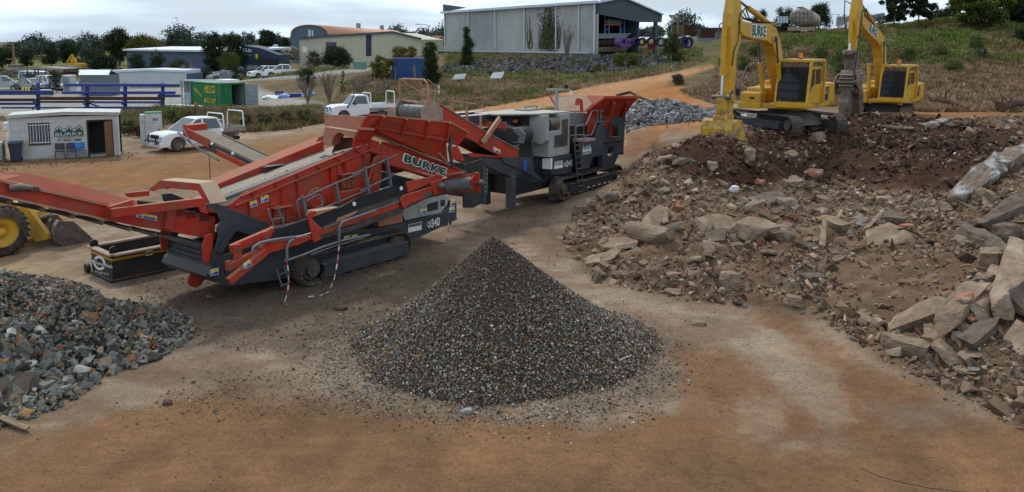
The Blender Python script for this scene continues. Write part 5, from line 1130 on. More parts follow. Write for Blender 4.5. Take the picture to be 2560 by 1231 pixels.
 mb.beam(A0,B0,.11,.11);mb.beam(A1,B1,.12,.12);mb.beam(A0,A1,.13,.13);mb.beam(B0,B1,.11,.11);mb.beam(B0,V((-.4,y0-.1,gz1)),.1,.1);mb.beam(B1,V((-.4,y1+.14,gz1)),.1,.1);mb.beam(V((-.4,y0-.1,gz1)),V((-.4,y1+.14,gz1)),.1,.1)
 mb.beam(V((-.4,y1+.14,gz1)),V((-.4,y1+.14,zd+.2)),.12,.12);mb.beam(V((-.4,y0-.1,gz1)),V((-.4,y0-.1,2.2)),.1,.1);mb.bb((-.42,y0-.12,gz1+.03),(1.52,y1+.16,gz1+.075))
 mb.bb((1.3,y0-.15,zd+.1),(2.05,y1+.2,zd+.28));gd=mb.build('guard_frame',YL,cb,.012)
 mb=MB();n=24
 for i in range(1,n):
  f=i/n;mb.beam(A0.lerp(A1,f)+V((.03,0,.08)),B0.lerp(B1,f)+V((.03,0,-.04)),.02,.03)
 mb.plate([A0+V((-.06,.06,.14)),A1+V((-.06,-.06,.14)),A1.lerp(B1,.84)+V((-.06,-.06,0)),A0.lerp(B0,.84)+V((-.06,.06,0))],.01,1)
 for f in(.12,.3,.5,.74):mb.beam(A0.lerp(B0,f)+V((.045,0,0)),A1.lerp(B1,f)+V((.045,0,0)),.02,.03)
 mb.build('front_grille_bars',[M['black'],M['glass']],gd)
 mb=MB();mb.cyl((.6,.9,gz1+.07),(.6,.9,gz1+.12),.12,n=14);bc=mb.build('beacon_base',M['black'],cb);mb=MB();mb.cyl((.6,.9,gz1+.12),(.6,.9,gz1+.34),.1,.085,n=14);mb.build('beacon_lens',M['amber'],bc)
 # mirror, hand rail on the right side
 mb=MB();mb.tube([V((1.85,-1.45,1.9)),V((1.85,-1.5,2.3)),V((1.6,-1.3,3.1)),V((1.0,-1.1,3.3)),V((.4,-1.0,3.2)),V((.4,-1.0,2.1))],.022);mb.tube([V((1.8,-1.42,2.6)),V((.6,-1.0,2.5))],.018);hr=mb.build('handrail',M['grey_rail'],T)
 mb=MB();mb.bb((1.85,-1.68,1.75),(1.93,-1.48,2.1));mb.build('mirror',M['black'],hr,.02)
 # boom
 foot=V((.35,-.1,2.0));c,s=math.cos(chord),math.sin(chord);yb=-.1;wb=.27
 def B(u,v,y=0):return V((foot.x+u*c-v*s,yb+y,foot.z+u*s+v*c))
 prof=[(-.22,-.05),(-.1,-.25),(.2,-.22),(1.2,.22),(2.0,.80),(2.6,1.02),(3.4,.82),(5.2,-.02),(6.0,-.3),(6.3,-.28),(6.45,-.05),(6.35,.2),(5.4,.62),(3.6,1.58),(2.7,1.85),(2.0,1.68),(1.0,.95),(0,.22),(-.18,.15)]
 mb=MB();mb.prism([B(u,v,wb)for u,v in prof],(0,-2*wb,0));bo=mb.build('boom',YL,T,.025)
 a_,r_,u_=B(4.95,.32,wb+.006),B(3.55,.98,wb+.006)-B(4.95,.32,wb+.006),None
 up=B(0,.42)-B(0,0)
 bl=B(5.15,.16,wb+.006);rr_=B(3.75,.86,wb+.006)-bl;up=V((rr_.z*-1,0,rr_.x)).normalized()*-.44
 if up.z<0:up=-up
 mb=MB();e=rr_*.05;mb.prism([bl-e-up*.1,bl+rr_+e-up*.1,bl+rr_+e+up*1.1,bl-e+up*1.1],(0,.004,0));mb.build('name_panel',M['decal_white'],bo)
 text('BURKE',bl+V((0,.008,0)),rr_,up,M['decal_green'],bo,off=.04,lift=.004 if rr_.cross(up).y>0 else-.004)
 mb=MB();p_=B(2.75,1.25,wb);mb.bb(p_+V((-.12,0,-.08)),p_+V((.12,.14,.1)));wl=mb.build('work_lamp',M['black'],bo,.02);mb=MB();q_=p_+V((.125,.07,.01));mb.bb(q_+V((0,-.05,-.06)),q_+V((.01,.05,.07)));mb.build('lamp_glass',M['decal_white'],wl)
 mb=MB()
 for k,yy in enumerate((-.16,-.05,.06,.17)):
  mb.tube([B(.9,1.1,yy),B(2.2,1.98,yy),B(3.0,2.0,yy),B(4.5,1.2,yy),B(5.6,.75,yy),B(6.2,.55+.12*k,yy),B(6.65,.1+.1*k,yy*1.5),B(6.6,-.6+.1*k,yy)],.028,6)
 mb.build('hydraulic_hoses',M['rubber'],bo)
 # boom cylinders
 for yy in(-.42,.42):
  p0,p1=V((1.35,yb+yy,1.55)),B(2.85,1.25,yy);d=(p1-p0).normalized();L_=(p1-p0).length
  mb=MB();mb.cyl(p0,p0+d*L_*.62,.1,n=14);mb.cyl(p0+d*L_*.58,p0+d*L_*.62,.12,n=14);cy=mb.build('boom_cylinder',YL,T);mb=MB();mb.cyl(p0+d*L_*.62,p1,.05,n=12);mb.cyl(p1+V((0,-.06,0)),p1+V((0,.06,0)),.1,n=12);mb.build('cylinder_rod',M['steel'],cy)
  # arm
 tip=B(6.25,-.05);k=armlen/3.0;ya=.21
 prof=[(-.22,.1),(-.12,.5),(.12,1.15),(.42,1.38),(.72,1.2),(.95,.55),(1.02,-.2),(.92,-1.2*k),(.88,-3.0*k),(.62,-3.12*k),(.45,-2.95*k),(.32,-1.2*k),(-.05,-.45),(-.25,-.2)]
 mb=MB();mb.prism([tip+V((u,ya,v))for u,v in prof],(0,-2*ya,0));ar=mb.build('arm',YL,T,.03)
 at=tip+V((.25,0,1.22));p0,p1=B(2.6,2.02),at;d=(p1-p0).normalized();L_=(p1-p0).length
 mb=MB();mb.cyl(p0,p0+d*L_*.66,.12,n=14);mb.prism([p0+V((-.25,.12,-.2)),p0+V((.2,.12,-.25)),p0+V((.12,.12,.1)),p0+V((-.1,.12,.12))],(0,-.24,0));cy=mb.build('arm_cylinder',YL,T);mb=MB();mb.cyl(p0+d*L_*.66,p1,.055,n=12);mb.build('cylinder_rod',M['steel'],cy)
 pin=tip+V((.68,0,-3.0*k));p0=tip+V((1.2,0,-.1));p1=pin+V((.62,0,.12));d=(p1-p0).normalized();L_=(p1-p0).length
 mb=MB();mb.cyl(p0,p0+d*L_*.68,.1,n=14);mb.cyl(p0+d*L_*.64,p0+d*L_*.68,.125,n=14);mb.beam(p0+V((-.25,0,.05)),p0+V((.05,0,.05)),.16,.2);cy=mb.build('bucket_cylinder',YL,T);mb=MB();mb.cyl(p0+d*L_*.68,p1,.06,n=12);mb.build('cylinder_rod',M['chrome'],cy)
 mb=MB();mb.tube([tip+V((.2,.24,.3)),tip+V((.5,.3,-.6)),tip+V((.8,.26,-1.0)),tip+V((.85,.23,-1.6*k))],.025);mb.tube([tip+V((.2,-.24,.4)),tip+V((.9,-.35,.1)),tip+V((1.1,-.3,-.5))],.025);mb.build('arm_hoses',M['rubber'],ar)
 mb=MB()
 for yy in(-.26,.2):mb.beam(p1+V((0,yy+.03,0)),pin+V((.0,yy+.03,.35)),.06,.14)
 mb.cyl(p1+V((0,-.38,0)),p1+V((0,.38,0)),.1,n=12);mb.build('tipping_links',M['steel'],T,.01)
 if attach=='bucket':
  mb=MB()
  mb.cyl(pin+V((0,-.33,0)),pin+V((0,.33,0)),.14,n=14);mb.beam(p1,pin+V((.55,0,-.72)),.42,.22);mb.beam(pin,pin+V((.1,0,-.75)),.45,.35);hb=pin+V((.3,0,-.75));mb.bb(hb+V((-.45,-.26,-.15)),hb+V((.4,.26,.12)));mb.build('quick_hitch',M['yellow_worn'],T,.03)
  hw=.7;bp=[(.52,0),(.64,-.3),(.62,-.7),(.4,-1.05),(.0,-1.25),(-.5,-1.3),(-.9,-1.2)]
  o=hb+V((0,0,-.12))
  mb=MB();kq=len(bp);vs=[o+V((u,s*hw,v))for s in(-1,1)for u,v in bp];mb.add(vs,[(i,i+1,i+1+kq,i+kq)for i in range(kq-1)]);bk=mb.build('bucket',M['yellow_worn'],T);so=bk.modifiers.new('s','SOLIDIFY');so.thickness=.05;so.offset=0
  mb=MB()
  for s in(-1,1):mb.prism([o+V((u,s*hw,v))for u,v in[(.52,0),(.3,.1),(-.15,.05),(-.9,-1.2),(-.5,-1.3),(0,-1.25),(.4,-1.05),(.62,-.7),(.64,-.3)]],(0,s*.04,0))
  mb.prism([o+V((.52,-hw,0)),o+V((.3,-hw,.1)),o+V((-.15,-hw,.05)),o+V((-.15,-hw,.0)),o+V((.3,-hw,.05))],(0,2*hw,0));mb.build('bucket_side',M['yellow_worn'],bk,.01)
  for s in(-.26,.22):mb=MB();mb.prism([o+V((.58,s,-.2)),o+V((.5,s,.2)),o+V((.2,s,.42)),o+V((-.3,s,.34)),o+V((-.2,s,.0))],(0,.05,0));mb.build('bucket_ear',M['yellow_worn'],bk,.01)
  for i in range(5):
   mb=MB();yy=-hw+.1+i*(2*hw-.2)/4;mb.prism([o+V((-.9,yy-.06,-1.35)),o+V((-1.2,yy-.03,-1.22)),o+V((-1.2,yy-.03,-1.18)),o+V((-.9,yy-.06,-1.24))],(0,.1,0));mb.build('bucket_tooth',M['steel'],bk)
 else:
  ST=M['pulv']
  o=pin
  mb=MB();mb.prism([o+V((-.25,.3,.25)),o+V((.8,.3,.3)),o+V((.85,.3,.05)),o+V((.5,.3,-.2)),o+V((.45,.3,-.9)),o+V((-.05,.3,-.9)),o+V((-.1,.3,-.15))],(0,-.6,0));mb.build('quick_hitch',ST,T,.04)
  mb=MB();mb.prism([o+V((-.2,.42,-.85)),o+V((.6,.42,-.85)),o+V((.85,.42,-1.35)),o+V((.8,.42,-2.0)),o+V((.3,.42,-2.25)),o+V((-.3,.42,-2.1)),o+V((-.45,.42,-1.3))],(0,-.84,0));mb.cyl(o+V((.75,-.62,-1.5)),o+V((.75,.62,-1.5)),.14);mb.cyl(o+V((.45,-.6,-2.0)),o+V((.45,.6,-2.0)),.2)
  for s in(-1,1):mb.prism([o+V((-.3,s*.45,-.95)),o+V((.7,s*.45,-1.0)),o+V((1.0,s*.6,-1.6)),o+V((.6,s*.6,-2.2)),o+V((0,s*.5,-2.0))],(0,s*.1,0))
  for kx in range(4):mb.bb(o+V((.75,-.4,-1.15-.2*kx)),o+V((1.0,.4,-1.06-.2*kx)))
  pv=mb.build('pulverizer_body',ST,T,.04)
  mb=MB();mb.prism([o+V((.2,.28,-2.0)),o+V((.8,.28,-1.9)),o+V((1.15,.28,-2.6)),o+V((1.05,.28,-3.3)),o+V((.75,.28,-3.7)),o+V((.6,.28,-3.2)),o+V((.5,.28,-2.6))],(0,-.56,0));mb.build('upper_jaw',M['concrete_dark'],pv,.04)
  mb=MB();mb.prism([o+V((-.5,.5,-1.9)),o+V((.1,.5,-2.1)),o+V((.05,.5,-2.8)),o+V((-.2,.5,-3.5)),o+V((-.6,.5,-3.1)),o+V((-.7,.5,-2.4))],(0,-1.0,0));mb.build('lower_jaw',M['concrete_dark'],pv,.05)
  mb=MB();mb.tube([tip+V((.3,.3,.6)),tip+V((1.1,.5,.2)),tip+V((1.2,.45,-1.2)),o+V((1.0,.5,-.6)),o+V((.9,.4,-1.2))],.03);mb.tube([tip+V((.5,-.25,.9)),tip+V((1.1,-.45,1.1)),tip+V((1.2,-.4,.2)),tip+V((1.0,-.3,-.8))],.03);mb.build('pulverizer_hoses',M['rubber'],T)
 return T
M['pulv']=mat_noise('rusty_brown_casting',(.10,.07,.055),(.19,.15,.12),4,.8,.3,20,metal=.2,dust=(.3,.24,.19),damt=.7)
def box_rot(c,d,rz):return Matrix.Rotation(rz,3,'Z')
def build_skip():
 g=G(283,706);r_=G(196,686);a=math.atan2(r_.y-g.y,r_.x-g.x)
 # local x runs back along the right hand side, y to the left along the lettered end
 right=G(404,687);th=math.atan2(right.y-g.y,right.x-g.x)
 F=Frame(g,th);T=fthing('skip_bin','black steel skip bin with white recycling emblem and yellow stripe under the tail conveyor','skip bin',F)
 W=(r_-g).length;
 a1=math.atan2(r_.y-g.y,r_.x-g.x);ex_=(a1-th)-math.pi/2;th+=ex_*.5;f=Frame(g,th);T.rotation_euler=(0,0,th);wl=f.inv(r_);Wy=1.35
 H_=f.y(288,640,0).z;W=Wy;L_=2.1;BK=M['skipblack']
 def rectw(x0,y0,x1,y1,z0,z1,mb,flare=.0):mb.prism([V((x0,y0,z0)),V((x1,y1,z0)),V((x1,y1,z1)),V((x0,y0,z1))],(.0,.0,.0))
 mb=MB();t=.04
 mb.bb((0,0,.06),(t,W,H_));mb.bb((L_-t,0,.06),(L_,W,H_));mb.bb((t,0,.06),(L_-t,t,H_));mb.bb((t,W-t,.06),(L_-t,W,H_));mb.bb((t,t,.06),(L_-t,W-t,.1));bd=mb.build('bin_body',[BK],T,.008)
 mb=MB();mb.beam((t,-.04,H_+.03),(L_,-.04,H_+.03),.18,.06);mb.beam((0,-.04,H_+.03),(0,W+.04,H_+.03),.18,.055);mb.beam((L_,-.04,H_+.03),(L_,W+.04,H_+.03),.18,.055);mb.beam((0,W+.04,H_+.03),(L_,W+.04,H_+.03),.18,.06);mb.build('rim',M['dusty'],bd,.01)
 mb=MB();mb.bb((.0,-.006,H_-.13),(L_,-.001,H_-.07));mb.bb((-.006,0,H_-.13),(-.001,W,H_-.07));mb.build('yellow_stripe',M['decal_yellow2'],bd)
 mb=MB();mb.bb((-.08,-.08,0),(L_,0,.07));mb.bb((-.08,0,0),(0,W+.1,.07));mb.build('skid_rail',BK,bd,.01)
 for(x,y,ax)in((-.08,.1,0),(-.08,W-.1,0),(.6,-.05,1),(1.6,-.05,1)):
  pass
 for(x,y)in((.05,W-.1),(.1,.12),(L_-.1,W-.1)):
  mb=MB();mb.cyl((x,y-.03,H_+.13),(x,y+.03,H_+.13),.1,n=16);mb.bb((x-.1,y-.03,H_+.0),(x+.1,y+.03,H_+.13));mb.build('lifting_lug',BK,bd)
 mb=MB();mb.cyl((-.14,W+.08,.13),(-.04,W+.08,.13),.12,n=16);mb.build('tow_eye',BK,bd)
 # end wall (x = 0) faces the camera's left: lettering reads from far y to near y
 P_=lambda px,py:f.x(px,py,-.004)
 def lt(s,bl,br,tl,**k):A_,B_,C_=P_(*z1(*bl)),P_(*z1(*br)),P_(*z1(*tl));return text(s,A_,B_-A_,C_-A_,M['decal_white'],bd,**k)
 lt('Darling Downs Metals',(738,945),(965,1003),(738,912),off=.02,lift=.012)
 lt('Ph: (07) 4633 3115',(785,1032),(930,1062),(785,1008),off=.01);lt('MI001',(695,1020),(755,1035),(695,990),off=0)
 mb=MB();cpt=P_(*z1(850,950));rx=(P_(*z1(905,960))-cpt);ry=(P_(*z1(850,885))-cpt);nn=V((-.003,0,0))
 def arc(a0,a1,r0,r1):
  n=12
  for i in range(n):
   t0,t1=[math.radians(a0+(a1-a0)*k/n)for k in(i,i+1)]
   mb.add([cpt+nn+rx*r0*math.cos(t0)+ry*r0*math.sin(t0),cpt+nn+rx*r1*math.cos(t0)+ry*r1*math.sin(t0),cpt+nn+rx*r1*math.cos(t1)+ry*r1*math.sin(t1),cpt+nn+rx*r0*math.cos(t1)+ry*r0*math.sin(t1)],[(0,1,2,3)])
 arc(-10,150,.62,.95);arc(190,330,.62,.95)
 mb.add([cpt+nn+rx*.55+ry*-.05,cpt+nn+rx*1.25+ry*.0,cpt+nn+rx*.9+ry*-.3],[(0,1,2)]);mb.add([cpt+nn+rx*-.5+ry*-.05,cpt+nn+rx*-1.2+ry*.05,cpt+nn+rx*-.95+ry*.35],[(0,1,2)]);mb.build('recycling_emblem',M['decal_white'],bd)
 mb=MB();q=[f.y(*z1(a_,b_),-.006)for a_,b_ in[(1245,890),(1305,880),(1305,840),(1245,848)]];mb.add(q,[(0,1,2,3)]);mb.build('notice_label',M['decal_white'],bd)
M['skipblack']=mat_noise('black_skip_paint',(.02,.02,.019),(.035,.03,.025),3,.55,.1,30,dust=(.17,.12,.09),damt=.4)
M['decal_yellow2']=principled('faded_yellow_stripe',(.5,.25,.02),.6)[0]
def build_loader():
 T=thing('wheel_loader','yellow wheel loader partly out of frame, big tyre and raised arms beside the skip','wheel loader',G(20,640),0)
 o=V(T.location);F=Frame(o,0);Y=M['yellow']
 # front wheel: axis roughly across
 ax=V((.82,-.57,0)).normalized();c=V((-.22,-.0,.72));r=.74
 fw=V((.57,.82,0))
 mb=MB();mb.lathe(c-ax*.27,ax,[(0,r*.55),(0,r*.82),(.05,r*.94),(.14,r),(.4,r),(.49,r*.94),(.54,r*.82),(.54,r*.55)],36)
 for k in range(26):
  t=2*math.pi*k/26;rad=fw*math.cos(t)+V((0,0,1))*math.sin(t);tn=fw*-math.sin(t)+V((0,0,1))*math.cos(t)
  R=Matrix((tn,ax,rad)).transposed();mb.box(c+rad*(r+.01)+ax*.13,(.09,.24,.05),R@Matrix.Rotation(.5,3,'Z'));mb.box(c+rad*(r+.01)-ax*.13,(.09,.24,.05),R@Matrix.Rotation(-.5,3,'Z'))
 wh=mb.build('front_wheel',M['muddyrubber'],T)
 mb=MB();mb.lathe(c+ax*.27,ax,[(-.12,0),(-.12,r*.3),(-.02,r*.36),(-.06,r*.5),(.01,r*.58)],28);mb.lathe(c+ax*.17,ax,[(.1,0),(.1,.1),(0,.14)],16);mb.build('wheel_rim',Y,wh)
 A_=lambda px,py,Yd:P(px,py,Yd)-o
 Yd=o.y/K+.9
 mb=MB();mb.prism([A_(*z1(*p),Yd)for p in[(140,470),(230,470),(340,620),(400,700),(400,750),(310,770),(230,700)]],(.05,.12,0));mb.build('lift_arm',Y,T,.01);mb=MB();mb.prism([A_(*z1(*p),Yd+.9)for p in[(200,480),(260,470),(360,600),(420,690),(400,730),(340,720),(260,640)]],(.05,.12,0));mb.build('lift_arm',Y,T,.01)
 mb=MB();mb.prism([A_(*z1(*p),Yd+.2)for p in[(40,440),(240,440),(300,520),(300,600),(120,640),(20,640)]],(.1,1.4,0));mb.build('front_frame',Y,T,.03)
 mb=MB();mb.cyl(A_(*z1(300,590),Yd+.3),A_(*z1(440,540),Yd+.4),.08,n=12);mb.cyl(A_(*z1(430,700),Yd+.3),A_(*z1(470,530),Yd+.3),.07,n=12);mb.build('tilt_ram',M['steel'],T)
 # bucket seen from behind and side
 c0=A_(*z1(640,700),Yd+.35);mb=MB()
 prof=[(-.3,.62),(-.42,.3),(-.45,-.05),(-.38,-.38),(-.15,-.62),(.2,-.72),(.75,-.72)]
 d1=V((.72,.69,0));yv=V((-.69,.72,0));vs=[]
 c0=A_(*z1(600,690),Yd+.3)
 for s in(0,2.5):
  for u,v in prof:vs.append(c0+d1*u+yv*s+V((0,0,v*.68)))
 k=len(prof);mb.add(vs,[(i,i+1,i+1+k,i+k)for i in range(k-1)],0,True);bk=mb.build('bucket',M['steelbright'],T);so=bk.modifiers.new('s','SOLIDIFY');so.thickness=.03
 mb=MB();mb.prism([c0+d1*u+V((0,0,v*.68))for u,v in prof+[(.55,-.3),(.1,.5)]],tuple(yv*-.04));mb.build('bucket_cheek',M['steel'],bk);mb=MB();mb.prism([c0+yv*2.5+d1*u+V((0,0,v*.68))for u,v in prof+[(.55,-.3),(.1,.5)]],tuple(yv*.04));mb.build('bucket_cheek',M['steel'],bk)
 # rest of the machine runs out of the picture to the left
 mb=MB();mb.bb((-2.4,.3,.8),(-.9,1.9,1.9));mb.build('rear_body',Y,T,.05)
M['muddyrubber']=mat_noise('dusty_tyre_rubber',(.035,.028,.022),(.11,.08,.055),5,.9,.2,25,dust=(.2,.14,.09),damt=.3)
M['steelbright']=mat_noise('scoured_steel',(.34,.30,.26),(.19,.14,.10),4,.5,.05,30,metal=.5,stretch=(1,1,4))
# ------------------------------------------------------------------ broken concrete, one object each
def GR(px,py,y0=9,y1=120):
 r=ray(px,py);Y=np.arange(y0,y1,.08);t=Y/r.y;X=r.x*t;Z=CAMH+r.z*t;h=height(X,Y)
 i=np.argmax(Z<=h)
 if Z[i]>h[i]:i=len(Y)-1
 return V((X[i],Y[i],h[i]))
def rough_block(name,L_,W,T_,seed,mat,rounder=.0,parent=None,cyl=False,jag=.12):
 """a broken lump: subdivided box (or drum) with chipped corners and uneven broken ends, centred at its origin"""
 bm=bmesh.new();r=random.Random(seed)
 if cyl:
  bmesh.ops.create_cone(bm,cap_ends=True,segments=16,radius1=.5,radius2=.5,depth=1);bmesh.ops.rotate(bm,verts=bm.verts,matrix=Matrix.Rotation(math.pi/2,3,'Y'))
  bmesh.ops.subdivide_edges(bm,edges=[e for e in bm.edges if abs((e.verts[0].co-e.verts[1].co).x)>.5],cuts=5)
 else:
  bmesh.ops.create_cube(bm,size=1);bmesh.ops.subdivide_edges(bm,edges=bm.edges,cuts=7,use_grid_fill=True)
 sx=[r.uniform(-.35,.35)for _ in range(4)];off=V((r.uniform(0,99),r.uniform(0,99),r.uniform(0,99)))
 # cut a few corners with slanted planes so no two lumps share an outline
 planes=[(V((r.choice((-1,1))*r.uniform(.4,1),r.choice((-1,1))*r.uniform(.3,1),r.uniform(-.8,.8))).normalized(),r.uniform(.44,.64))for _ in range(7)]
 for v in bm.verts:
  c=v.co
  if rounder:c=c.lerp(c.normalized()*.56,rounder)
  for n,d in planes:
   k=c.dot(n)-d
   if k>0:c=c-n*k
  e=max(0,abs(c.x)-.28)*2
  c.x+=math.copysign(1,c.x)*e*(sx[0]*c.y+sx[1]*c.z)
  v.co=V((c.x*L_,c.y*W,c.z*T_))
 s=min(W,T_)
 for v in bm.verts:
  n=v.normal if v.normal.length else v.co.normalized()
  q=v.co*(1.6/max(.2,s))*.5+off;v.co+=n*s*jag*1.3*mnoise.noise(q)+n*s*jag*.7*mnoise.noise(q*2.7)+n*s*jag*.45*mnoise.noise(q*7)
 if cyl is False:bmesh.ops.triangulate(bm,faces=bm.faces)
 me=bpy.data.meshes.new(name);bm.to_mesh(me);bm.free();me.materials.append(mat);return me
def lump(name,label,cat,p0,p1,W,T_,mat,seed,lift=.5,roll=0.0,tilt0=0,tilt1=0,group=None,kw={},dz=0):
 a,b=GR(*p0),GR(*p1);a.z+=tilt0;b.z+=tilt1;d=b-a;L_=d.length;x=d.normalized()
 y=V((0,0,1)).cross(x).normalized();z=x.cross(y);R=Matrix((x,y,z)).transposed()@Matrix.Rotation(roll,3,'X')
 me=rough_block(name,L_*1.08,W,T_,seed,mat,**kw);o=link(name,me,None,label,cat,group)
 o.matrix_world=Matrix.Translation((a+b)/2+V((0,0,T_*lift*.6+dz)))@R.to_4x4();return o
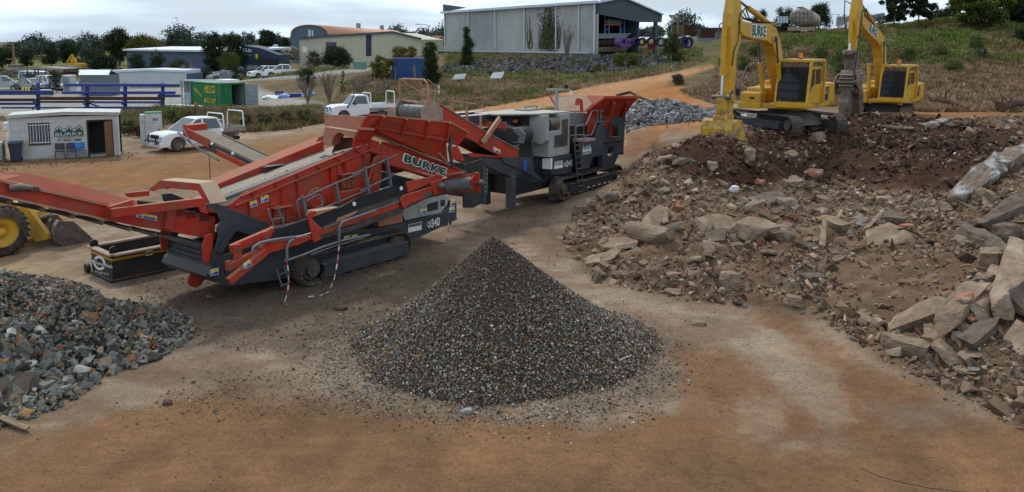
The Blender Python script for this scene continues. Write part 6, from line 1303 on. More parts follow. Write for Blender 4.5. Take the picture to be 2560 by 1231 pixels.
def build_chunks():
 C,CP,CD,CL=M['concrete'],M['concrete_pale'],M['concrete_dark'],M['concrete_lime']
 L_=[
 ('concrete_pier','broken round concrete pier lying on its side at the front of the rubble','concrete pier',(1578,592),(1668,618),.62,.62,C,11,.4,0,0,0,dict(cyl=True,jag=.05)),
 ('concrete_slab','thin pale slab with a dark stain, nearest the gravel cone','concrete slab',(1462,652),(1538,648),.62,.07,CP,12,.5,.28,0,.05,{}),
 ('concrete_slab','thin flat slab leaning against the round concrete pier','concrete slab',(1500,618),(1590,622),.7,.1,C,13,.5,.2,0,.1,{}),
 ('concrete_slab','slab tilted up just behind the round concrete pier','concrete slab',(1622,568),(1665,548),.6,.13,C,14,.6,.5,0,.25,{}),
 ('concrete_slab','wide dusty slab in the middle of the rubble, left of the split pair','concrete slab',(1762,580),(1838,572),.9,.16,C,15,.6,.45,0,.1,{}),
 ('concrete_chunk','large split chunk in the centre of the rubble with a smaller piece on top','concrete chunk',(1842,590),(1915,585),.8,.4,C,16,.5,.3,0,.1,{}),
 ('concrete_chunk','narrow chunk lying on top of the large split chunk','concrete chunk',(1858,568),(1900,556),.28,.22,CP,17,1.6,.2,.3,.4,{}),
 ('metal_panel','dark bent sheet panel half buried among the central rubble','sheet metal',(1768,600),(1815,596),.5,.05,CD,18,.9,.7,0,.1,{}),
 ('concrete_chunk','wedge shaped chunk right of the split pair in the rubble','concrete chunk',(1918,600),(1975,590),.5,.38,C,19,.5,.2,0,0,{}),
 ('concrete_slab','flat slab resting high on the rubble below the dark soil','concrete slab',(1895,512),(1950,502),.7,.16,CD,20,.5,.15,0,.1,{}),
 ('concrete_chunk','rounded pale lump beside the high flat slab on the rubble','concrete chunk',(1950,520),(1985,515),.5,.35,CP,21,.5,0,0,0,dict(rounder=.4)),
 ('concrete_beam','long ridge beam splashed with white lime below the dark soil','concrete beam',(2385,512),(2500,440),.62,.5,CL,22,.4,.3,0,.2,{}),
 ('concrete_beam','lime splashed stump at the upper right end of the ridge beam','concrete beam',(2495,438),(2556,396),.6,.55,CL,23,.4,.2,.1,.15,dict(rounder=.2)),
 ('concrete_beam','dark undercut beam running out of the right edge','concrete beam',(2452,580),(2600,520),.45,.42,CD,24,.5,.3,.0,.25,{}),
 ('boulder','rounded brown boulder at the right edge under the dark beam','boulder',(2490,602),(2552,606),.55,.5,CD,25,.5,0,0,0,dict(rounder=.6)),
 ('concrete_beam','brown beam with a green painted end, left of the rounded boulder','concrete beam',(2405,598),(2520,640),.34,.36,CD,26,.4,.2,.1,0,{}),
 ('concrete_block','square grey block sitting above the stacked beams at right','concrete block',(2452,668),(2512,672),.52,.5,C,27,.5,.25,0,.05,{}),
 ('concrete_block','smaller brown faced block below the square grey block','concrete block',(2432,722),(2485,726),.38,.32,CD,28,.6,.2,0,0,{}),
 ('concrete_beam','thick pale kerb beam pointing down at the right edge','concrete beam',(2500,815),(2548,660),.52,.42,CP,29,.9,.15,.18,.1,dict(jag=.06)),
 ('concrete_beam','worn beam behind the thick pale kerb beam','concrete beam',(2445,800),(2500,700),.4,.35,C,30,.5,0,0,0,{}),
 ('concrete_beam','blocky beam with a brick lump resting on it, lower right heap','concrete beam',(2350,850),(2440,758),.42,.36,C,31,.9,.1,.05,.1,{}),
 ('concrete_beam','fat octagonal beam lying across the lower right heap','concrete beam',(2225,838),(2375,792),.42,.40,CP,32,.6,.4,0,.05,dict(jag=.05,rounder=.08)),
 ('concrete_beam','broken log shaped beam lying lowest on the dirt at right','concrete beam',(2205,862),(2318,892),.3,.3,C,33,.4,.2,.02,0,dict(rounder=.15)),
 ('brick_lump','mortared lump of pinkish bricks on the blocky beam','brick lump',(2388,800),(2430,796),.26,.14,M['brick'],34,1.0,.15,.32,.32,dict(jag=.05)),
 ('concrete_chunk','triangular chunk between the fat beam and the blocky beam','concrete chunk',(2315,862),(2365,868),.32,.3,C,35,.4,.3,0,0,{}),
 ('concrete_beam','tapered beam below the brick lump beside the orange brick bits','concrete beam',(2418,878),(2478,820),.34,.3,CD,36,.5,.1,0,0,{}),
 ('concrete_slab','smooth grey slab leaning at the bottom of the right edge','concrete slab',(2520,860),(2590,905),.55,.1,CP,37,1.8,.9,.1,.1,{}),
 ('concrete_slab','large rough slab standing behind the smooth grey slab','concrete slab',(2535,800),(2600,760),.6,.25,CD,38,.8,.8,.1,.1,{}),
 ('concrete_slab','small flat paving piece in front of the tapered beam','concrete slab',(2400,898),(2452,898),.25,.08,CP,39,.7,.1,0,0,dict(jag=.05)),
 ('concrete_slab','cracked paving piece lying farthest forward below the heap','concrete slab',(2386,926),(2438,940),.2,.07,C,40,.6,.1,0,0,dict(jag=.05)),
 ('brick','square orange brick lying between the tapered beam and the paving piece','brick',(2394,868),(2406,868),.1,.09,M['brick'],41,.7,0,0,0,dict(jag=.02)),
 ('brick','tilted orange brick wedged under the brick lump','brick',(2420,822),(2436,818),.1,.09,M['brick'],42,1.2,.5,.05,.05,dict(jag=.02)),
 ('concrete_slab','big flat diamond shaped slab right of centre on the rubble','concrete slab',(2172,608),(2262,596),1.0,.14,C,43,.6,.35,0,.12,{}),
 ('concrete_slab','smaller slab overlapping the top of the diamond shaped slab','concrete slab',(2212,556),(2262,556),.5,.16,CD,44,.6,.3,.1,.1,{}),
 ('concrete_chunk','long angular chunk left of the diamond shaped slab','concrete chunk',(2056,556),(2110,582),.45,.32,C,45,.5,.1,0,0,{}),
 ('kerb_piece','thin kerb piece touching the upper left of the diamond slab','kerb piece',(2166,582),(2210,535),.14,.16,CP,46,.6,0,0,0,dict(jag=.04)),
 ('kerb_piece','pale upright post piece standing on the rubble left of the diamond slab','kerb piece',(2055,625),(2062,585),.16,.16,CP,47,.8,0,0,.25,dict(jag=.04)),
 ('brick_lump','brown brick at the right corner of the diamond shaped slab','brick lump',(2255,576),(2280,574),.22,.16,M['brick'],48,.7,0,0,0,dict(jag=.04)),
 ('boulder','pointed boulder at the foot of the rubble facing the gravel cone','boulder',(1802,716),(1846,716),.42,.42,C,49,.4,0,0,0,dict(rounder=.45)),
 ('boulder','domed boulder lying alone at the front foot of the rubble','boulder',(1962,762),(2002,764),.34,.3,C,50,.4,0,0,0,dict(rounder=.55)),
 ('concrete_slab','small pale tile on the lower slope below the round pier','concrete slab',(1668,688),(1700,688),.18,.06,CP,51,.7,0,0,0,dict(jag=.04)),
 ('breeze_block','hollow concrete breeze block at the top edge of the rubble','breeze block',(2160,510),(2184,510),.22,.22,CP,52,.6,0,0,0,dict(jag=.02)),
 ('concrete_slab','pale slab end sticking out at the left foot of the dark soil','concrete slab',(1648,408),(1680,404),.5,.25,CP,53,.5,.2,0,0,{}),
 ('concrete_slab','grey slab half buried in dark soil beneath the bucket','concrete slab',(1682,412),(1722,404),.4,.2,CD,54,.5,.2,0,0,{}),
 ('concrete_chunk','small cream block in the dark soil below the bucket','concrete chunk',(1770,428),(1792,426),.3,.3,CP,55,.6,0,0,0,{}),
 ('concrete_chunk','white torn bag like lump at the edge between dark soil and rubble','concrete chunk',(1824,482),(1844,482),.25,.25,M['white'],56,.7,0,0,0,dict(rounder=.5)),
 ('concrete_chunk','upright grey stone in dark soil right of the bucket','concrete chunk',(1864,404),(1882,400),.3,.5,C,57,.5,0,0,0,{}),
 ('concrete_chunk','tan boulder beside the nearer excavator front track','boulder',(2032,352),(2062,352),.6,.5,C,58,.4,0,0,0,dict(rounder=.3)),
 ('pipe_piece','pale broken pipe lying on the dark soil between excavator and ridge','pipe',(2208,322),(2276,328),.16,.16,CP,59,.8,0,0,0,dict(cyl=True,jag=.05)),
 ('concrete_beam','lime white beam at the far edge of the dark soil','concrete beam',(2312,332),(2368,308),.4,.35,CL,60,.6,.2,0,0,{}),
 ('concrete_slab','brick faced slab lying on the dark soil left of the ridge beam','concrete slab',(2016,440),(2052,436),.45,.2,M['brick'],61,.6,.3,0,0,{}),
 ('concrete_chunk','flat wedge left of the brick faced slab','concrete chunk',(1962,466),(2000,456),.5,.2,C,62,.6,.2,0,0,{}),
 ('concrete_slab','heavy dark slab at the left foot of the coarse rock pile','concrete slab',(-20,1010),(82,1002),.45,.16,CD,63,1.4,.75,.12,.12,{}),
 ('timber_plank','weathered timber plank poking out under the heavy dark slab','plank',(-10,1052),(66,1082),.09,.06,M['timber'],64,.8,.3,.06,.03,dict(jag=.03)),
 ('rock','dark brown clod lying alone on gravel between screener and gravel cone','clod',(832,776),(868,776),.22,.12,M['soil_clod'],65,.5,0,0,0,dict(rounder=.5,jag=.3)),
 ('rock','single blue white stone at the left foot of the gravel cone','stone',(914,948),(930,948),.1,.09,CP,66,.5,0,0,0,{}),
 ('rock','grey stone at the front foot of the gravel cone','stone',(1152,1036),(1176,1034),.1,.09,M['bluestone'],67,.5,0,0,0,{}),
 ('rock','dark red brown stone on the dirt right of the coarse rock pile','stone',(408,1012),(430,1012),.1,.09,M['soil_clod'],68,.5,0,0,0,{}),
 ('rock','flat tan stone on the dust right of the gravel cone','stone',(1728,812),(1764,812),.2,.1,C,69,.5,0,0,0,{}),
 ]
 for i,(nm,lb,ct,p0,p1,W,T_,m,sd,lf,ro,t0,t1,kw)in enumerate(L_):lump(nm,lb,ct,p0,p1,W,T_,m,sd,lf,ro,t0,t1,None,kw)
 rb=random.Random(12)
 for i in range(12):
  p=GR(rb.uniform(1560,2500),rb.uniform(400,700));L2=rb.uniform(.6,1.5);a=rb.uniform(0,6.28);mb=MB();d=V((math.cos(a),math.sin(a),rb.uniform(.1,.7)));mb.tube([V((0,0,-.05)),d*L2*.4,d*L2*.8+V((0,0,rb.uniform(-.1,.15))),d*L2+V((0,0,rb.uniform(-.3,0)))],.014+.012*(i%3),5)
  mb.build('bent_bar',M['rust']if i%2 else M['timber'],None,label='thin bent bar or stick poking out of the rubble mound',cat='bar',group='bars and sticks in the rubble',loc=p)
  # the anonymous rest: lumps that nothing in the picture tells apart
 rng=np.random.default_rng(77);r=random.Random(5);protos=[]
 for k in range(16):
  a,b,c=r.uniform(.8,1.2),r.uniform(.5,.9),r.choice((.25,.4,.6));protos.append(rough_block('concrete_lump',a,b,c,200+k,[C,CP,CD,C][k%4],rounder=r.choice((0,0,.15,.3))))
 X,Y,px,py=scatter_px(FRONT,12000,rng,xr=(1,30),yr=(10,45));dk=inpoly(px,py,DARKSOIL);sm=inpoly(px,py,[(2080,660),(2250,610),(2420,640),(2430,740),(2250,800),(2120,790)])
 dn=fbm(X*.35,Y*.35,44,3)
 keep=(~dk|(rng.random(len(X))<.28))&(~sm|(rng.random(len(X))<.1))&(dn+rng.random(len(X))>.25)&(px<2620);X,Y=X[keep][:250],Y[keep][:250];Z=height(X,Y)
 for i in range(len(X)):
  me=protos[r.randrange(16)];o=link('concrete_lump',me,None,'dusty broken concrete lump among many alike in the rubble mound','rubble lump','loose concrete lumps over the rubble mound')
  s=min(.8,r.lognormvariate(math.log(.34),.35));o.location=(X[i],Y[i],Z[i]+s*.08);o.rotation_euler=(r.uniform(-.5,.5),r.uniform(-.5,.5),r.uniform(0,6.28));o.scale=(s,s,s)
M['soil_clod']=mat_noise('dark_soil_clod',(.07,.042,.028),(.11,.065,.04),6,.95,.6,30)
M['bluestone']=mat_noise('blue_grey_stone',(.22,.24,.25),(.3,.3,.3),8,.9,.4,40)
# ------------------------------------------------------------------ foliage
M['leaf']=mat_attr('leaves',.75,1.0,1.5,.3,0)
M['bark']=mat_noise('bark',(.12,.095,.07),(.07,.055,.04),8,.9,.3,30)
def cards(pos,size,rng,flat=.0,aspect=.6):
 n=len(pos);R=rotmats(n,rng);q=np.array([[-.5,-.5*aspect,0],[.5,-.35*aspect,.08],[.6,.35*aspect,0],[-.45,.5*aspect,.08]])
 w=np.einsum('nij,vj->nvi',R,q)*size[:,None,None]+pos[:,None];return w.reshape(-1,3),np.arange(4*n).reshape(-1,4)
def crown_points(cl,n,rng):
 """cl: clump centres with radii; points scattered mostly in the outer shell of each clump"""
 cl=np.array(cl);w=cl[:,3]**2;i=rng.choice(len(cl),n,p=w/w.sum());d=rng.normal(size=(n,3));d/=np.linalg.norm(d,axis=1,keepdims=True);r=cl[i,3]*np.minimum(1.75,np.abs(rng.normal(.72,.34,n)))
 return cl[i,:3]+d*r[:,None]*np.array([1,1,.85]),i
def make_crown(W,Hc,rng,kind,n,leaf,c1,c2):
 cl=[]
 if kind=='round':
  cl.append((0,0,Hc*.42,W*.3));cl.append((0,0,Hc*.66,W*.27))
  for k in range(48):
   a=rng.uniform(0,6.28);z=rng.uniform(.08,.95);rr=W/2*math.sqrt(max(.05,1-(z*1.7-.72)**2))*rng.uniform(.35,.85);cl.append((rr*math.cos(a),rr*math.sin(a),z*Hc,W*rng.uniform(.09,.19)))
 elif kind=='open':
  for k in range(52):
   a=rng.uniform(0,6.28);z=rng.uniform(.1,.95);rr=W/2*math.sqrt(max(.08,1-(z*1.6-.7)**2))*rng.uniform(.3,.95);cl.append((rr*math.cos(a),rr*math.sin(a),z*Hc,W*rng.uniform(.045,.12)))
 elif kind=='column':
  for k in range(44):
   z=(k+.5)/44;rr=W/2*math.sin(math.pi*min(.97,.12+z*.86))**.5*rng.uniform(.1,.6);a=rng.uniform(0,6.28);cl.append((rr*math.cos(a),rr*math.sin(a),z*Hc,W*rng.uniform(.16,.28)*(1.05-z*.5)))
 elif kind=='tiers':
  for k in range(11):
   z=.1+.88*k/11;R=W/2*(1.05-z)
   for j in range(7):a=j*.9+k;cl.append((R*.7*math.cos(a),R*.7*math.sin(a),z*Hc,max(.12,R*.34)))
 elif kind=='pine':
  cl.append((0,0,Hc*.3,W*.28));cl.append((0,0,Hc*.55,W*.2))
  for k in range(60):
   z=rng.uniform(.15,1);R=W/2*(1.12-z*.8);a=rng.uniform(0,6.28);q=rng.uniform(.3,.95);cl.append((R*q*math.cos(a),R*q*math.sin(a),z*Hc,W*rng.uniform(.07,.14)))
 pos,i=crown_points(cl,n,rng);pos[:,2]=np.maximum(pos[:,2],.02*Hc)
 tone=np.array([rng.uniform(0,1)for _ in cl])[i];t=np.clip(tone*.8+.2*rng.random(n),0,1)[:,None];col=np.array(c1)*(1-t)+np.array(c2)*t;col*=rng.uniform(.7,1.3,(n,1))
 v,f=cards(pos,rng.uniform(.6,1.3,n)*leaf,rng);return v,f,np.repeat(col,4,0),cl
def tree(name,label,cat,x0,x1,yt,yb,Y,kind='round',c1=(.018,.035,.012),c2=(.05,.075,.022),n=2600,leaf=None,seed=0,group=None,trunk=.22,stems=False,zb=None):
 """pixel box of the plant at a depth gives its place and size on the ground"""
 rng=np.random.default_rng(seed or abs(int(x0*7+yt)))
 if Y<135 and zb is None: # stand it where the ground really is
  g=GR((x0+x1)/2,yb,Y*K*.72,Y*K*1.35)
  if.6<g.y/(Y*K)<1.06:Y=g.y/K
 p=P((x0+x1)/2,yb,Y);q=P((x0+x1)/2,yt,Y);z0=H(p.x,p.y)
 base=min(p.z,z0)if zb is None else zb;Ht=q.z-base;W=(x1-x0)/FPX*Y*K;cz=max(Ht*trunk,(p.z-base)*.9)
 T=thing(name,label,cat,(p.x,p.y,base),0,group);Hc=Ht-cz;leaf=(leaf or max(.08,min(.42,W*.05)))*.72;n=int(n*3.2)
 v,f,c,cl=make_crown(W,Hc,rng,kind,n,leaf,c1,c2);v[:,2]+=cz
 me=npmesh('crown',v,f,c);me.materials.append(M['leaf']);link('crown',me,T)
 mb=MB();r0=max(.04,min(.45,W*.035));top=V((rng.uniform(-.05,.05)*W,0,cz+Hc*.75));mb.tube([V((0,0,-.3)),V((rng.uniform(-.03,.03)*W,0,cz*.8)),V((rng.uniform(-.05,.05)*W,0,cz+Hc*.35)),top],[r0,r0*.8,r0*.5,r0*.15],7)
 for k in range(0,len(cl),3):
  c_=cl[k];s=V((0,0,cz+max(.0,min(c_[2]*.6,Hc*.5))));e=V((c_[0]*.9,c_[1]*.9,c_[2]+cz));mb.tube([s,s.lerp(e,.5)+V((0,0,-.03*W)),e],[r0*.4,r0*.25,r0*.08],5)
 mb.build('trunk',M['bark'],T);return T
def twig_bush(label,x0,x1,yt,yb,Y,seed,col='bark_pale',group=None):
 rng=random.Random(seed);p=P((x0+x1)/2,yb,Y);q=P((x0+x1)/2,yt,Y);base=H(p.x,p.y);Ht=max(.5,q.z-base);W=(x1-x0)/FPX*Y*K
 mb=MB()
 for k in range(26):
  a=rng.uniform(0,6.28);l=rng.uniform(.5,1);e=V((math.cos(a)*W/2*l,math.sin(a)*W/2*l,Ht*rng.uniform(.6,1)));m_=e*.5+V((0,0,.12*Ht));mb.tube([V((0,0,-.1)),m_,e],[.05,.03,.01],4)
  for j in range(5):
   s=m_.lerp(e,rng.random());mb.tube([s,s+V((rng.uniform(-1,1)*W*.18,rng.uniform(-1,1)*W*.18,rng.uniform(.05,.25)*Ht))],[.02,.006],4)
 return mb.build('bare_shrub',M[col],None,label=label,cat='shrub',loc=(p.x,p.y,base),group=group)
M['bark_pale']=mat_noise('grey_twigs',(.23,.19,.15),(.14,.115,.09),6,.9)
def tufts(name,label,polys,n,hgt,cols,wts,rng,yr,xr,cat='grass',blades=5,dens_seed=5,spread=.16,width=.05,zdry=None):
 Xs,Ys=[],[]
 for poly,frac in polys:
  X,Y,px,py=scatter_px(poly,int(n*frac),rng,xr=xr,yr=yr);Xs.append(X);Ys.append(Y)
 X=np.concatenate(Xs);Y=np.concatenate(Ys);d=.5+.9*fbm(X*.35,Y*.35,dens_seed,4);k=rng.random(len(X))<d;X,Y,d=X[k],Y[k],d[k]
 Z=height(X,Y);m=len(X);tone=fbm(X*.25,Y*.25,dens_seed+3,4)+.5*fbm(X*1.2,Y*1.2,dens_seed+4,2)
 if zdry:tone=tone+zdry[0]*np.clip((Z-zdry[1])/zdry[2],-1,1)
 order=np.argsort(tone+.25*rng.normal(size=m));ci=np.empty(m,int);cw=np.cumsum(np.array(wts)/sum(wts));ci[order]=np.searchsorted(cw,(np.arange(m)+.5)/m)
 C=np.array(cols)[np.minimum(ci,len(cols)-1)]*rng.uniform(.7,1.35,(m,1));hh=hgt*(.45+.9*d)*rng.uniform(.6,1.35,m)
 V_,F_,C_=[],[],[]
 for b in range(blades):
  a=rng.uniform(0,6.28,m);r_=rng.uniform(0,spread,m);bx=X+r_*np.cos(a);by=Y+r_*np.sin(a);w=rng.uniform(.6,1.4,m)*width;a2=rng.uniform(0,6.28,m);ln=rng.uniform(.1,.75,m)*hh
  p0=np.stack([bx-w*np.cos(a2),by-w*np.sin(a2),Z-.05],-1);p1=np.stack([bx+w*np.cos(a2),by+w*np.sin(a2),Z-.05],-1);p2=np.stack([bx+ln*np.cos(a),by+ln*np.sin(a),Z+hh*rng.uniform(.6,1,m)],-1)
  V_.append(np.stack([p0,p1,p2],1).reshape(-1,3));C_.append(np.repeat(C*rng.uniform(.8,1.2,(m,1)),3,0))
 v=np.concatenate(V_);me=npmesh(name,v,np.arange(len(v)).reshape(-1,3),np.concatenate(C_));me.materials.append(M['leaf']);return link(name,me,None,label,cat,None,'stuff')
def build_plants():
 rng=np.random.default_rng(21)
 DRY=[(.36,.26,.15),(.27,.185,.105),(.20,.145,.075),(.15,.145,.05),(.12,.15,.035)]
 HILL=[(1780,205),(1700,230),(1790,262),(1850,240),(2000,262),(2150,268),(2320,280),(2560,280),(2900,285),(2900,-40),(2560,30),(2200,60),(1950,78),(1860,120),(1800,160)]
 tufts('hillside_grass','dry brown and green tussock grass covering the hillside',[(HILL,1)],150000,.30,[(.33,.22,.135),(.25,.17,.09),(.18,.165,.055),(.13,.17,.035),(.17,.22,.045)],[3.0,3.2,2.6,2.6,1.7],rng,(55,100),(14,75),dens_seed=21,spread=.3,width=.09,zdry=(.6,4.3,1.6))
 BANK=[(300,330),(350,345),(395,318),(480,300),(590,300),(600,330),(700,328),(800,312),(800,268),(900,280),(1000,270),(1160,278),(1300,255),(1500,212),(1640,188),(1770,160),(1740,150),(1600,180),(1400,205),(1150,200),(1120,190),(900,190),(860,215),(840,262),(650,272),(300,285)]
 tufts('bank_weeds','dry weeds and long grass on the banks beside the dirt road',[(BANK,1)],170000,.38,DRY,[3,3,2,1.4,.8],rng,(46,120),(-42,26),dens_seed=41,spread=.25,width=.06)
 WEED=[(300,335),(300,285),(480,282),(600,288),(700,285),(790,268),(830,262),(850,300),(700,326),(590,332),(560,305),(440,300),(380,330)]
 tufts('tall_weeds','tall brown and olive weeds between the office yard and the storage yard',[(WEED,1)],45000,.72,[(.29,.20,.11),(.21,.15,.08),(.16,.135,.05),(.13,.15,.035)],[2,3,3,2],rng,(48,66),(-40,-8),dens_seed=61,spread=.3,width=.05)
 VERGE=[(1150,300),(1300,282),(1420,268),(1480,262),(1560,248),(1600,252),(1500,290),(1300,330)]
 tufts('verge_weeds','sparse dry weeds along the verge behind the crusher',[(VERGE,1)],26000,.4,DRY,[3,3,2,1,.5],rng,(42,75),(-6,14),dens_seed=71)
 tufts('terrace_grass','green grass patches beside the far service road and paddock',[([(560,205),(740,188),(930,165),(1090,165),(1090,135),(860,160),(700,165),(480,190)],1),([(1100,200),(1120,130),(1500,128),(1740,120),(1780,160),(1600,190),(1400,200)],1)],50000,.45,[(.2,.19,.06),(.14,.17,.04),(.26,.2,.1)],[2,2,2],rng,(80,140),(-55,30),dens_seed=81,spread=.3,width=.08)
 for i,(x0,x1,yt,yb,c1,c2)in enumerate([(300,345,300,338,(.05,.06,.02),(.10,.10,.035)),(330,360,312,345,(.06,.035,.02),(.11,.07,.04)),(410,450,276,308,(.05,.065,.015),(.11,.13,.03)),(455,500,280,312,(.07,.05,.03),(.12,.09,.05)),(600,640,285,325,(.07,.05,.03),(.12,.09,.05)),(640,690,280,322,(.05,.055,.02),(.10,.10,.035)),(690,735,278,318,(.075,.05,.03),(.13,.09,.05)),(735,790,276,312,(.06,.06,.02),(.12,.11,.04))]):
  tree('scrub_bush',['olive scrub bush just right of the site office','red brown scrub at the office right corner','bright olive bush above the front ute bonnet','brown scrub above the front ute roof','brown scrub right of the rear hoop of the front ute','olive scrub second right of the front ute','brown scrub third right of the front ute','olive brown scrub left of the tray ute'][i],'scrub',x0,x1,yt,yb,54,'open',c1,c2,900,seed=700+i,trunk=.03)
 G1,G2=(.012,.024,.009),(.035,.055,.018)
 def t(label,x0,x1,yt,yb,Y,kind='round',c1=G1,c2=G2,n=2600,cat='tree',name='tree',**k):return tree(name,label,cat,x0,x1,yt,yb,Y,kind,c1,c2,n,**k)
 # left skyline
 t('dark tree cut by the left picture edge on the skyline',-25,40,122,172,190,n=2200,trunk=.05);t('dark low tree right of the skyline power pole',46,92,124,168,195,n=2000,trunk=.05);t('wide dark tree right of the norfolk pines',104,152,112,164,205,n=2400,trunk=.05);t('dark spreading tree below the yellow green tree',330,392,118,158,150,n=2000,trunk=.05);t('grey green trees left of the large dark round tree',196,262,122,166,185,c1=(.03,.045,.025),c2=(.06,.075,.04),n=2400,trunk=.05)
 t('large dark round tree on the left skyline',263,337,75,160,190,n=4200,trunk=.1)
 t('rounded dark tree left of the largest skyline tree',148,204,104,165,210,n=3000,trunk=.1)
 t('yellow green spreading tree above the blue warehouse roof',322,402,92,150,180,c1=(.07,.075,.01),c2=(.16,.14,.02),n=3600,trunk=.1)
 t('dark ragged pine above the middle of the blue warehouse roof',412,450,88,140,175,'pine',n=2200,trunk=.2)
 t('small dark gum tree at the right end of the white roof edge',456,486,101,140,190,'open',n=1400,trunk=.2)
 t('left one of two thin norfolk pines on the far skyline',83,100,90,160,260,'tiers',n=1300,trunk=.08,name='norfolk_pine');t('right one of two thin norfolk pines on the far skyline',97,113,88,160,262,'tiers',n=1300,trunk=.08,name='norfolk_pine')
 t('pale brown bare crowned tree left of the ragged pine',395,425,102,145,178,'open',(.08,.06,.03),(.13,.10,.05),900)
 t('thin open tree between the two dark round skyline trees',228,264,104,160,215,'open',n=1500)
 t('dark green tree with pine tops in front of the warehouse gable',505,572,80,178,118,'round',n=4600,trunk=.06)
 t('dark bushy tree right of the pine topped tree before the warehouse',552,616,86,178,117,n=4000,trunk=.06)
 t('yellow green shrub behind the parked silver wagon',545,602,134,170,113,c1=(.05,.06,.012),c2=(.10,.11,.02),n=1600,trunk=.05,name='shrub',cat='shrub')
 t('dark pine clump behind the scrap yard right of the warehouse',632,706,80,125,165,'pine',n=3800,trunk=.05)
 t('low dark pine beside the arched roof hall',700,730,95,120,166,'pine',n=1500,trunk=.1)
 t('dark bush at the left end of the blue warehouse',320,372,135,190,113,n=2200,trunk=.05,name='shrub',cat='shrub');t('mid green bush beneath the warehouse wall',372,420,122,192,112,n=2200,trunk=.05,name='shrub',cat='shrub')
 t('brown green bush before the blue warehouse wall',420,478,150,196,110,c1=(.03,.035,.012),c2=(.07,.07,.025),n=2000,trunk=.05,name='shrub',cat='shrub')
 t('wide dark hedge mass behind the small grey shed',222,300,140,186,150,n=2600,trunk=.02,name='shrub',cat='shrub')
 t('dark shrub directly left of the parked white ute',575,606,156,202,104,n=1700,trunk=.03,name='shrub',cat='shrub');t('dark shrub below the silver wagon',500,532,168,204,103,n=1500,trunk=.03,name='shrub',cat='shrub')
 t('small tree inside the car yard beside the shelter',122,158,180,232,92,n=1600,trunk=.2)
 t('dark round bush in front of the cream building',805,880,122,170,100,n=3200,trunk=.02,name='shrub',cat='shrub')
 t('brown bush left of the dark round bush',762,806,128,172,101,c1=(.04,.028,.015),c2=(.08,.06,.03),n=1500,trunk=.03,name='shrub',cat='shrub')
 t('green bush right of the parked white dual cab ute',745,792,172,215,90,n=1800,trunk=.05,name='shrub',cat='shrub')
 t('yellow green wattle left of the blue container',920,990,140,205,88,'open',(.06,.065,.012),(.14,.13,.02),2200,trunk=.1,name='shrub',cat='shrub')
 t('yellow flowering wattle above the blue container',985,1052,118,165,92,'open',(.08,.075,.01),(.17,.14,.02),2000,trunk=.1,name='shrub',cat='shrub')
 t('bright green bush left of the yellow wattle',975,1012,117,150,94,c1=(.04,.06,.012),c2=(.09,.11,.02),n=1200,trunk=.05,name='shrub',cat='shrub')
 t('tall dark evergreen shrub standing by the blue container',1048,1110,108,214,76,'column',n=4200,trunk=.02,name='shrub',cat='shrub')
 t('olive treetop just above the tall dark evergreen',1052,1096,106,140,82,'open',(.04,.045,.012),(.09,.08,.02),1200,trunk=.1)
 t('dark green shrub climbing in front of the grey shed wall',1143,1192,70,168,92,'column',n=4200,trunk=.02,name='shrub',cat='shrub')
 t('conifer peeping out at the left end of the grey shed',1098,1116,44,120,150,'tiers',n=1500,trunk=.05)
 t('dark trees behind the street lamp',1050,1100,94,124,150,n=1500,trunk=.03)
 t('sapling in the weeds below the service road',850,866,175,240,74,'open',n=500,trunk=.1,name='sapling',cat='sapling')
 t('green leafy tree in front of the coiled pipe yard',1650,1706,84,158,86,c1=(.025,.04,.01),c2=(.075,.095,.02),n=3400,trunk=.05)
 t('yellow green bush on the boulder embankment',1530,1602,134,172,84,'open',(.06,.07,.012),(.13,.14,.02),1700,trunk=.03,name='shrub',cat='shrub')
 t('small yellow green bush at the foot of the embankment',1478,1522,160,180,82,'open',(.06,.07,.012),(.12,.12,.02),700,trunk=.03,name='shrub',cat='shrub')
 t('round brown bush by the road fork',1678,1712,186,212,68,c1=(.07,.05,.03),c2=(.11,.08,.045),n=1200,trunk=.02,name='shrub',cat='shrub')
 t('pale olive treetop behind the floodlight pole',1672,1712,66,100,140,'open',(.08,.08,.03),(.14,.13,.05),900)
 # right skyline
 t('dark tree left of the tanker behind the excavator boom',1876,1924,24,82,108,n=1700,trunk=.1);t('dark tree close behind the tanker left end',1928,1988,18,78,112,n=2200,trunk=.1);t('tree showing above the tanker top',2012,2082,12,70,114,n=2000,trunk=.1)
 t('big dark gum at left of the pair on the hilltop',2198,2272,-30,74,84,'open',n=5200,trunk=.16,leaf=.26);t('big dark gum at right of the pair on the hilltop',2262,2330,-18,72,85,'open',n=4400,trunk=.16,leaf=.26)
 t('broad bright green tree on the hilltop near the right edge',2380,2528,-34,70,86,'open',(.03,.05,.01),(.10,.13,.02),8000,trunk=.12,leaf=.3)
 t('distant dark trees between the two hilltop tree groups',2326,2402,22,66,125,n=2600,trunk=.02);t('dark tree filling the upper right corner',2520,2600,-20,62,95,n=3200,trunk=.05,leaf=.3)
 t('tiny palm like tree top beside the white truck cab',2102,2120,34,66,120,'open',n=500)
 t('blue grey agave like shrub standing on the right hillside',2440,2468,118,150,68,'open',(.05,.07,.045),(.08,.10,.07),500,trunk=.05,name='shrub',cat='shrub');t('dark green bush high at the right edge of the hillside',2530,2580,70,105,75,n=1400,trunk=.02,name='shrub',cat='shrub')
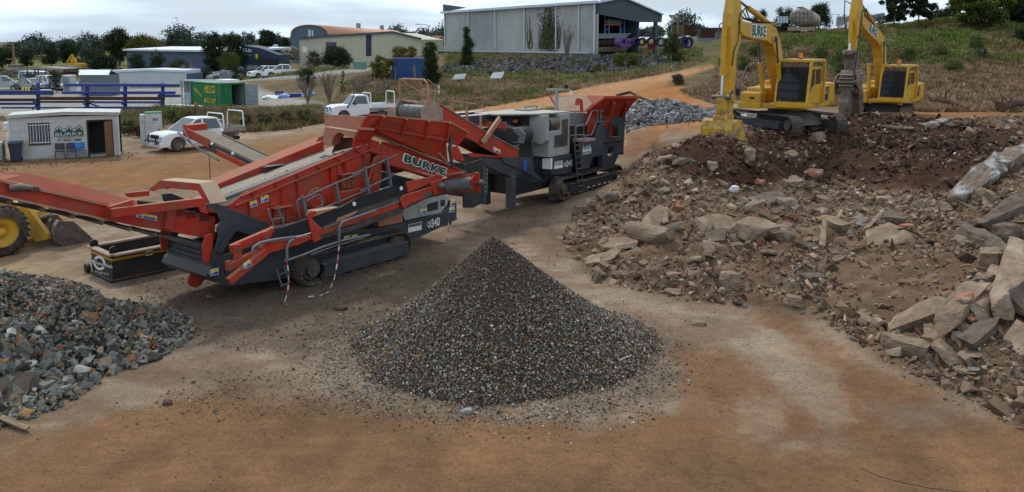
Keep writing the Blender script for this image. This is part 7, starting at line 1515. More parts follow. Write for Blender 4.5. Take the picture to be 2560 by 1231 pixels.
 gr=[((2030,118,2072,142),'pale green tussock bush above the nearer excavator cab'),((2076,126,2120,168),'large pale green bush between the two excavators'),((2085,160,2118,188),'lower green bush between the two excavators'),((1870,112,1905,135),'green bush left of the nearer boom'),((1840,140,1880,175),'green bush lowest on the slope behind the boom'),((2330,116,2375,138),'green bush in the middle of the hillside'),((2250,118,2290,148),'dark olive bush above the farther excavator cab'),((2420,88,2460,110),'brown green bush high on the hillside'),((2360,150,2410,172),'wide green bush on the lower hillside')]
 for i,((x0,yt,x1,yb),lb)in enumerate(gr):t(lb,x0,x1,yt,yb+4,64+(170-yt)*.08*(-1)+6,c1=(.06,.085,.02),c2=(.12,.15,.035),n=1300,trunk=.02,name='bush',cat='bush',seed=90+i)
 tw=[((740,188,800,252),'bare grey twiggy shrub below the parked utes, left one'),((796,180,850,250),'bare grey twiggy shrub left of the fence wire'),((870,190,930,250),'bare twiggy shrub under the service road'),((925,200,985,252),'bare brown twiggy shrub below the wattles'),((1395,60,1440,142),'leafless sapling against the shed wall end'),((1455,95,1500,140),'leafless shrub at the open bay corner'),((450,160,500,200),'pale bare shrub behind the long white building')]
 for i,((x0,yt,x1,yb),lb)in enumerate(tw):twig_bush(lb,x0,x1,yt,yb,[70,70,74,70,90,92,104][i],300+i)
 # far woods reading as one mass
 nc=430;a=rng.uniform(-.95,.2,nc);d=rng.uniform(320,520,nc);cx=np.sin(a)*d*1.2;cy=np.cos(a)*d;cr=rng.uniform(1.8,4.0,nc)+(rng.random(nc)<.12)*rng.uniform(.5,1.8,nc);ch=base_h(cx,cy)+cr*rng.uniform(.5,1.25,nc)+1
 i=rng.choice(nc,210000,p=cr**2/(cr**2).sum());n=len(i);u=rng.normal(size=(n,3));u/=np.linalg.norm(u,axis=1,keepdims=True);rr_=cr[i]*np.minimum(1.25,np.abs(rng.normal(.72,.22,n)))*(1+.22*np.sin(u[:,0]*5+cx[i])*np.cos(u[:,2]*6+i))
 X=cx[i]+u[:,0]*rr_*1.15;Y=cy[i]+u[:,1]*rr_;z=ch[i]+u[:,2]*rr_*.9
 tone=(np.sin(cx[i]*3.1)*.5+.5)[:,None];col=(np.array([.04,.06,.055])*(1-tone)+np.array([.08,.10,.075])*tone)*rng.uniform(.7,1.3,(n,1))  # distance haze painted into the leaves as paler, bluish tones
 v,f=cards(np.stack([X,Y,z],-1),rng.uniform(.35,.95,n),rng);me=npmesh('distant_wood',v,f,np.repeat(col,4,0));me.materials.append(M['leaf']);link('distant_wood',me,None,'hazy belt of far off woodland along the skyline','woodland',None,'stuff')
 # ivy on shed wall handled with the shed
def zO(x,y):return(x/7.694,260+y/7.694)
def zR(x,y):return(x/5.565,160+y/5.565)
def zT(x,y):return(440+x/6.564,180+y/6.564)
def z6(x,y):return(x/3.419,60+y/3.419)
def z7(x,y):return(360+x/3.42,60+y/3.42)
def z8(x,y):return(800+x/4.267,y/4.267)
def zM(x,y):return(1400+x/4.267,y/4.267)
M['bluepaint']=mat_noise('blue_rack_paint',(.02,.045,.22),(.03,.06,.26),2,.5)
M['bluedark']=mat_noise('blue_plastic_wrap',(.015,.03,.13),(.03,.055,.2),4,.5)
M['greenpaint']=mat_noise('green_container_paint',(.01,.16,.045),(.015,.12,.04),1.5,.55,dust=(.2,.25,.15),damt=.2)
M['contgrey']=mat_noise('grey_container_inside',(.25,.28,.29),(.2,.22,.23),2,.6)
M['wallblue']=mat_noise('slate_blue_cladding',(.05,.075,.13),(.06,.085,.14),1,.6)
M['cream']=mat_noise('cream_cladding',(.48,.45,.33),(.43,.40,.30),1,.7)
M['precast']=mat_noise('weathered_precast_wall',(.42,.41,.375),(.34,.335,.31),.35,.9,.1,5,third=(.27,.265,.25),tscale=.13,stretch=(1,1,.4))
M['precast2']=mat_noise('greyer_precast_wall',(.33,.335,.33),(.27,.275,.275),.35,.9,.1,5)
M['shedgrey']=mat_noise('dark_grey_cladding',(.055,.075,.09),(.065,.085,.10),.5,.6)
M['roofwhite']=mat_noise('pale_metal_roof',(.55,.6,.66),(.5,.55,.6),.6,.5)
M['rooforange']=mat_noise('faded_orange_roof',(.55,.28,.17),(.48,.25,.16),.5,.7)
M['blockwall']=mat_noise('grey_block_wall',(.16,.155,.14),(.11,.105,.095),1.2,.95,.2,10)
M['purple']=mat_noise('purple_pipe',(.17,.09,.25),(.13,.07,.19),3,.5)
M['indigo']=mat_noise('indigo_pipe',(.035,.035,.11),(.02,.02,.06),3,.5)
M['ivy']=mat_noise('dry_ivy',(.07,.085,.035),(.16,.13,.09),3,.9)
M['tank']=mat_noise('tarnished_tank_steel',(.30,.26,.21),(.17,.13,.095),1.2,.55,metal=.35,third=(.4,.38,.34),tscale=.6)
M['upvc']=mat_noise('grey_cladding_low',(.24,.25,.25),(.2,.21,.21),.6,.7)
def wheel(parent,c,r,w,side):
 mb=MB();c=V(c);mb.lathe(c-V((0,w/2,0)),(0,1,0),[(0,r*.6),(0,r*.88),(w*.18,r),(w*.82,r),(w,r*.88),(w,r*.6)],22);wh=mb.build('wheel',M['muddyrubber'],parent)
 mb=MB();o=c+V((0,side*w*.32,0));mb.lathe(o,(0,side,0),[(0,0),(.02,r*.2),(-.03,r*.45),(.02,r*.58),(.03,r*.66)],18)
 for k in range(6):
  a=k*math.pi/3;mb.beam(o+V((0,side*.02,0)),o+V((math.cos(a)*r*.58,side*.03,math.sin(a)*r*.58)),.07,.03)
 mb.build('rim',M['rimm'],wh)
M['rimm']=mat_noise('alloy_rim',(.3,.28,.25),(.18,.15,.12),6,.45,metal=.5)
def car(kind,label,loc,heading,paint,group=None,cat='ute',far=False):
 """road vehicle; local x forward. kind: dual, single, wagon, sedan, pickup"""
 name={'dual':'dual_cab_ute','single':'tray_ute','wagon':'station_wagon','sedan':'parked_car','pickup':'dual_cab_ute','van':'delivery_van'}[kind]
 T=thing(name,label,cat,loc,heading,group);W=.9
 if kind in('dual','pickup'):L0,L1,wx0,wx1,r=-2.6,2.55,-1.55,1.6,.38;cab=[(1.28,1.12),(.42,1.74),(.1,1.79),(-.93,1.74),(-1.12,1.14)];hood=1.12;body_r=-1.12 if kind=='dual' else-2.6
 elif kind=='single':L0,L1,wx0,wx1,r=-2.6,2.5,-1.5,1.55,.39;cab=[(1.0,1.28),(.55,1.88),(.3,1.92),(-.35,1.9),(-.45,1.25)];hood=1.25;body_r=-.5
 elif kind=='wagon':L0,L1,wx0,wx1,r=-2.35,2.35,-1.4,1.4,.36;cab=[(1.05,1.1),(.3,1.7),(0,1.75),(-1.8,1.7),(-2.25,1.1)];hood=1.02;body_r=-2.35
 elif kind=='van':L0,L1,wx0,wx1,r=-2.4,2.35,-1.5,1.5,.34;cab=[(1.9,1.15),(1.3,1.85),(1.0,1.95),(-2.2,1.95),(-2.35,1.1)];hood=1.1;body_r=-2.35
 else:L0,L1,wx0,wx1,r=-2.25,2.25,-1.35,1.4,.32;cab=[(.95,.92),(.2,1.36),(-.1,1.4),(-.95,1.34),(-1.6,.95)];hood=.86;body_r=-2.25
 belt=cab[0][1]-.06
 # lower body with wheel arches
 prof=[(L1-.03,.3),(L1,.6),(L1-.02,hood-.26),(L1-.16,hood-.1),(L1-.5,hood-.02),(cab[0][0],belt+.04)]+[(body_r+.1,belt+.04),(body_r,belt-.08),(body_r,.5)]
 def arch(x,flip=1):return[(x+math.cos(a)*(r+.09),r+math.sin(a)*(r+.09))for a in[math.pi*k/8 for k in range(9)]]
 low=[]
 if body_r<wx0-r:low+=[(wx0-r-.12,.32)]+[(x,max(z,.32))for x,z in arch(wx0)[::-1]]
 low+=[(wx1-r-.11,.3)]+[(x,max(z,.3))for x,z in arch(wx1)[::-1]]+[(wx1+r+.11,.3)]
 mb=MB();pts=[V((x,W,z))for x,z in prof+low]
 mb.prism(pts,(0,-2*W,0));body=mb.build('body',paint,T,.05 if not far else 0)
 # glasshouse tapers towards the roof
 ws,wt=W-.05,W-.24;n=len(cab);vs=[]
 for s in(-1,1):
  for i,(x,z)in enumerate(cab):f=(z-cab[0][1])/(cab[2][1]-cab[0][1]);f=max(0,min(1,f));vs.append(V((x,s*(ws*(1-f)+wt*f),z)))
 mb=MB();mb.add(vs,[tuple(range(n)),tuple(range(2*n-1,n-1,-1))]+[(i,i+n,(i+1)%n+n,(i+1)%n)for i in range(n)]);gl=mb.build('windows',M['carglass'],T,.03)
 mb=MB();top=[V((x,s*(wt+.02),z+.005))for s in(-1,1)for x,z in cab[1:4]];mb.add([p for p in top]+[p+V((0,0,.05))for p in top],[(0,1,4,3),(1,2,5,4),(6,9,10,7),(7,10,11,8),(0,3,9,6),(2,8,11,5),(0,6,7,1),(1,7,8,2),(3,4,10,9),(4,5,11,10)])
 for s in(-1,1):
  ps=vs[:n]if s<0 else vs[n:];o=V((0,s*.012,0))
  mb.beam(ps[0]+o,ps[1]+o,.07,.07);mb.beam(ps[-1]+o,ps[-2]+o,.1 if kind!='single' else.16,.1);mb.beam(ps[1]+o,ps[2]+o,.06,.06);mb.beam(ps[2]+o,ps[-2]+o,.07,.08)
  bl,br=ps[0],ps[-1]
  for fx in((.52,)if kind in('dual','pickup','sedan')else(.4,.72)if kind in('wagon','van')else()):
   a=bl.lerp(br,fx);b=ps[2].lerp(ps[-2],min(1,max(0,(a.x-ps[2].x)/(ps[-2].x-ps[2].x))));mb.beam(a+o,b+o,.1,.05)
  mb.beam(bl+o,br+o,.05,.05)
 mb.build('roof',paint,T,.01)
 # face
 mb=MB();fx=L1;mb.bb((fx-.06,-.42,hood-.34),(fx+.015,.42,hood-.14));mb.build('grille',M['black'],body,.01)
 for s in(-1,1):
  mb=MB();mb.bb((fx-.14,s*.5,hood-.34),(fx-.0,s*.86,hood-.16));mb.build('headlight',M['lamp'],T,.03)
  mb=MB();mb.bb((L0-.01,s*.72,.7),(L0+.05,s*.88,.95));mb.build('tail_light',M['red'],T)
  mb=MB();p=V((cab[0][0]-.28,s*(W+.08),belt+.12));mb.bb(p-V((.08,.09,.08)),p+V((.06,.09,.09)));mb.build('wing_mirror',M['chrome']if kind=='dual' else M['black'],T,.03)
 mb=MB();mb.bb((fx-.1,-W+.03,.28),(fx+.09,W-.03,.6));mb.build('bumper',paint if kind!='single' else M['chrome'],T,.05)
 for x in(wx0,wx1):
  for s in(-1,1):wheel(T,(x,s*(W-.13),r),r,.25,s)
 mb=MB();mb.bb((L0+.2,-W+.25,.35),(L1-.3,W-.25,.55));mb.build('underbody',M['black'],T)
 if kind in('dual','single'):
  tx0,tx1=L0,body_r-.06;tz=.95 if kind=='dual' else 1.0
  mb=MB();mb.bb((tx0,-.95,tz-.08),(tx1,.95,tz));mb.bb((tx0+.1,-.4,.6),(tx1,.4,tz-.08));tr=mb.build('tray',M['alutray']if kind=='dual' else M['carwhite'],T,.01)
  hs=.22
  for s in(-1,1):
   mb=MB();mb.bb((tx0,s*.95-.02,tz),(tx1,s*.95+.02,tz+hs));[mb.bb((tx0,s*.95-.03,tz+hs*f),(tx1,s*.95+.03,tz+hs*f+.03))for f in(.0,.45,.9)];mb.build('tray_side',M['alutray']if kind=='dual' else M['carwhite'],tr)
  mb=MB();mb.bb((tx0-.02,-.95,tz),(tx0+.02,.95,tz+hs));mb.build('tailgate',M['alutray'],tr)
  mb=MB();hz=1.98 if kind=='dual' else 2.08
  for x in(tx1-.03,):mb.tube([V((x,-.92,tz)),V((x,-.9,hz-.15)),V((x,-.8,hz)),V((x,.8,hz)),V((x,.9,hz-.15)),V((x,.92,tz))],.04)
  for f in(.35,.65):mb.tube([V((tx1-.03,-.9,tz+(hz-tz)*f)),V((tx1-.03,.9,tz+(hz-tz)*f))],.02)
  mb.build('head_board',M['carwhite'],tr);mb=MB();x=tx0+.06;mb.tube([V((x,-.92,tz)),V((x,-.86,hz-.05)),V((x,-.74,hz+.08)),V((x,.74,hz+.08)),V((x,.86,hz-.05)),V((x,.92,tz))],.04);mb.build('rear_hoop',M['carwhite'],tr)
  mb=MB();mb.tube([V((L1+.16,-.8,.62)),V((L1+.2,-.6,.66)),V((L1+.2,.6,.66)),V((L1+.16,.8,.62))],.05);
  for s in(-.45,.45):mb.tube([V((L1+.1,s,.45)),V((L1+.18,s,.7)),V((L1+.1,s,hood-.1))],.045)
  if kind=='single':mb.tube([V((L1+.14,-.75,.7)),V((L1+.16,-.6,1.1)),V((L1+.16,.6,1.1)),V((L1+.14,.75,.7))],.04)
  mb.build('bull_bar',M['black']if kind=='dual' else M['chrome'],T)
  mb=MB();mb.bb((L1+.21,-.25,.44),(L1+.23,.25,.56));mb.build('number_plate',M['decal_white']if kind=='dual' else M['decal_yellow'],T)
 if kind=='single':mb=MB();mb.tube([V((1.3,.93,1.05)),V((1.0,.95,1.5)),V((.75,.93,1.95)),V((.8,.93,2.05))],.05);mb.build('snorkel',M['black'],T)
 if kind=='pickup':mb=MB();mb.bb((-2.5,-W+.1,1.07),(-1.2,W-.1,1.12));mb.build('tub_cover',M['black'],T)
 return T
M['carglass']=principled('car_glass',(.045,.06,.065),.08,0,.8)[0]
M['lamp']=principled('headlight_lens',(.6,.62,.62),.1,0,.8)[0]
M['alutray']=mat_noise('dusty_alloy_tray',(.34,.31,.27),(.26,.23,.19),5,.6,metal=.3)
def hd(x,y):return math.atan2(y,x)
def corrug(mb,p,q,h,n,d=.035,m=0):
 """corrugated wall sheet between two base points"""
 p,q=V(p),V(q);t=(q-p);nn=V((t.y,-t.x,0)).normalized()*d;pts=[]
 for i in range(n):
  for f,s in((0,0),(.3,0),(.5,1),(.8,1)):pts.append(p+t*((i+f)/n)+nn*s)
 pts.append(q);k=len(pts);mb.add(pts+[a+V((0,0,h))for a in pts],[(i,i+1,i+1+k,i+k)for i in range(k-1)],m)
def build_office():
 A,B=G(28,403),G(300,389);th=math.atan2((B-A).y,(B-A).x);F=Frame(A,th);L_=(B-A).length;Hh=F.y(30,296,0).z;D=2.6
 T=fthing('site_office','white portable site office with barred window, open brown door and company sign','site office',F);W=M['officewall']
 Y=lambda f,pts,y:[F.y(*f(*p),y)for p in pts]
 dA,dB=F.y(*zO(1690,600),0).x,F.y(*zO(2165,600),0).x;dz=F.y(*zO(1850,318),0).z
 w0,w1=F.y(*zO(560,570),0).x,F.y(*zO(950,570),0).x;wz0,wz1=F.y(*zO(750,768),0).z,F.y(*zO(750,385),0).z
 mb=MB();t=.06
 mb.bb((0,0,0),(w0,t,Hh));mb.bb((w0,0,0),(w1,t,wz0));mb.bb((w0,0,wz1),(w1,t,Hh));mb.bb((w1,0,0),(dA,t,Hh));mb.bb((dA,0,dz),(dB,t,Hh));mb.bb((dB,0,0),(L_,t,Hh))
 mb.bb((0,D-t,0),(L_,D,Hh));mb.bb((L_-t,t,0),(L_,D-t,Hh));mb.bb((0,t,0),(t,.7,Hh));mb.bb((0,.7,0),(t,1.5,.9));mb.bb((0,.7,1.9),(t,1.5,Hh));mb.bb((0,1.5,0),(t,D-t,Hh));mb.bb((0,0,.02),(L_,D,.06));wl=mb.build('wall',W,T)
 mb=MB()
 for z in(Hh*.36,Hh*.68):mb.bb((0,-.006,z),(dA,0,z+.012));mb.bb((dB,-.006,z),(L_,0,z+.012))
 mb.build('panel_joint',M['upvc'],wl);[MB().bb((x-.04,-.03,0),(x+.04,0,Hh)).build('corner_trim',M['white'],wl)for x in(0,L_)]
 mid=L_/2
 mb=MB();mb.prism([V((-.12,-.15,Hh)),V((mid,-.15,Hh+.09)),V((L_+.1,-.15,Hh)),V((L_+.1,-.15,Hh+.12)),V((mid,-.15,Hh+.24)),V((-.12,-.15,Hh+.12))],(0,D+.3,0));mb.build('roof',M['officewall'],T,.01)
 mb=MB();mb.tube([V((-.12,-.17,Hh+.15)),V((mid,-.17,Hh+.26)),V((L_+.1,-.17,Hh+.14))],.03);mb.build('roof_edge',M['white'],T)
 mb=MB();mb.bb((w0-.03,-.03,wz1),(w1+.03,.0,wz1+.05));mb.bb((w0-.05,-.06,wz0-.06),(w1+.05,0,wz0));mb.bb((w0-.02,-.02,wz0),(w0+.03,.0,wz1));mb.bb((w1-.03,-.02,wz0),(w1+.02,0,wz1));wn=mb.build('window',M['rust'],T)
 mb=MB();mb.bb((w0,.03,wz0),(w1,.05,wz1));mb.build('pane',M['glass'],wn)
 mb=MB();
 for k in range(7):x=w0+.06+(w1-w0-.12)*k/6;mb.cyl((x,-.02,wz0),(x,-.02,wz1),.012,n=6)
 for z in(wz0+.06,wz1-.06):mb.beam((w0,-.02,z),(w1,-.02,z),.02,.03)
 mb.build('window_bars',M['decal_white'],wn)
 mb=MB()
 for k in range(9):x=w0+.03+(w1-w0)*k/9;mb.bb((x,.025,wz0),(x+(w1-w0)*.06,.028,wz1))
 mb.build('curtain',M['curtain'],wn)
 mb=MB();mb.bb((dA-.04,-.02,0),(dA+.04,.08,dz));mb.bb((dB-.04,-.02,0),(dB+.03,.08,dz));mb.bb((dA,-.02,dz-.05),(dB,.08,dz+.03));mb.build('door_frame',M['black'],T)
 mb=MB();hx=dB-.05;mb.prism([V((hx,-.02,.06)),V((hx-.3,-.62,.06)),V((hx-.3,-.62,dz-.04)),V((hx,-.02,dz-.04))],(.04,-.01,0));dr=mb.build('door',M['timber_door'],T)
 mb=MB();mb.cyl((hx-.24,-.6,1.0),(hx-.32,-.55,1.0),.03);mb.build('door_handle',M['black'],dr)
 mb=MB();mb.bb((dA+.05,1.2,.06),(dB+.4,1.25,Hh-.05));mb.build('dark_doorway_backing',M['black'],T)  # black sheet added so the doorway looks unlit inside
 bl,br,tl=F.y(*zO(1040,630),-.008),F.y(*zO(1605,612),-.008),F.y(*zO(1040,410),-.008)
 burke_badge(T,bl,br-bl,tl-bl,M['officewall'],M['decal_green'])
 def lt(s,a,b,c,mat,**k):A_,B_,C_=F.y(*zO(*a),-.008),F.y(*zO(*b),-.008),F.y(*zO(*c),-.008);text(s,A_,B_-A_,C_-A_,mat,T,**k)
 lt('07 4633 1888',(1105,722),(1560,708),(1105,680),M['decal_dark'],off=.025,lift=.004);lt('INDUSTRIES PTY LTD',(1110,658),(1585,642),(1110,640),M['decal_dark'],lift=.004)
 # air conditioner and waste pipe on the left end
 mb=MB();mb.bb((-.35,.75,1.55),(0,1.35,1.95));mb.build('air_conditioner',M['decal_white'],T,.02)
 mb=MB();mb.tube([V((-.1,.9,1.5)),V((-.12,.35,1.4)),V((-.12,.25,1.3)),V((-.12,.25,.75)),V((-.12,.9,.72))],.035);mb.build('waste_pipe',M['decal_white'],T)
 return F
M['officewall']=mat_noise('white_site_office_panel',(.50,.505,.48),(.44,.44,.41),2.5,.7,.05,20,stretch=(1,1,3),third=(.4,.38,.33),tscale=.8)
M['curtain']=principled('blue_grey_curtain',(.12,.16,.19),.9)[0]
def build_chairs(F):
 spots=[(F.y(*zO(1155,1045),-.45),'charcoal plastic chair nearest the office window',M['chairdark']),(F.y(*zO(1380,1040),-.45),'dark navy plastic chair in the middle of the three',M['chairnavy']),(F.y(*zO(1570,1025),-.45),'bright blue plastic chair nearest the office door',M['chairblue'])]
 for i,(p,lb,m)in enumerate(spots):
  w=F.world((p.x,-.45,0));T=thing('plastic_chair',lb,'chair',(w.x,w.y,0),F.th-math.pi/2+(0,.05,.35)[i],'chairs outside the site office')
  mb=MB();mb.grid(lambda u,v:V((-.2+.42*u,-.23+.46*v,.45-.03*math.sin(math.pi*v)*math.sin(math.pi*u)+.01*(u>.9))),6,6);s=mb.build('seat',m,T);so=s.modifiers.new('s','SOLIDIFY');so.thickness=.015
  mb=MB();mb.grid(lambda u,v:V((-.22-.09*u-.03*math.sin(math.pi*v)*-1,-.22+.44*v,.52+.32*u)),5,6);s=mb.build('backrest',m,T);so=s.modifiers.new('s','SOLIDIFY');so.thickness=.015
  for sx in(-1,1):
   for sy in(-1,1):
    mb=MB();mb.tube([V((sx*.17,sy*.19,.44)),V((sx*.24,sy*.24,0))],.013);mb.build('leg',M['steel'],T)
  mb=MB()
  for sy in(-.16,.16):mb.tube([V((-.17,sy,.44)),V((-.22,sy,.5)),V((-.27,sy,.7))],.012)
  mb.build('back_support',M['steel'],T)
M['chairdark']=principled('charcoal_plastic',(.03,.035,.045),.5)[0];M['chairnavy']=principled('navy_plastic',(.02,.035,.08),.5)[0];M['chairblue']=principled('blue_plastic',(.04,.17,.42),.5)[0]
def build_small():
 F=build_office();build_chairs(F)
 p=F.y(*zO(320,1128),-.5);w=F.world((p.x,-.5,0));T=thing('wheelie_bin','dark blue grey wheelie bin with lid at the left corner of the site office','wheelie bin',(w.x,w.y,0),F.th)
 mb=MB();vs=[V((sx*a,sy*b,z))for z,a,b in((.06,.2,.24),(.98,.29,.34))for sx,sy in((-1,-1),(1,-1),(1,1),(-1,1))];mb.add(vs,[(0,1,2,3),(4,5,6,7)]+[(i,(i+1)%4,(i+1)%4+4,i+4)for i in range(4)]);mb.build('bin_body',M['binblue'],T,.02)
 mb=MB();mb.prism([V((-.33,-.38,.98)),V((.33,-.38,.98)),V((.33,.38,1.02)),V((-.33,.38,1.02))],(0,0,.05));mb.build('lid',M['binblue'],T,.02)
 for s in(-1,1):mb=MB();mb.cyl((s*.24,.3,.1),(s*.19,.3,.1),.1);mb.build('wheel',M['black'],T)
 mb=MB();mb.tube([V((-.28,.36,.96)),V((-.28,.44,1.0)),V((.28,.44,1.0)),V((.28,.36,.96))],.018);mb.build('handle',M['binblue'],T)
 # water tank in a wire cage, cut by the picture edge
 g=G(0,412);T=thing('cage_tank','white plastic water tank in a wire cage at the left picture edge','water tank',(g.x-.55,g.y+.3,0),F.th)
 mb=MB();mb.bb((-.5,-.5,.18),(.5,.5,1.1));mb.build('tank',M['milky'],T,.08)
 mb=MB()
 for z in(.2,.42,.64,.86,1.08):mb.tube([V((-.52,-.52,z)),V((.52,-.52,z)),V((.52,.52,z)),V((-.52,.52,z)),V((-.52,-.52,z))],.012,5)
 for k in range(6):
  u=-.52+1.04*k/5
  for a,b in((u,-.52),(u,.52),(-.52,u),(.52,u)):mb.tube([V((a,b,.16)),V((a,b,1.12))],.01,5)
 mb.build('wire_cage',M['steel'],T);mb=MB();mb.bb((-.55,-.55,0),(.55,.55,.15));mb.build('pallet',M['timber'],T)
 # white cabinet B4
 a,b=G(384,366),G(405,364.5);a=G(362,366);b=G(406,364.5);c=G(372,366.5)
 fr,th=G(366,366.5),0;e=G(405,365);th=math.atan2((e-fr).y,(e-fr).x);Fc=Frame(fr,th);hh=Fc.y(367,284,0).z
 T=fthing('site_cabinet','tall white cabinet marked B4 between the site office and the white ute','cabinet',Fc);Lc=(e-fr).length
 mb=MB();mb.bb((0,0,0),(Lc,.9,hh));cb=mb.build('cabinet_body',M['officewall'],T,.01);mb=MB();mb.bb((Lc*.36,-.01,.05),(Lc-.02,0,hh-.05));dr=mb.build('door',M['officewall'],T);mb=MB();mb.bb((-.02,-.02,hh),(Lc+.02,.92,hh+.05));mb.build('top_cap',M['greenpaint'],T)
 mb=MB();mb.cyl((Lc*.88,-.02,hh*.5),(Lc*.88,-.05,hh*.5),.03);mb.build('door_handle',M['black'],dr);text('B4',(Lc*.52,-.012,hh*.77),(Lc*.3,0,0),(0,0,.17),M['decal_blue'],T,off=.03)
 mb=MB();mb.bb((-.3,.1,0),(-.02,.75,hh-.08));mb.build('side_panel',M['officewall'],T)
 # utes on the dirt road
 g=G(488,372);car('dual','dusty white dual cab ute with black bull bar parked beside the cabinet',(g.x,g.y+.35,0),hd(-.64,-.77),M['carwhite'])
 g=P(900,306,58);car('single','white single cab tray ute with snorkel behind the screener hopper',(g.x,g.y,H(g.x,g.y)),hd(-.86,-.50),M['carwhite'])
 # orange marker and fence posts
 def post(name,label,cat,px,y0,y1,Y,r,mat,group=None,lean=0):
  p,q=P(px,y1,Y),P(px+lean,y0,Y);z=H(p.x,p.y);hh=q.z-p.z;mb=MB();mb.tube([V((0,0,-.2)),V(((q.x-p.x)*.5,0,hh*.5)),V((q.x-p.x,0,hh))],r,6);return mb.build(name,mat,None,label=label,cat=cat,loc=(p.x,p.y,z),group=group)
 post('marker_post','orange marker post standing in the weeds left of the green container','marker post',489,256,288,60,.12,M['orangeplastic'])
 fp=[(1035,168,235,72,'leaning timber strainer post beside the tall dark evergreen',6),(1097,196,228,70,'short white marker stake right of the tall dark evergreen',0)]
 post('fence_post',fp[0][4],'post',1042,165,240,70,.09,M['timber'],lean=-7);post('marker_stake',fp[1][4],'stake',1097,200,226,70,.07,M['decal_white'])
 post('marker_stake','white stub post on the verge beside the uphill dirt road','stake',1428,194,208,66,.10,M['decal_white'])
 for i,px in enumerate((835,884,936,988,1437,1505,1565,1625,1678)):
  post('fence_post','slim steel fence post of the wire fence along the bank','post',px,[168,160,160,158,150,146,140,130,120][i],[200,196,195,195,186,180,172,166,152][i],[84,84,84,84,78,78,78,78,79][i],.035,M['galv'],'wire fence posts along the bank')
  # sheet sign behind the tray ute and fallen rail
 p=P(915,247,64);mb=MB();mb.bb((-.3,-.02,.6),(.3,.02,1.2));sg=mb.build('notice_board',M['contgrey'],None,label='small blank grey notice board on a stake behind the tray ute',cat='sign',loc=(p.x,p.y,H(p.x,p.y)))
 mb=MB();mb.bb((-.03,0.021,0),(.03,.05,.7));mb.build('stake',M['galv'],sg)
 a,b=P(898,238,66),P(1040,219,68);mb=MB();mb.beam(a,b,.07,.07);mb.build('fallen_rail',M['timber'],None,label='long grey rail lying slanted through the weeds below the blue container',cat='rail')
 for(px,py,lb)in((1240,184,'white sheet of board dumped at the foot of the boulders'),(1145,187,'crumpled white sheeting by the tall dark evergreen')):
  p=P(px,py,80);mb=MB();mb.plate([V((-.7,0,0)),V((.6,.2,0)),V((.9,.3,.7)),V((-.3,.2,.6))],.04);mb.build('dumped_sheet',M['decal_white'],None,label=lb,cat='sheet',loc=(p.x,p.y,H(p.x,p.y)+.25))
  # logs on the hillside foot
 for(a,b,r,lb)in(((2330,262),(2418,280),.3,'fallen dark tree trunk with its root ball at the foot of the hillside'),((2498,280),(2580,270),.28,'dark log at the hillside foot near the right edge')):
  p,q=GR(*a,30,70),GR(*b,30,70);mb=MB();mb.tube([p+V((0,0,.35)),p.lerp(q,.5)+V((0,.2,.5)),q+V((0,0,.25))],[r*1.3,r,r*.4],9)
  rd=random.Random(int(a[0]))
  for k in range(9):s=p.lerp(q,rd.random()*.4);mb.tube([s+V((0,0,.3)),s+V((rd.uniform(-1,.6),rd.uniform(-.5,.5),rd.uniform(.5,1.3)))],[.09,.02],5)
  mb.build('fallen_log',M['logm'],None,label=lb,cat='log')
  # cable on the foreground dirt, stick in the gravel
 mb=MB();pts=[G(*c,.015)for c in((2150,1170),(2200,1192),(2260,1208),(2330,1222),(2420,1232),(2500,1240))];mb.tube(pts,.005,5);mb.build('cable',M['black'],None,label='thin black cable lying on the orange dirt at bottom right',cat='cable')
 def on_pile(px,py):
  r=ray(px,py);Y=np.arange(10,20,.02);t=Y/r.y;X=r.x*t;Z=CAMH+r.z*t;h=height(X,Y)+pile_front(X,Y);i=np.argmax(Z<=h);return V((X[i],Y[i],h[i]))
 for a,b,r,m,lb,c in(((1300,888),(1303,855),.012,'rust','rusty brown timber splinter upright on the gravel cone','splinter'),((1225,918),(1265,902),.016,'timber','brown bent stick low on the gravel cone','stick'),((1548,905),(1578,893),.006,'decal_white','curved pale wire at the right foot of the gravel cone','wire')):
  p,q=on_pile(*a),on_pile(*b);mb=MB();mb.tube([p+V((0,-.02,.03)),p.lerp(q,.5)+V((0,-.03,.05)),q+V((0,-.02,.03))],r,6);mb.build('stick' if c!='wire' else 'wire',M[m],None,label=lb,cat=c)
M['binblue']=principled('bin_plastic',(.035,.045,.075),.5)[0];M['milky']=mat_noise('milky_plastic',(.35,.45,.42),(.3,.4,.38),2,.4)
M['orangeplastic']=principled('orange_plastic',(.6,.09,.015),.5)[0];M['galv']=mat_noise('galvanised_steel',(.25,.25,.24),(.18,.18,.17),6,.6,metal=.4);M['logm']=mat_noise('charred_log',(.07,.04,.03),(.13,.075,.05),3,.9,.4,15)
def rack(name,label,posts,z,beams,D=1.1):
 """cantilever pipe rack; posts: world x list at depth Y"""
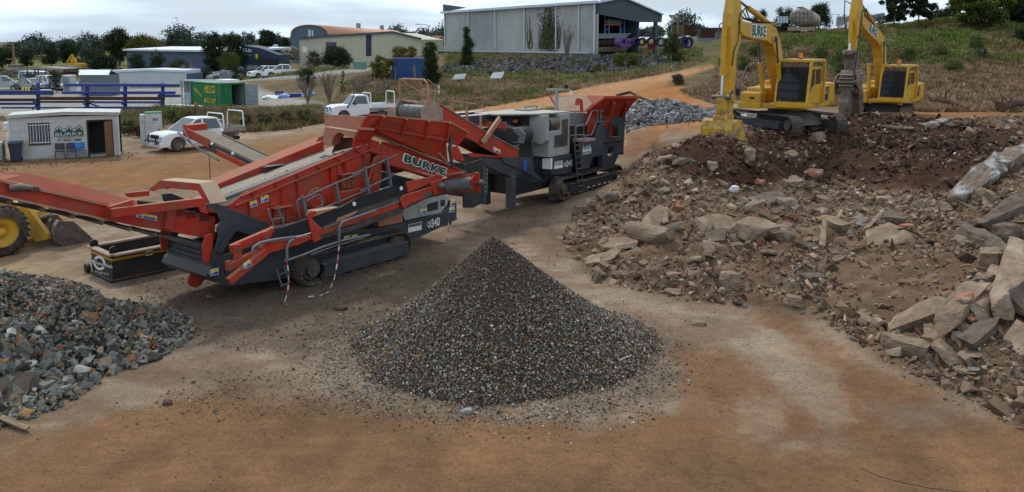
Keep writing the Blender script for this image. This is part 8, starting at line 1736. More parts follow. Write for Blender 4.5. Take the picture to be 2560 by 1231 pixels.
def build_racks():
 def bar(par,name,x0,x1,y0,y1,Y,mat,dy=0,d=.3):
  a,b=P(x0,(y0+y1)/2,Y),P(x1,(y0+y1)/2,Y);hgt=(y1-y0)/FPX*Y*K;mb=MB();o=V(par.location);mb.beam(a-o+V((0,dy,0)),b-o+V((0,dy,0)),d,hgt);return mb.build(name,mat,par,.02)
 Y=62
 for nm,lb,posts,bars,orr in(('pipe_rack','long blue steel pipe rack nearest the picture left edge, behind the site office',[(95,208,268),(-20,208,268)],
 [('stored_beam',-40,138,226,237,'bluedark'),('stored_pipe',-40,90,246,253,'rust'),('lower_rail',-40,92,256,262,'bluedark')],0),
 ('pipe_rack','blue steel pipe rack loaded with blue beams and brown pipes, right of the first rack',[(218,208,270),(313,208,280),(407,208,290)],
 [('stored_beam',170,405,209,216,'bluepaint'),('stored_beam',162,442,228,235,'bluepaint'),('stored_beam',330,452,210,217,'bluedark'),('stored_beam',400,455,236,243,'bluedark'),('stored_pipe',100,415,242,250,'rust'),('stored_pipe',90,238,252,257,'chairdark'),('lower_rail',240,405,253,258,'bluepaint'),('lower_rail',225,405,266,273,'bluedark'),('stored_beam',10,225,267,271,'bluedark')],0)):
  o=P(posts[0][0],posts[0][2],Y);T=thing(nm,lb,'pipe rack',(o.x,o.y,H(o.x,o.y)),0,'blue pipe racks')
  for(px,y0,y1)in posts:
   a,b=P(px,y0,Y),P(px,y1+6,Y);l=V(T.location);mb=MB();mb.beam(a-l,V((b.x,b.y,min(b.z,l.z)))-l+V((0,0,-.1)),.22,.22)
   for yy in(237,251,262):c=P(px,yy,Y)-l;mb.beam(c+V((0,-.6,.1)),c+V((0,.1,0)),.1,.14)
   mb.beam(P(px,y1,Y)-l+V((0,.1,.3)),P(px-14,y1+6,Y)-l,.1,.1);mb.build('rack_post',M['bluepaint'],T)
  for i,(n_,x0,x1,y0,y1,m)in enumerate(bars):bar(T,n_,x0,x1,y0,y1,Y,M[m],dy=-.35+.02*(i%3))
  if posts[0][0]>200:mb=MB();l=V(T.location);mb.beam(P(222,258,Y)-l,P(288,281,Y)-l,.12,.12);mb.build('diagonal_brace',M['bluepaint'],T)
  # stacks of white bundled pipe on the ground right of the racks
 for i,(x0,x1,y,m,lb)in enumerate(((415,500,266,'decal_white','white wrapped pipe bundle on top left of the green container'),(410,540,272,'galv','middle bundle of grey pipes before the green container'),(400,560,278,'contgrey','lowest bundle of grey pipes before the green container'),(405,455,280,'decal_white','short white bundle nearest the cabinet'))):
  p,q=P(x0,y,64),P(x1,y+4,62);mb=MB();d=q-p
  for k in range(5):mb.tube([p+V((0,.14*k,.0)),q+V((0,.14*k,0))],.06,6)
  for k in range(4):mb.tube([p+V((0,.14*k+.07,.11)),q+V((0,.14*k+.07,.11))],.06,6)
  mb.build('pipe_bundle',M[m],None,label=lb,cat='pipes',group='bundled pipes by the container')
def build_containers():
 C=P(552,279,69.2);L0=P(481,262,73);th=math.atan2((C-L0).y,(C-L0).x)
 # local x from the far left corner to the near corner, y back
 ex=(C-L0).length;Fc=Frame(C,th);zb=min(H(C.x,C.y),C.z);Fc.o.z=zb;Fc=Frame((C.x,C.y,zb),th)
 # end face direction away to the right
 T=fthing('shipping_container','green shipping container with yellow lettering, its right door swung open','container',Fc)
 Lc,Wc,Hc=6.06,2.44,Fc.y(552,209,0).z;Lc=min(6.06,-Fc.y(479,230,0).x)
 mb=MB();corrug(mb,(-Lc,0,.12),(0,0,.12),Hc-.24,18,-.04);corrug(mb,(-Lc,Wc,.12),(0,Wc,.12),Hc-.24,18);corrug(mb,(-Lc,0,.12),(-Lc,Wc,.12),Hc-.24,8);s=mb.build('side_wall',M['greenpaint'],T)
 mb=MB()
 for y in(0,Wc):mb.beam((-Lc,y,.08),(0,y,.08),.12,.16);mb.beam((-Lc,y,Hc-.06),(0,y,Hc-.06),.12,.12)
 for x in(-Lc,0):
  for y in(0,Wc):mb.beam((x,y,0),(x,y,Hc),.15,.15)
  mb.beam((x,0,Hc-.07),(x,Wc,Hc-.07),.14,.16);mb.beam((x,0,.08),(x,Wc,.08),.14,.16)
 mb.build('container_frame',M['greenpaint'],T);mb=MB();mb.bb((-Lc,0,Hc-.04),(0,Wc,Hc));mb.bb((-Lc,0,.1),(0,Wc,.14));mb.build('roof',M['greenroof'],T)
 def door(y0,y1,x,open_,m,nm):
  mb=MB();w=y1-y0
  if not open_:
   mb.bb((x-.03,y0+.02,.16),(x,y1-.01,Hc-.16));
   for z in(.5,.9,1.3,1.7):mb.bb((x,y0+.1,z),(x+.04,y1-.1,z+.14))
   for u in(.3,.7):mb.cyl((x+.06,y0+w*u,.15),(x+.06,y0+w*u,Hc-.15),.02,n=6)
  else:
   d=V((.62,.78,0)).normalized();b=V((x,y0,0));mb.prism([b+V((0,0,.16)),b+d*w+V((0,0,.16)),b+d*w+V((0,0,Hc-.16)),b+V((0,0,Hc-.16))],(-.04,.02,0))
   for z in(.5,.9,1.3,1.7):mb.prism([b+d*.12+V((.01,-.03,z)),b+d*(w-.12)+V((.01,-.03,z)),b+d*(w-.12)+V((.01,-.03,z+.14)),b+d*.12+V((.01,-.03,z+.14))],(-.01,.03,0))
  mb.build(nm,m,T)
 door(0,Wc/2-.05,0,False,M['greenpaint'],'door');door(Wc,Wc+1.2,0.05,True,M['contgrey'],'door')
 mb=MB();mb.bb((-Lc+.1,Wc-.08,.15),(-.05,Wc-.05,Hc-.1));mb.build('inner_lining',M['contgrey'],T)
 f=lambda*p:Fc.y(*zT(*p),-.05)
 def lt(s,a,b,c,**k):A_,B_,C_=f(*a),f(*b),f(*c);text(s,A_,B_-A_,C_-A_,M['contyellow'],T,**k)
 lt('MELCO',(475,345),(645,350),(475,228),off=.02,lift=.02);lt('4635 3107',(460,500),(655,525),(460,422),off=.02,lift=.02);lt('HIRE',(305,300),(365,350),(305,250),lift=.02,off=.02);lt('SALES',(365,360),(430,425),(370,318),lift=.02,off=.02)
 mb=MB();a=Fc.y(*zT(770,175),.3);mb.bb((-1.9,.5,Hc+.01),(.1,1.9,Hc+.3));mb.build('foam_slab',M['decal_white'],None,label='white foam slab lying on the roof of the green container',cat='foam slab',loc=Fc.o,rz=Fc.th)
 # open steel shelter frame with stacked bags left of the container
 o=P(456,262,74);T=thing('steel_shelter','grey steel shelter frame left of the green container','shelter',(o.x,o.y,H(o.x,o.y)),0)
 mb=MB();w=2.2;h=P(456,204,74).z-T.location.z
 for x in(0,.9,1.9):mb.beam((x,0,0),(x,0,h),.1,.1)
 mb.bb((-.1,-.1,h),(4.5,2,h+.1));mb.build('frame',M['contgrey'],T);mb=MB();mb.bb((0,.6,h*.45),(2.0,.65,h));mb.build('back_sheet',M['upvc'],T)
 mb=MB();mb.bb((.1,.1,0),(1.7,1.2,1.25));mb.build('bulk_bag',M['bagw'],None,label='white and blue wrapped bag stack inside the grey shelter frame',cat='bag stack',loc=T.location).modifiers.new('b','BEVEL').width=.15
 # blue container behind the wattles
 p,q=P(980,190,86),P(1052,188,86);z=H(p.x,p.y)-.3;mb=MB();h=P(980,148,86).z-z;Fb=(q-p);l=Fb.length
 mb2=MB();corrug(mb2,(0,0,0),(l+.3,0,0),h,22,.04);mb2.bb((0,.06,0),(l+.3,2.4,h));T=thing('shipping_container','blue shipping container behind the wattles and the dark evergreen','container',(p.x,p.y,z),0);mb2.build('side_wall',M['bluecont'],T);mb=MB();mb.bb((0,-.06,h),(l+.3,2.4,h+.08));mb.build('roof',M['bluepaint'],T)
M['greenroof']=mat_noise('faded_green_roof',(.08,.22,.13),(.12,.25,.17),2,.6);M['contyellow']=principled('yellow_lettering',(.55,.42,.03),.6)[0];M['bagw']=mat_noise('white_blue_bag',(.5,.54,.58),(.25,.33,.5),1.2,.7);M['bluecont']=mat_noise('blue_container',(.03,.07,.2),(.04,.085,.22),1.5,.6)
def build_buildings():
# ---- long white low building and small grey shed on the storage yard
 Y=100
 o=P(262,236,Y);z0=H(o.x,o.y)-.1;T=thing('storage_building','long low white clad building behind the blue racks','building',(o.x,o.y,z0),0);l=V(T.location)
 ft=[P(*p,Y)-l for p in((262,182),(370,178),(465,181))];x1=ft[2].x
 mb=MB();mb.prism([V((ft[0].x,0,0)),V((x1,0,0)),ft[2],ft[1],ft[0]],(0,5,0));mb.build('wall',M['whiteclad'],T)
 mb=MB();mb.prism([p+V((0,-.2,.0))for p in ft]+[p+V((0,-.2,.28))for p in ft[::-1]],(0,5.3,0));mb.build('roof',M['roofwhite'],T);mb=MB();mb.bb((x1,.2,0),(x1+.3,5,ft[2].z-.2));mb.build('end_wall',M['wallblue'],T)
 Y=88;o=P(183,250,Y);T=thing('garden_shed','small grey gabled shed standing left of the long white building','shed',(o.x,o.y,H(o.x,o.y)),0);l=V(T.location);a,b,c=P(200,188,Y)-l,P(271,188,Y)-l,P(190,183,Y)-l;h=a.z
 mb=MB();mb.bb((a.x,0,0),(b.x,2.6,h));mb.build('wall',M['shedwall'],T);mb=MB();mb.prism([V((a.x,0,0)),V((a.x,0,h)),V((a.x-.65,.9,h+.55)),V((a.x-1.0,2.2,h)),V((a.x-1.0,2.2,0))],(.05,.01,0));e=mb.build('gable_wall',M['shedgrey'],T)
 mb=MB();mb.plate([V((a.x-.1,-.15,h)),V((b.x+.1,-.15,h)),V((b.x-.3,1.2,h+.55)),V((a.x-.7,1.2,h+.55))],.06);mb.plate([V((b.x-.3,1.2,h+.55)),V((a.x-.7,1.2,h+.55)),V((a.x-.9,2.7,h)),V((b.x+.1,2.7,h))],.06);mb.build('roof',M['roofwhite'],T);mb=MB();mb.bb((a.x-.5,.5,h*.45),(a.x-.45,.9,h*.7));mb.build('window',M['decal_white'],T)
 # white portable toilet and white block left of the shed
 o=P(169,232,92);T=thing('portable_toilet','white upright portable cabin left of the small grey shed','cabin',(o.x,o.y,H(o.x,o.y)),0);h=P(169,191,92).z-T.location.z;mb=MB();mb.bb((-.55,0,0),(.55,1.1,h));mb.build('cabin_wall',M['whiteclad'],T,.05);mb=MB();mb.bb((-.6,-.05,h),(.6,1.15,h+.12));mb.build('roof',M['decal_white'],T);mb=MB();mb.bb((-.4,-.03,.1),(.3,0,h-.15));mb.build('door',M['contgrey'],T)
 o=P(109,225,86);T=thing('concrete_barrier','pale wedge shaped block behind the first blue rack','barrier',(o.x,o.y,H(o.x,o.y)),0);mb=MB();mb.prism([V((-.65,0,0)),V((.65,0,0)),V((.55,0,.75)),V((-.55,0,.75))],(0,.8,0));mb.build('block',M['whiteclad'],T,.04)
 mb=MB();mb.bb((-.35,-.02,.28),(.35,-.005,.34));mb.build('slot',M['black'],T)
 for i,px in enumerate((57,65,72)):
  o=P(px,224,90);mb=MB();mb.cyl((0,0,0),(0,0,.72),.11,n=10);mb.build('bollard',M['decal_yellow'],None,label='yellow bollard in the row of three behind the first blue rack',cat='bollard',group='row of three yellow bollards',loc=(o.x,o.y,H(o.x,o.y)))
 o=P(150,222,100);T=thing('open_shelter','flat roofed open shelter on thin posts in the car yard','shelter',(o.x-2,o.y,H(o.x,o.y)),0);h=P(150,172,100).z-T.location.z
 for x in(-2.2,-1.2,1.4):
  for y in(0,2.5):mb=MB();mb.beam((x,y,0),(x,y,h),.1,.1);mb.build('post',M['black'],T)
 mb=MB();mb.prism([V((-3.6,-.4,h)),V((3.0,-.4,h-.1)),V((3.0,-.4,h)),V((-.5,-.4,h+.22)),V((-3.6,-.4,h+.08))],(0,3.6,0));mb.build('roof',M['rooffade'],T)
 # person beside the rack: far off worker in a pale shirt
 worker(P(28,224,90))
 # vehicles in the car yard
 rd=random.Random(8)
 for i,(px,py,Yc,k,m,hx,lb)in enumerate(((12,212,96,'wagon','carsilver',(.9,.4),'pale wagon at the far left of the car yard'),(68,210,100,'wagon','cardark',(.5,-.85),'dark wagon left of the white vans in the car yard'),(92,206,104,'van','carwhite',(.9,-.3),'white van parked deepest in the car yard'),(80,216,96,'sedan','carsilver',(.9,-.35),'silver sedan in front of the white van in the car yard'),(102,212,98,'sedan','carwhite',(.9,-.35),'white sedan under the left side of the shelter'),(126,214,97,'wagon','carwhite',(.8,-.5),'white wagon right of the shelter posts'),(152,214,96,'sedan','carsilver',(.7,-.7),'silver car beside the portable cabin'))):
  o=P(px,py,Yc);car(k,lb,(o.x,o.y,H(o.x,o.y)),hd(*hx),M[m],'vehicles in the far car yard','car',True)
  # ---- terrace cars
 for px,py,Yc,k,m,hx,lb,ct in((572,181,114,'wagon','carsilver',(-.85,-.5),'silver grey four wheel drive leftmost on the terrace behind the shrubs','car'),(560,188,108,'sedan','carsilver',(-.8,-.6),'low grey car half hidden below the four wheel drive','car'),(627,182,115,'pickup','cardark',(-.8,-.6),'dark blue dual cab ute on the terrace left of the white pair','ute'),(662,187,110,'wagon','carwhite',(-.75,-.66),'white four wheel drive just left of the white dual cab ute','car'),(706,189,108,'pickup','carwhite',(-.93,-.36),'white dual cab ute at the right end of the terrace row','ute')):
  o=P(px,py,Yc);car(k,lb,(o.x,o.y,H(o.x,o.y)),hd(*hx),M[m],'vehicles parked on the terrace',ct,True)
  # ---- blue warehouse
 A,B=P(320,190,146),P(602,184,118);Bz=B.z;th=math.atan2((B-A).y,(B-A).x);z0=min(A.z,H(A.x,A.y))-1;F=Frame((A.x,A.y,z0),th);T=fthing('blue_warehouse','long slate blue warehouse with a pale roof behind the parked vehicles','warehouse',F)
 e0,e1=F.y(320,138,0),F.y(602,118,0);L_=e1.x;h=(e0.z+e1.z)/2
 Fg=Frame(F.world((L_,0,0)),0);Fg=Frame((Fg.o.x,Fg.o.y,z0),0.05)
 mb=MB();mb.prism([V((0,0,0)),V((L_,0,0)),V((L_,0,h)),V((0,0,h))],(0,.2,0));w=mb.build('wall',M['wallblue'],T);mb=MB()
 for k in range(24):mb.bb((L_*k/24,-.02,0),(L_*k/24+.12,0,h))
 mb.build('wall_ribs',M['wallblue'],w)
 mb=MB();mb.prism([V((-.5,-.6,h)),V((L_,-.6,h)),V((L_,9,h+.5)),V((-.5,9,h+.5))],(0,0,.3));mb.build('roof',M['roofwhite'],T)
 g=[(602,185),(602,117),(610,114),(648,120),(697,138),(697,185)]
 gp=[F.inv(Fg.world(Fg.y(a,b,0)))for a,b in g];mb=MB();nrm=F.inv(Fg.world((0,8,0)))-F.inv(Fg.world((0,0,0)));mb.prism(gp,tuple(nrm));gb=mb.build('gable_front',M['wallnavy'],T)
 def fg(px,py):return F.inv(Fg.world(Fg.y(px,py,-.1)))
 mb=MB();mb.prism([fg(*p)for p in((652,146),(695,148),(695,162),(652,160))],tuple(nrm*-.01));mb.build('roller_door',M['black'],gb)
 A_,B_,C_=fg(608,129),fg(629,131),fg(608,121.5);text('CLD',A_,B_-A_,C_-A_,M['decal_white'],T,off=.02,lift=.2);A_,B_,C_=fg(605,138),fg(629,139),fg(605,136.5);text('INDUSTRIES',A_,B_-A_,C_-A_,M['decal_white'],T,lift=.2)
 mb=MB();c=fg(641,143);mb.lathe(c,fg(641,143)-fg(641,143)+V((0,-1,0)),[(0,0.5),(.1,.5),(.1,0)],14);mb.build('oval_badge',M['contyellow'],T)
 # ---- arched hall
 Yh=165;o=P(728,135,Yh);T=thing('arched_hall','blue grey arched hall with a faded orange curved roof','hall',(o.x,o.y,min(o.z,H(o.x,o.y))-1),0);l=V(T.location)
 W=(822-728)/FPX*Yh*K;ze,zt=P(728,92,Yh).z-l.z,P(769,64,Yh).z-l.z;n=16;arc=[V((W/2-W/2*math.cos(math.pi*k/n*.999),0,ze+(zt-ze)*math.sin(math.pi*k/n)**.75))for k in range(n+1)]
 mb=MB();mb.prism([V((0,0,0))]+arc+[V((W,0,0))],(0,.3,0));mb.build('gable_wall',M['shedblue'],T);e=P(975,84,230)-l;dv=V((e.x-W*.5,e.y,0))
 mb=MB();k=len(arc);mb.add([p+V((0,-.3,.2))for p in arc]+[p+dv+V((0,0,.2))for p in arc],[(i,i+1,i+1+k,i+k)for i in range(k-1)],0,True);rf=mb.build('roof',M['rooforange'],T);so=rf.modifiers.new('s','SOLIDIFY');so.thickness=.2
 mb=MB();mb.prism([V((W,.3,0)),V((W,.3,ze)),V((W,0,ze))+dv,V((W,0,0))+dv],(-.2,0,0));mb.build('side_wall',M['shedblue'],T)
 mb=MB();mb.bb((W*.47,-.05,ze*.95),(W*.53,.0,zt*.9));mb.bb((W*.56,-.05,ze*.95),(W*.6,0,zt*.88));mb.build('window',M['roofwhite'],T)
 for f in(.45,.78):mb=MB();c=arc[10]+dv*f;mb.bb(c+V((-.5,-.5,0)),c+V((.5,.5,1.4)));mb.build('roof_vent',M['contgrey'],rf)
 # second orange roof beyond
 o=P(1035,112,200);T=thing('orange_roof_building','distant hall with faded orange roof right of the cream building','building',(o.x,o.y,o.z-2),0);mb=MB();l=V(T.location);mb.prism([P(*p,200)-l for p in((985,110),(1060,110),(1058,98),(1040,92),(1015,86),(1000,84),(985,84))],(0,12,0));mb.build('roof',M['rooforange'],T);mb=MB();mb.prism([P(*p,199)-l for p in((1004,84),(1030,84),(1030,80),(1004,81))],(0,3,0));mb.build('roof_plant',M['rust'],T)
 o=P(1092,104,210);mb=MB();mb.prism([V((-1.6,0,-1)),V((1.8,0,-1)),V((1.8,0,.9)),V((1.2,0,1.6)),V((-1.2,0,1.6)),V((-1.6,0,.9))],(0,5,0));mb.build('distant_house',M['rooforange'],None,label='small far off building with orange roof beside the street lamp',cat='building',loc=o)
 # ---- cream building
 Yc=124;A,B=P(750,165,124),P(1053,152,118);th=math.atan2((B-A).y,(B-A).x);z0=min(H(A.x,A.y),H(B.x,B.y))-.5;F=Frame((A.x,A.y,z0),th);T=fthing('cream_building','cream clad industrial building with a dark roller door and navy stripe','building',F)
 prof=[(750,165),(750,98),(800,93),(890,88),(983,82),(1053,99),(1053,160)];q=[F.y(a,b,0)for a,b in prof];q[0].z=0;q[-1].z=0
 mb=MB();mb.prism(q,(0,9,0));w=mb.build('wall',M['cream'],T);mb=MB()
 for i in range(70):
  f=i/70;x=q[0].x+(q[-1].x-q[0].x)*f;mb.bb((x,-.02,0),(x+.08,0,q[1].z*.97))
 mb.build('wall_ribs',M['cream'],w)
 mb=MB();r_=q[1:6]
 for i in range(4):mb.beam(r_[i]+V((0,-.15,.1)),r_[i+1]+V((0,-.15,.1)),.5,.28)
 mb.build('roof_edge',M['shedgrey'],T)
 f=lambda x,y,d=-.04:F.y(*z8(x,y),d)
 mb=MB();mb.prism([f(490,600),f(548,600),f(548,370),f(490,378)],(0,.03,0));mb.build('navy_stripe',M['wallnavy'],w)
 mb=MB();mb.prism([f(65,560),f(172,560),f(172,495),f(65,495)],(0,.03,0));dd=mb.build('roller_door',M['black'],T);mb=MB();mb.prism([f(62,495),f(175,495),f(175,452),f(62,452)],(0,.02,0));mb.build('door_header',M['shedgrey'],dd)
 mb=MB();mb.prism([f(-185,560),f(-140,560),f(-140,500),f(-185,500)],(0,.03,0));mb.build('door',M['decal_white'],T)
 o=P(898,163,105);T=thing('utility_box','pale green utility box beside the service road','utility box',(o.x,o.y,H(o.x,o.y)),0);mb=MB();mb.bb((-.85,0,0),(.85,.9,1.15));mb.build('box',M['utilgreen'],T,.03);mb=MB();mb.bb((-.9,-.05,1.15),(.9,.95,1.22));mb.build('lid',M['utilgreen'],T)
 # ---- big grey shed
 A,B=P(1112,126,120),P(1492,126,90);th=math.atan2((B-A).y,(B-A).x);z0=min(A.z,B.z)-.6;F=Frame((A.x,A.y,z0),th);T=fthing('grey_shed','big pale grey precast shed on the embankment with an open dark gabled end','shed',F)
 L_=F.y(1492,100,0).x;hL,hR=F.y(1112,35,0).z,F.y(1490,8,0).z;h=(hL+hR)/2;xs=[F.y(p,80,0).x for p in(1112,1173,1240,1313,1392,1449,1492)]
 mb=MB();mb.bb((0,0,0),(xs[1],.25,h));mb.bb((xs[2],0,0),(L_,.25,h));w=mb.build('wall',M['precast'],T);mb=MB();mb.bb((xs[1],.0,0),(xs[2],.25,h));mb.build('wall_panel',M['precast2'],w)
 mb=MB()
 for x in xs[1:6]:mb.cyl((x,-.15,.9),(x,-.15,h),.1,n=8)
 mb.cyl((.3,-.15,.9),(.3,-.15,h),.1,n=8);mb.cyl((L_-.3,-.15,.0),(L_-.3,-.15,h+.1),.12,n=8);mb.build('downpipes',M['roofwhite'],w)
 mb=MB();mb.bb((-.4,-.5,h),(L_+.3,-.05,h+.32));mb.build('gutter',M['roofwhite'],T)
 mb=MB();mb.prism([V((-.4,0,h)),V((L_+.3,0,h)),V((L_+.3,9,h+1.7)),V((-.4,9,h+1.7))],(0,0,.25));mb.build('roof',M['roofwhite'],T)
 mb=MB();mb.bb((-1.5,-.5,-1.6),(L_+1,-.25,.45));mb.build('block_base_wall',M['blockwall'],T);mb=MB();mb.bb((-1.5,-.56,.45),(L_-1,-.2,.6));mb.build('base_capping',M['roofwhite'],T)
 zt=F.x(1113,11,-.3).z;mb=MB();mb.prism([V((-.3,0,h)),V((-.3,9,h-.3)),V((-.3,9,zt-.9)),V((-.3,0,zt))],(-.2,0,0));mb.build('end_parapet',M['shedgrey'],T)
 # gable end running back to the right
 X=lambda x,y,d=L_:F.x(*zM(x,y),d)
 gp=[X(395,150),X(395,30),X(450,0),X(690,-10),X(1090,165),X(1085,240),X(850,238)];mb=MB();mb.prism(gp,(-.3,0,0));gb=mb.build('gable_fascia',M['shedgrey'],T)
 mb=MB();mb.beam(gp[2]+V((.1,0,.1)),gp[3]+V((.1,0,.1)),.3,.15);mb.beam(gp[3]+V((.1,0,.1)),gp[4]+V((.1,0,.1)),.4,.15);mb.build('fascia_capping',M['roofwhite'],gb)
 yb=X(850,300).y;ye=X(1090,200).y
 mb=MB();mb.bb((L_-9,yb,0),(L_-.3,yb+.2,h+.3));mb.bb((L_-9,.25,0),(L_-8.8,yb,h));mb.build('bay_back_wall',M['shedgrey'],T);mb=MB();mb.bb((L_-.6,ye-.9,-.5),(L_-.25,ye-.5,gp[5].z));mb.build('corner_post',M['shedgrey'],T)
 mb=MB();mb.plate([V((L_-.3,0,h)),V((L_-9,0,h)),V((L_-9,ye,h-.8)),V((L_-.3,ye,gp[5].z+.1))],.1);mb.build('bay_roof',M['shedgrey'],T)
 # climbing stems on the wall
 rd=random.Random(3);mb=MB()
 for(xa,xb,n_)in((1345,1388,55),(1388,1398,10),(1320,1330,6)):
  for k in range(n_):
   px=rd.uniform(xa,xb);a=F.y(px,122,-.06);top=a.z+rd.uniform(1,h*.92-a.z);pts=[a];x=a.x
   for j in range(5):x+=rd.uniform(-.3,.3);pts.append(V((x,-.06-.02*rd.random(),a.z+(top-a.z)*(j+1)/5)))
   mb.tube(pts,[.07,.06,.05,.04,.03,.02],4)
 mb.build('climbing_ivy',M['ivy'],T)
 rng=np.random.default_rng(31);n=1500;a=F.y(1348,120,-.1).x;b=F.y(1390,120,-.1).x;xx=rng.normal((a+b)/2+.2,(b-a)*.27,n);zz=rng.uniform(.4,h*.97,n);k=rng.random(n)<.4+.6*vnoise(xx*1.6,zz*.8,3);xx,zz=xx[k],zz[k]
 v,f_=cards(np.stack([xx,np.full(len(xx),-.14),zz],-1),rng.uniform(.08,.2,len(xx)),rng);c=np.repeat(np.array([[.05,.07,.025]])*rng.uniform(.6,1.5,(len(xx),1)),4,0);me=npmesh('ivy_leaves',v,f_,c);me.materials.append(M['leaf']);link('ivy_leaves',me,T)
 # pallet racking inside the open bay
 def world(fx):return F.world(fx)
 rk=[X(x,420,L_-1.5)for x in(475,520,640,685)];T2=fthing('pallet_rack','tall blue pallet rack standing in the open end of the grey shed','rack',F);mb=MB()
 zt=X(480,130,L_-1.5).z;zb=.3
 for p in rk:mb.beam((p.x,p.y,zb),(p.x,p.y,zt),.14,.14)
 for a,b in((0,1),(2,3)):
  for j in range(6):z=zb+(zt-zb)*j/6;mb.beam((rk[a].x,rk[a].y,z),(rk[b].x,rk[b].y,z+(zt-zb)/6),.06,.06)
 mb.build('upright',M['rackblue'],T2);mb=MB()
 for z in(X(500,265,L_-1.5).z,X(500,410,L_-1.5).z):mb.beam((rk[0].x,rk[0].y,z),(rk[2].x,rk[2].y,z),.1,.16)
 mb.build('load_beam',M['orangeplastic'],T2);z=X(500,250,L_-1.5).z;mb=MB();
 for k in range(5):mb.beam((rk[0].x,rk[0].y+.2,z+.1*k),(rk[2].x,rk[2].y-.3*k*.3,z+.1*k),.5,.06)
 mb.build('stacked_boards',M['contgrey'],T2)
 for i,(z_,m_,lb)in enumerate(((.7,'timber','lowest stack of brown timber lengths in the open bay'),(1.5,'rust','middle stack of dark steel lengths in the open bay'),(2.3,'contgrey','top stack of grey lengths in the open bay'))):
  T3=fthing('material_stack',lb,'stack',F);mb=MB()
  for k in range(5):mb.beam((L_-1.2,.7+.3*(k%2),z_+.12*k),(L_-1.2,yb-1.5+.2*k,z_+.12*k+.1),.8,.09)
  mb.build('lengths',M[m_],T3)
  # coils of pipe along the yard edge
 for i,(x,y,r,m,lb,g_)in enumerate(((625,455,55,'purple','purple pipe coil leftmost in the yard by the shed',1),(665,458,58,'purple','second purple pipe coil from the left',1),(700,455,60,'purple','brightest purple pipe coil standing face on',1),(735,460,50,'purple','rightmost of the clustered purple pipe coils',1),(800,450,55,'indigo','dark coil right of the purple coils',1),(870,450,52,'black','black pipe coil left of the open ring',1),(975,450,60,'black','black open pipe ring with red box behind',1),(1075,450,60,'indigo','dark coil behind the leafy green tree',1),(1310,450,72,'indigo','large dark blue coil right of the leafy tree',1),(1360,455,72,'indigo','large indigo coil farthest right below the rusty bins',1))):
  px,py=zM(x,y+r*.85);p=P(px,py,91-.0*i);R_=r/4.267/FPX*91*K*.85;z=p.z;a=rd.uniform(-.5,.5)+(.9 if i in(0,4)else 0);T3=thing('pipe_coil',lb,'pipe coil',(p.x,p.y,z),a,'pipe coils at the yard edge');mb=MB()
  for k in range(7):mb.torus((0,-.25+.09*k,R_),(0,1,0),R_*(.86+.03*rd.random()),.075,30,6);mb.torus((0,-.22+.09*k,R_),(0,1,0),R_*(.7+.03*rd.random()),.07,30,6)
  mb.build('coil',M[m],T3)
 p=P(*zM(972,480),92);mb=MB();mb.bb((-.4,0,-.6),(.4,.5,.2));mb.build('red_box',M['red'],None,label='small red box seen through the black pipe ring',cat='box',loc=p)
 # rusty steel bins
 for(x0,x1,y0,y1,lb)in((1325,1475,268,375,'tall rusty steel bin with two upright posts'),(1505,1690,310,405,'lower rusty steel bin right of the posted one')):
  p,q=P(*zM(x0,y1),100),P(*zM(x1,y1),98);t=P(*zM(x0,y0),100);T3=thing('rusty_bin',lb,'steel bin',p,0);w=q.x-p.x;h_=t.z-p.z;mb=MB();mb.bb((0,0,0),(w,.1,h_));mb.bb((0,2.3,0),(w,2.4,h_));mb.bb((0,.1,0),(.1,2.3,h_));mb.bb((w-.1,.1,0),(w,2.3,h_));mb.build('bin_side',M['rust'],T3)
  mb=MB()
  for k in range(6):mb.bb((w*k/5-.05,-.08,0),(w*k/5+.05,0,h_))
  mb.build('bin_rib',M['rust'],T3)
  if y0<300:
   for u in(0,w):mb=MB();mb.beam((u,0,h_),(u,0,h_+1.6),.12,.12);mb.build('bin_post',M['rust'],T3)
   # long grey building right, hidden partly by the boom
 o=P(1742,110,120);T=thing('low_building','long low grey building with pale roof behind the rusty bins and booms','building',o,0);l=V(o);a,b,c=P(1745,66,120)-l,P(1990,60,112)-l,P(1990,76,112)-l
 mb=MB();mb.prism([V((0,0,-.5)),V((b.x,b.y,-.5)),V((b.x,b.y,b.z-.6)),V((a.x,0,a.z-.6))],(0,.4,0));mb.build('wall',M['upvc'],T);mb=MB();mb.beam(V((a.x-.4,-.2,a.z-.45)),V((b.x,b.y-.2,b.z-.45)),.6,.3);mb.build('roof_edge',M['wallnavy'],T)
 mb=MB();mb.beam(V((b.x*.55,b.y*.55-.15,b.z*.45)),V((b.x,b.y-.15,b.z*.5)),.1,.3);mb.build('wall_band',M['roofwhite'],T)
 for i in range(4):p=P(1946+i*7,58,110);mb=MB();mb.cyl((0,0,0),(0,0,.95),.16,n=10);mb.build('roof_cylinder',M['roofwhite'],None,label='white vertical cylinder in the row of four left of the tanker',cat='cylinder',group='row of four white cylinders',loc=p)
 # tanker
 Yt=82;o=P(2018,80,Yt);T=thing('road_tanker','old tarnished tanker trailer parked end on at the hilltop','tanker',o,.0);l=V(o);c0=P(2004,44,Yt)-l;d=(P(2062,56,89)-P(2004,44,Yt));d.z=-.15;d=V((3.4,7.2,-.1));a_,b_=1.42,.98;n=28;vs=[]
 secs=[(0,.0),(0,.55),(.02,.96),(.10,1),(1,1)]
 ring=[V((math.cos(2*math.pi*k/n)*a_,0,math.copysign(abs(math.sin(2*math.pi*k/n))**.85,math.sin(2*math.pi*k/n))*b_))for k in range(n)]
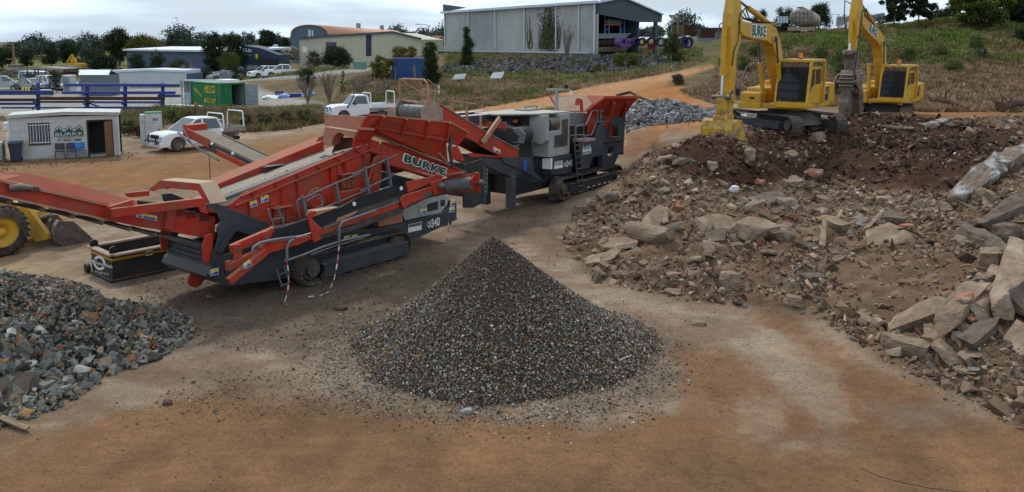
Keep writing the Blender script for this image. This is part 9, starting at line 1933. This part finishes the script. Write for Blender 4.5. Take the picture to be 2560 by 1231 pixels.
 vs=[c0+d*t+p*s for t,s in secs for p in ring];mb=MB();m_=len(secs);mb.add(vs,[(i*n+k,i*n+(k+1)%n,(i+1)*n+(k+1)%n,(i+1)*n+k)for i in range(m_-1)for k in range(n)],0,True);tk=mb.build('tank_shell',M['tank'],T)
 mb=MB()
 for s in(-.75,-.45,-.15,.15,.45,.75):hh=b_*math.sqrt(1-s*s)*.9;mb.bb(c0+V((a_*s-.02,-.05,-hh)),c0+V((a_*s+.02,-.01,hh)))
 for s in(-.5,.0,.5):ww=a_*math.sqrt(1-s*s)*.9;mb.bb(c0+V((-ww,-.06,b_*s-.02)),c0+V((ww,-.02,b_*s+.02)))
 mb.build('end_bands',M['steel'],tk);mb=MB();mb.beam(c0+d*.1+V((0,0,b_+.05)),c0+d*.9+V((0,0,b_+.05)),.5,.1);mb.bb(c0+V((-.3,.3,b_)),c0+V((.3,.8,b_+.18)));mb.build('walkway',M['tank'],T)
 mb=MB();mb.beam(c0+V((0,-.1,-b_-.25)),c0+V((0,-.12,-b_-.25))+V((0,-.02,0)),2.9,.4);mb.bb(c0+V((-1.45,-.2,-b_-.45)),c0+V((1.45,0,-b_-.1)));mb.beam(c0+V((1.0,0,-b_-.2)),c0+d+V((1.0,0,-b_-.2)),.15,.4);mb.beam(c0+V((-1.0,0,-b_-.2)),c0+d+V((-1.0,0,-b_-.2)),.15,.4);mb.build('chassis',M['dusty'],T)
 for t_ in(.2,.42):
  for s in(-1,1):cc=c0+d*t_+V((s*1.05,0,-b_-.55));mb=MB();mb.lathe(cc-V((.15,0,0)),(1,0,0),[(0,.2),(0,.45),(.05,.5),(.25,.5),(.3,.45),(.3,.2)],18);mb.build('wheel',M['muddyrubber'],T)
  # white wreck of a truck cab beside the second boom
 o=P(2106,76,82);T=thing('truck_wreck','white wrecked truck front with bent panel between tanker and farther boom','truck wreck',o,0);mb=MB();mb.prism([V((-1.2,0,-.3)),V((1.3,0,-.3)),V((1.4,0,.6)),V((.9,0,1.0)),V((0,0,.45)),V((-1.1,0,.1))],(0,1.5,0));mb.build('bent_panel',M['decal_white'],T,.05);mb=MB();mb.tube([V((-1.3,.2,0)),V((-1.3,.2,1.7)),V((-.4,.2,1.7)),V((-.4,.2,.1))],.06);mb.build('cab_frame',M['galv'],T);mb=MB();mb.bb((-.2,.4,.3),(1.2,1.4,1.5));mb.build('cab_shell',M['upvc'],T,.1)
 o=P(2165,66,88);T=thing('scrap_pile','grey scrap materials stacked behind the farther boom','scrap pile',o,0);rd=random.Random(5);mb=MB()
 for k in range(26):mb.box((rd.uniform(-1.5,3),rd.uniform(0,2),rd.uniform(-.2,1.3)),(rd.uniform(.3,1.6),rd.uniform(.2,.8),rd.uniform(.1,.5)),Matrix.Rotation(rd.uniform(-.5,.5),3,'Y'))
 mb.build('scrap_pieces',M['upvc'],T)
 # scrap between warehouse and cream building
 o=P(715,134,140);T=thing('scrap_pile','rusty scrap heap with an old white truck cab below the arched hall','scrap pile',o,0);mb=MB()
 for k in range(60):mb.box((rd.uniform(-2.2,3.5),rd.uniform(0,4),rd.uniform(-1,.9)),(rd.uniform(.3,1.8),rd.uniform(.2,.9),rd.uniform(.1,.6)),Matrix.Rotation(rd.uniform(-.7,.7),3,'Y'))
 mb.build('scrap_pieces',M['pulv'],T);mb=MB();mb.prism([V((-2.6,-.2,.4)),V((-1.7,-.2,.4)),V((-1.7,-.2,1.6)),V((-2.2,-.2,1.65)),V((-2.6,-.2,1.1))],(0,1.2,0));mb.build('old_truck_cab',M['roofwhite'],T,.05)
 # lamp and poles
 def pole(name,label,cat,px,yt,yb,Y,arms,r=.09,mat='galv'):
  p,q=P(px,yb,Y),P(px,yt,Y);T3=thing(name,label,cat,(p.x,p.y,p.z-1.5),0);h_=q.z-p.z+1.5;mb=MB();arms(mb,h_,r);mb.build('pole',M[mat],T3);return T3,h_
 def lamp_arm(mb,h_,r):mb.tube([V((0,0,0)),V((0,0,h_*.86)),V((-.15,0,h_*.95)),V((-.7,0,h_)),V((-1.8,0,h_+.05))],[r,r*.8,r*.7,r*.6,r*.5],7)
 T3,h_=pole('street_lamp','tall curved street lamp between the cream building and the grey shed','street lamp',1073,62,112,140,lamp_arm);mb=MB();mb.bb((-2.5,-.15,h_-.0),(-1.7,.15,h_+.14));mb.build('lamp_head',M['contgrey'],T3,.04)
 def simple(mb,h_,r):mb.cyl((0,0,0),(0,0,h_),r,n=8)
 def power(mb,h_,r):mb.cyl((0,0,0),(0,0,h_),r*1.3,n=8);mb.beam((-1,-.1,h_-1.2),(1,-.1,h_-1.2),.12,.12);mb.beam((-1.6,-.1,h_-3.4),(.8,-.1,h_-3.4),.12,.14)
 T3,h_=pole('floodlight_pole','slim pole with twin floodlights right of the shed','pole',1678,41,100,130,simple,.07);mb=MB();mb.bb((-.5,-.3,h_-.1),(-.05,.1,h_+.2));mb.bb((.05,-.3,h_-.1),(.5,.1,h_+.2));mb.build('floodlight',M['galv'],T3)
 pole('power_pole','timber power pole with two crossarms right of the floodlight pole','pole',1694,34,100,135,power,.13,'timber');pole('power_pole','far timber power pole on the left skyline','pole',38,105,190,150,power,.16,'timber');pole('power_pole','tiny distant pole top above the orange roofs','pole',1046,84,108,210,power,.12,'timber')
 # yellow machine and stored goods behind the white building
 o=P(187,181,150);T=thing('yellow_digger','small yellow digger far off beyond the car yard','digger',(o.x,o.y,H(o.x,o.y)),0);mb=MB();mb.bb((-1.4,0,.8),(1.4,1.8,1.9));mb.bb((-.9,.2,1.9),(-.2,1.6,2.9));mb.build('body',M['yellow'],T,.1);mb=MB();mb.beam((.3,.2,1.6),(-.4,.2,3.6),.25,.3);mb.beam((-.4,.2,3.6),(-1.6,.2,2.0),.2,.25);mb.build('boom',M['yellow'],T);mb=MB();mb.bb((-1.5,-.1,0),(1.5,1.9,.8));mb.build('tracks',M['black'],T)
 rd=random.Random(77)
 for i in range(14):
  px,py=[(55,186),(85,190),(105,188),(160,176),(215,182),(245,184),(20,190),(130,182),(290,184),(300,178),(40,180),(170,186),(110,178),(5,184)][i];o=P(px,py,128+rd.uniform(-6,10));z=H(o.x,o.y);T=thing('goods_stack','far stack of dusty stored materials behind the car yard','stack',(o.x,o.y,z),rd.uniform(-.4,.4),'stored materials behind the car yard');mb=MB()
  for k in range(5):mb.box((rd.uniform(-1.6,1.6),rd.uniform(-.6,.6),.35+.35*k*rd.random()),(rd.uniform(1,3),rd.uniform(.6,1.2),rd.uniform(.3,.7)),Matrix.Rotation(rd.uniform(-.1,.1),3,'Z'))
  mb.build('stacked_goods',[M['pulv'],M['contgrey'],M['timber'],M['rust'],M['upvc']][i%5],T)
  # things at the right of the green container: tarps, white posts, blue frames
 for i,(x0,y0,x1,y1,m,lb)in enumerate(((1430,480,1690,545,'decal_white','white and blue tarp heap right of the open container'),(1690,455,1870,545,'tarp','bright blue tarp heap in the middle of the pipe yard'),(1880,490,2090,550,'bluepaint','flat blue wrapped stack right of the tarp heap'),(2085,475,2290,555,'tarp','blue crate like bundle at the right end of the pipe yard'))):
  a,b=P(*zT(x0,y1),78),P(*zT(x1,y0),78);z=H(a.x,a.y);a.z=z;me=rough_block('wrapped_stack',b.x-a.x,1.2,max(.4,b.z-z),400+i,M[m],jag=.25 if i<2 else.08);o=link('wrapped_stack',me,None,lb,'wrapped stack');o.location=((a.x+b.x)/2,a.y,z+max(.4,b.z-z)/2)
 for i,x in enumerate((1425,1475,1518,1565)):a,b=P(*zT(x,500),80),P(*zT(x,360),80);z=H(a.x,a.y);mb=MB();mb.beam((0,0,0),(0,0,b.z-z),.1,.1);mb.build('stake',M['decal_white'],None,label='white upright stake in the row of four right of the container door',cat='stake',group='row of four white stakes',loc=(a.x,a.y,z))
 for i,(x,y0,w_)in enumerate(((1645,315,110),(1890,390,90),(2080,410,90))):
  a=P(*zT(x,500),81);t_=P(*zT(x,y0),81);z=H(a.x,a.y);wm=w_/6.564/FPX*81*K;mb=MB();h_=t_.z-z
  for u in(0,wm):mb.beam((u,0,0),(u,0,h_),.12,.12)
  mb.beam((0,0,h_*.8),(wm,0,h_*.8),.12,.2);mb.beam((0,0,h_*.45),(wm,0,h_*.45),.12,.12);mb.build('blue_stillage',M['bluepaint'],None,label=['tall blue steel stillage frame behind the tarps','mid blue stillage frame behind the flat stack','small blue stillage frame at the right'][i],cat='stillage',loc=(a.x,a.y,z))
 a,b=P(*zT(1800,435),79),P(*zT(1890,490),78.5);mb=MB();mb.beam(a,b,.12,.12);mb.build('yellow_tube',M['decal_yellow'],None,label='yellow tube leaning across the blue tarp heap',cat='tube')
 a,b=P(*zT(2300,500),79),P(*zT(2700,500),74);mb=MB();mb.tube([a,b],.09,6);mb.build('red_pipe',M['red'],None,label='long dark red pipe lying right of the blue bundles',cat='pipe')
 # fine gabion of tyres and hose beyond the hopper
 a=P(1540,246,52);rd=random.Random(9)
 for i,(px,py)in enumerate(((1452,247),(1475,244),(1500,243),(1528,241),(1560,240))):p=P(px,py,52);me=rough_block('rubbish_lump',.9,.6,.5,500+i,M['black']if i%2 else M['fines_grey'],jag=.3);o=link('rubbish_lump',me,None,'dark rubbish lump on the bank behind the crusher hopper','rubbish','rubbish lumps behind the hopper');o.location=(p.x,p.y,H(p.x,p.y)+.25)
 mb=MB();mb.tube([P(1540,243,52)+V((0,0,.1)),P(1575,234,52)+V((0,0,.1)),P(1600,243,51),P(1622,252,50)],.1,8);mb.build('black_hose',M['rubber'],None,label='thick black hose curving over the bank behind the red hopper',cat='hose')
M['whiteclad']=mat_noise('white_cladding',(.47,.49,.5),(.42,.44,.45),.8,.6);M['wallnavy']=mat_noise('navy_cladding',(.018,.03,.06),(.022,.036,.07),1,.6);M['shedwall']=mat_noise('grey_shed_cladding',(.11,.13,.15),(.13,.15,.17),1,.6);M['rooffade']=mat_noise('faded_awning',(.25,.23,.2),(.2,.17,.15),1,.8)
M['shedblue']=mat_noise('blue_grey_cladding',(.085,.12,.155),(.1,.135,.17),.6,.6);M['utilgreen']=principled('pale_green_paint',(.17,.27,.24),.6)[0];M['rackblue']=principled('rack_blue',(.08,.17,.33),.5)[0];M['tarp']=mat_noise('blue_tarp',(.04,.14,.4),(.3,.38,.5),1.5,.6)
M['skin']=principled('skin',(.35,.2,.14),.6)[0];M['shirt']=principled('pale_blue_shirt',(.4,.47,.58),.8)[0];M['trousers']=principled('dark_trousers',(.02,.022,.03),.8)[0]
def worker(p):
 z=H(p.x,p.y);T=thing('person','distant person in pale shirt and dark trousers standing behind the first blue rack','person',(p.x,p.y,z),.6)
 nodes={'pel':((0,0,.95),.15),'che':((0,0,1.32),.17),'nec':((0,0,1.5),.06),'hed':((.02,0,1.6),.09),'top':((.02,0,1.72),.085),'shl':((0,.19,1.42),.07),'ell':((.02,.27,1.15),.05),'hal':((.1,.25,.9),.04),'shr':((0,-.19,1.42),.07),'elr':((.05,-.26,1.15),.05),'har':((.18,-.18,1.05),.04),'hil':((0,.1,.88),.1),'knl':((.04,.11,.5),.07),'anl':((0,.11,.08),.05),'tol':((.15,.12,.04),.045),'hir':((0,-.1,.88),.1),'knr':((.02,-.11,.5),.07),'anr':((-.02,-.12,.08),.05),'tor':((.13,-.13,.04),.045)}
 ks=list(nodes);ed=[('pel','che'),('che','nec'),('nec','hed'),('hed','top'),('che','shl'),('shl','ell'),('ell','hal'),('che','shr'),('shr','elr'),('elr','har'),('pel','hil'),('hil','knl'),('knl','anl'),('anl','tol'),('pel','hir'),('hir','knr'),('knr','anr'),('anr','tor')]
 me=bpy.data.meshes.new('body');me.from_pydata([nodes[k][0]for k in ks],[(ks.index(a),ks.index(b))for a,b in ed],[]);o=link('body',me,T);o.modifiers.new('skin','SKIN');sk=me.skin_vertices[0].data
 for i,k in enumerate(ks):sk[i].radius=(nodes[k][1],nodes[k][1]*(1.15 if k in('che','pel')else 1))
 sk[0].use_root=True;o.modifiers.new('sub','SUBSURF').levels=1;dg=bpy.context.evaluated_depsgraph_get();dg.update();m2=bpy.data.meshes.new_from_object(o.evaluated_get(dg));o.modifiers.clear();o.data=m2;m2.materials.clear()
 for m in('shirt','trousers','skin'):m2.materials.append(M[m])
 for f in m2.polygons:
  c=f.center;f.material_index=1 if c.z<.96 and abs(c.y)<.22 else(2 if c.z>1.5 or(c.z<1.12 and abs(c.y)>.2)else 0);f.use_smooth=True
 mb=MB();mb.lathe((.0,0,1.67),(0,0,1),[(0,.1),(.06,.095),(.1,.05),(.11,0)],12);mb.build('hair',M['trousers'],T)
build_ground();build_piles();build_loose()
build_screener()
def ft(l):return[FS.world(p)for p in l]
tape('red and white tape hanging from the screener rail post nearest the rear track',ft([FS.y(717,650,-1.95),FS.y(722,690,-1.95),FS.y(720,725,-1.9),FS.y(708,768,-1.9)]))
tape('red and white tape trailing from the screener rail onto the gravel before the track',ft([FS.y(849,605,-1.95),FS.y(843,660,-1.95),FS.y(835,700,-1.95)])+[G(822,730,.03),G(800,740,.03),G(770,742,.03)])
tape('short red and white tape hanging below the screener chassis by the head drum',ft([FS.y(1121,545,-1.05),FS.y(1121,580,-1.05),FS.y(1118,606,-1.05)]))
build_crusher()
build_excavator((13.15,38.6,1.9),math.radians(-128),math.atan2(-.92,.38),math.radians(28),3.0,'bucket','nearer yellow excavator with its worn bucket resting on the dark soil')
build_excavator((23.2,49.8,1.35),math.radians(-131.5),math.radians(-118),math.radians(41),1.95,'pulverizer','farther yellow excavator holding a brown concrete pulverizer jaw')
build_skip();build_loader()
build_chunks();build_plants();build_small();build_racks();build_containers();build_buildings()
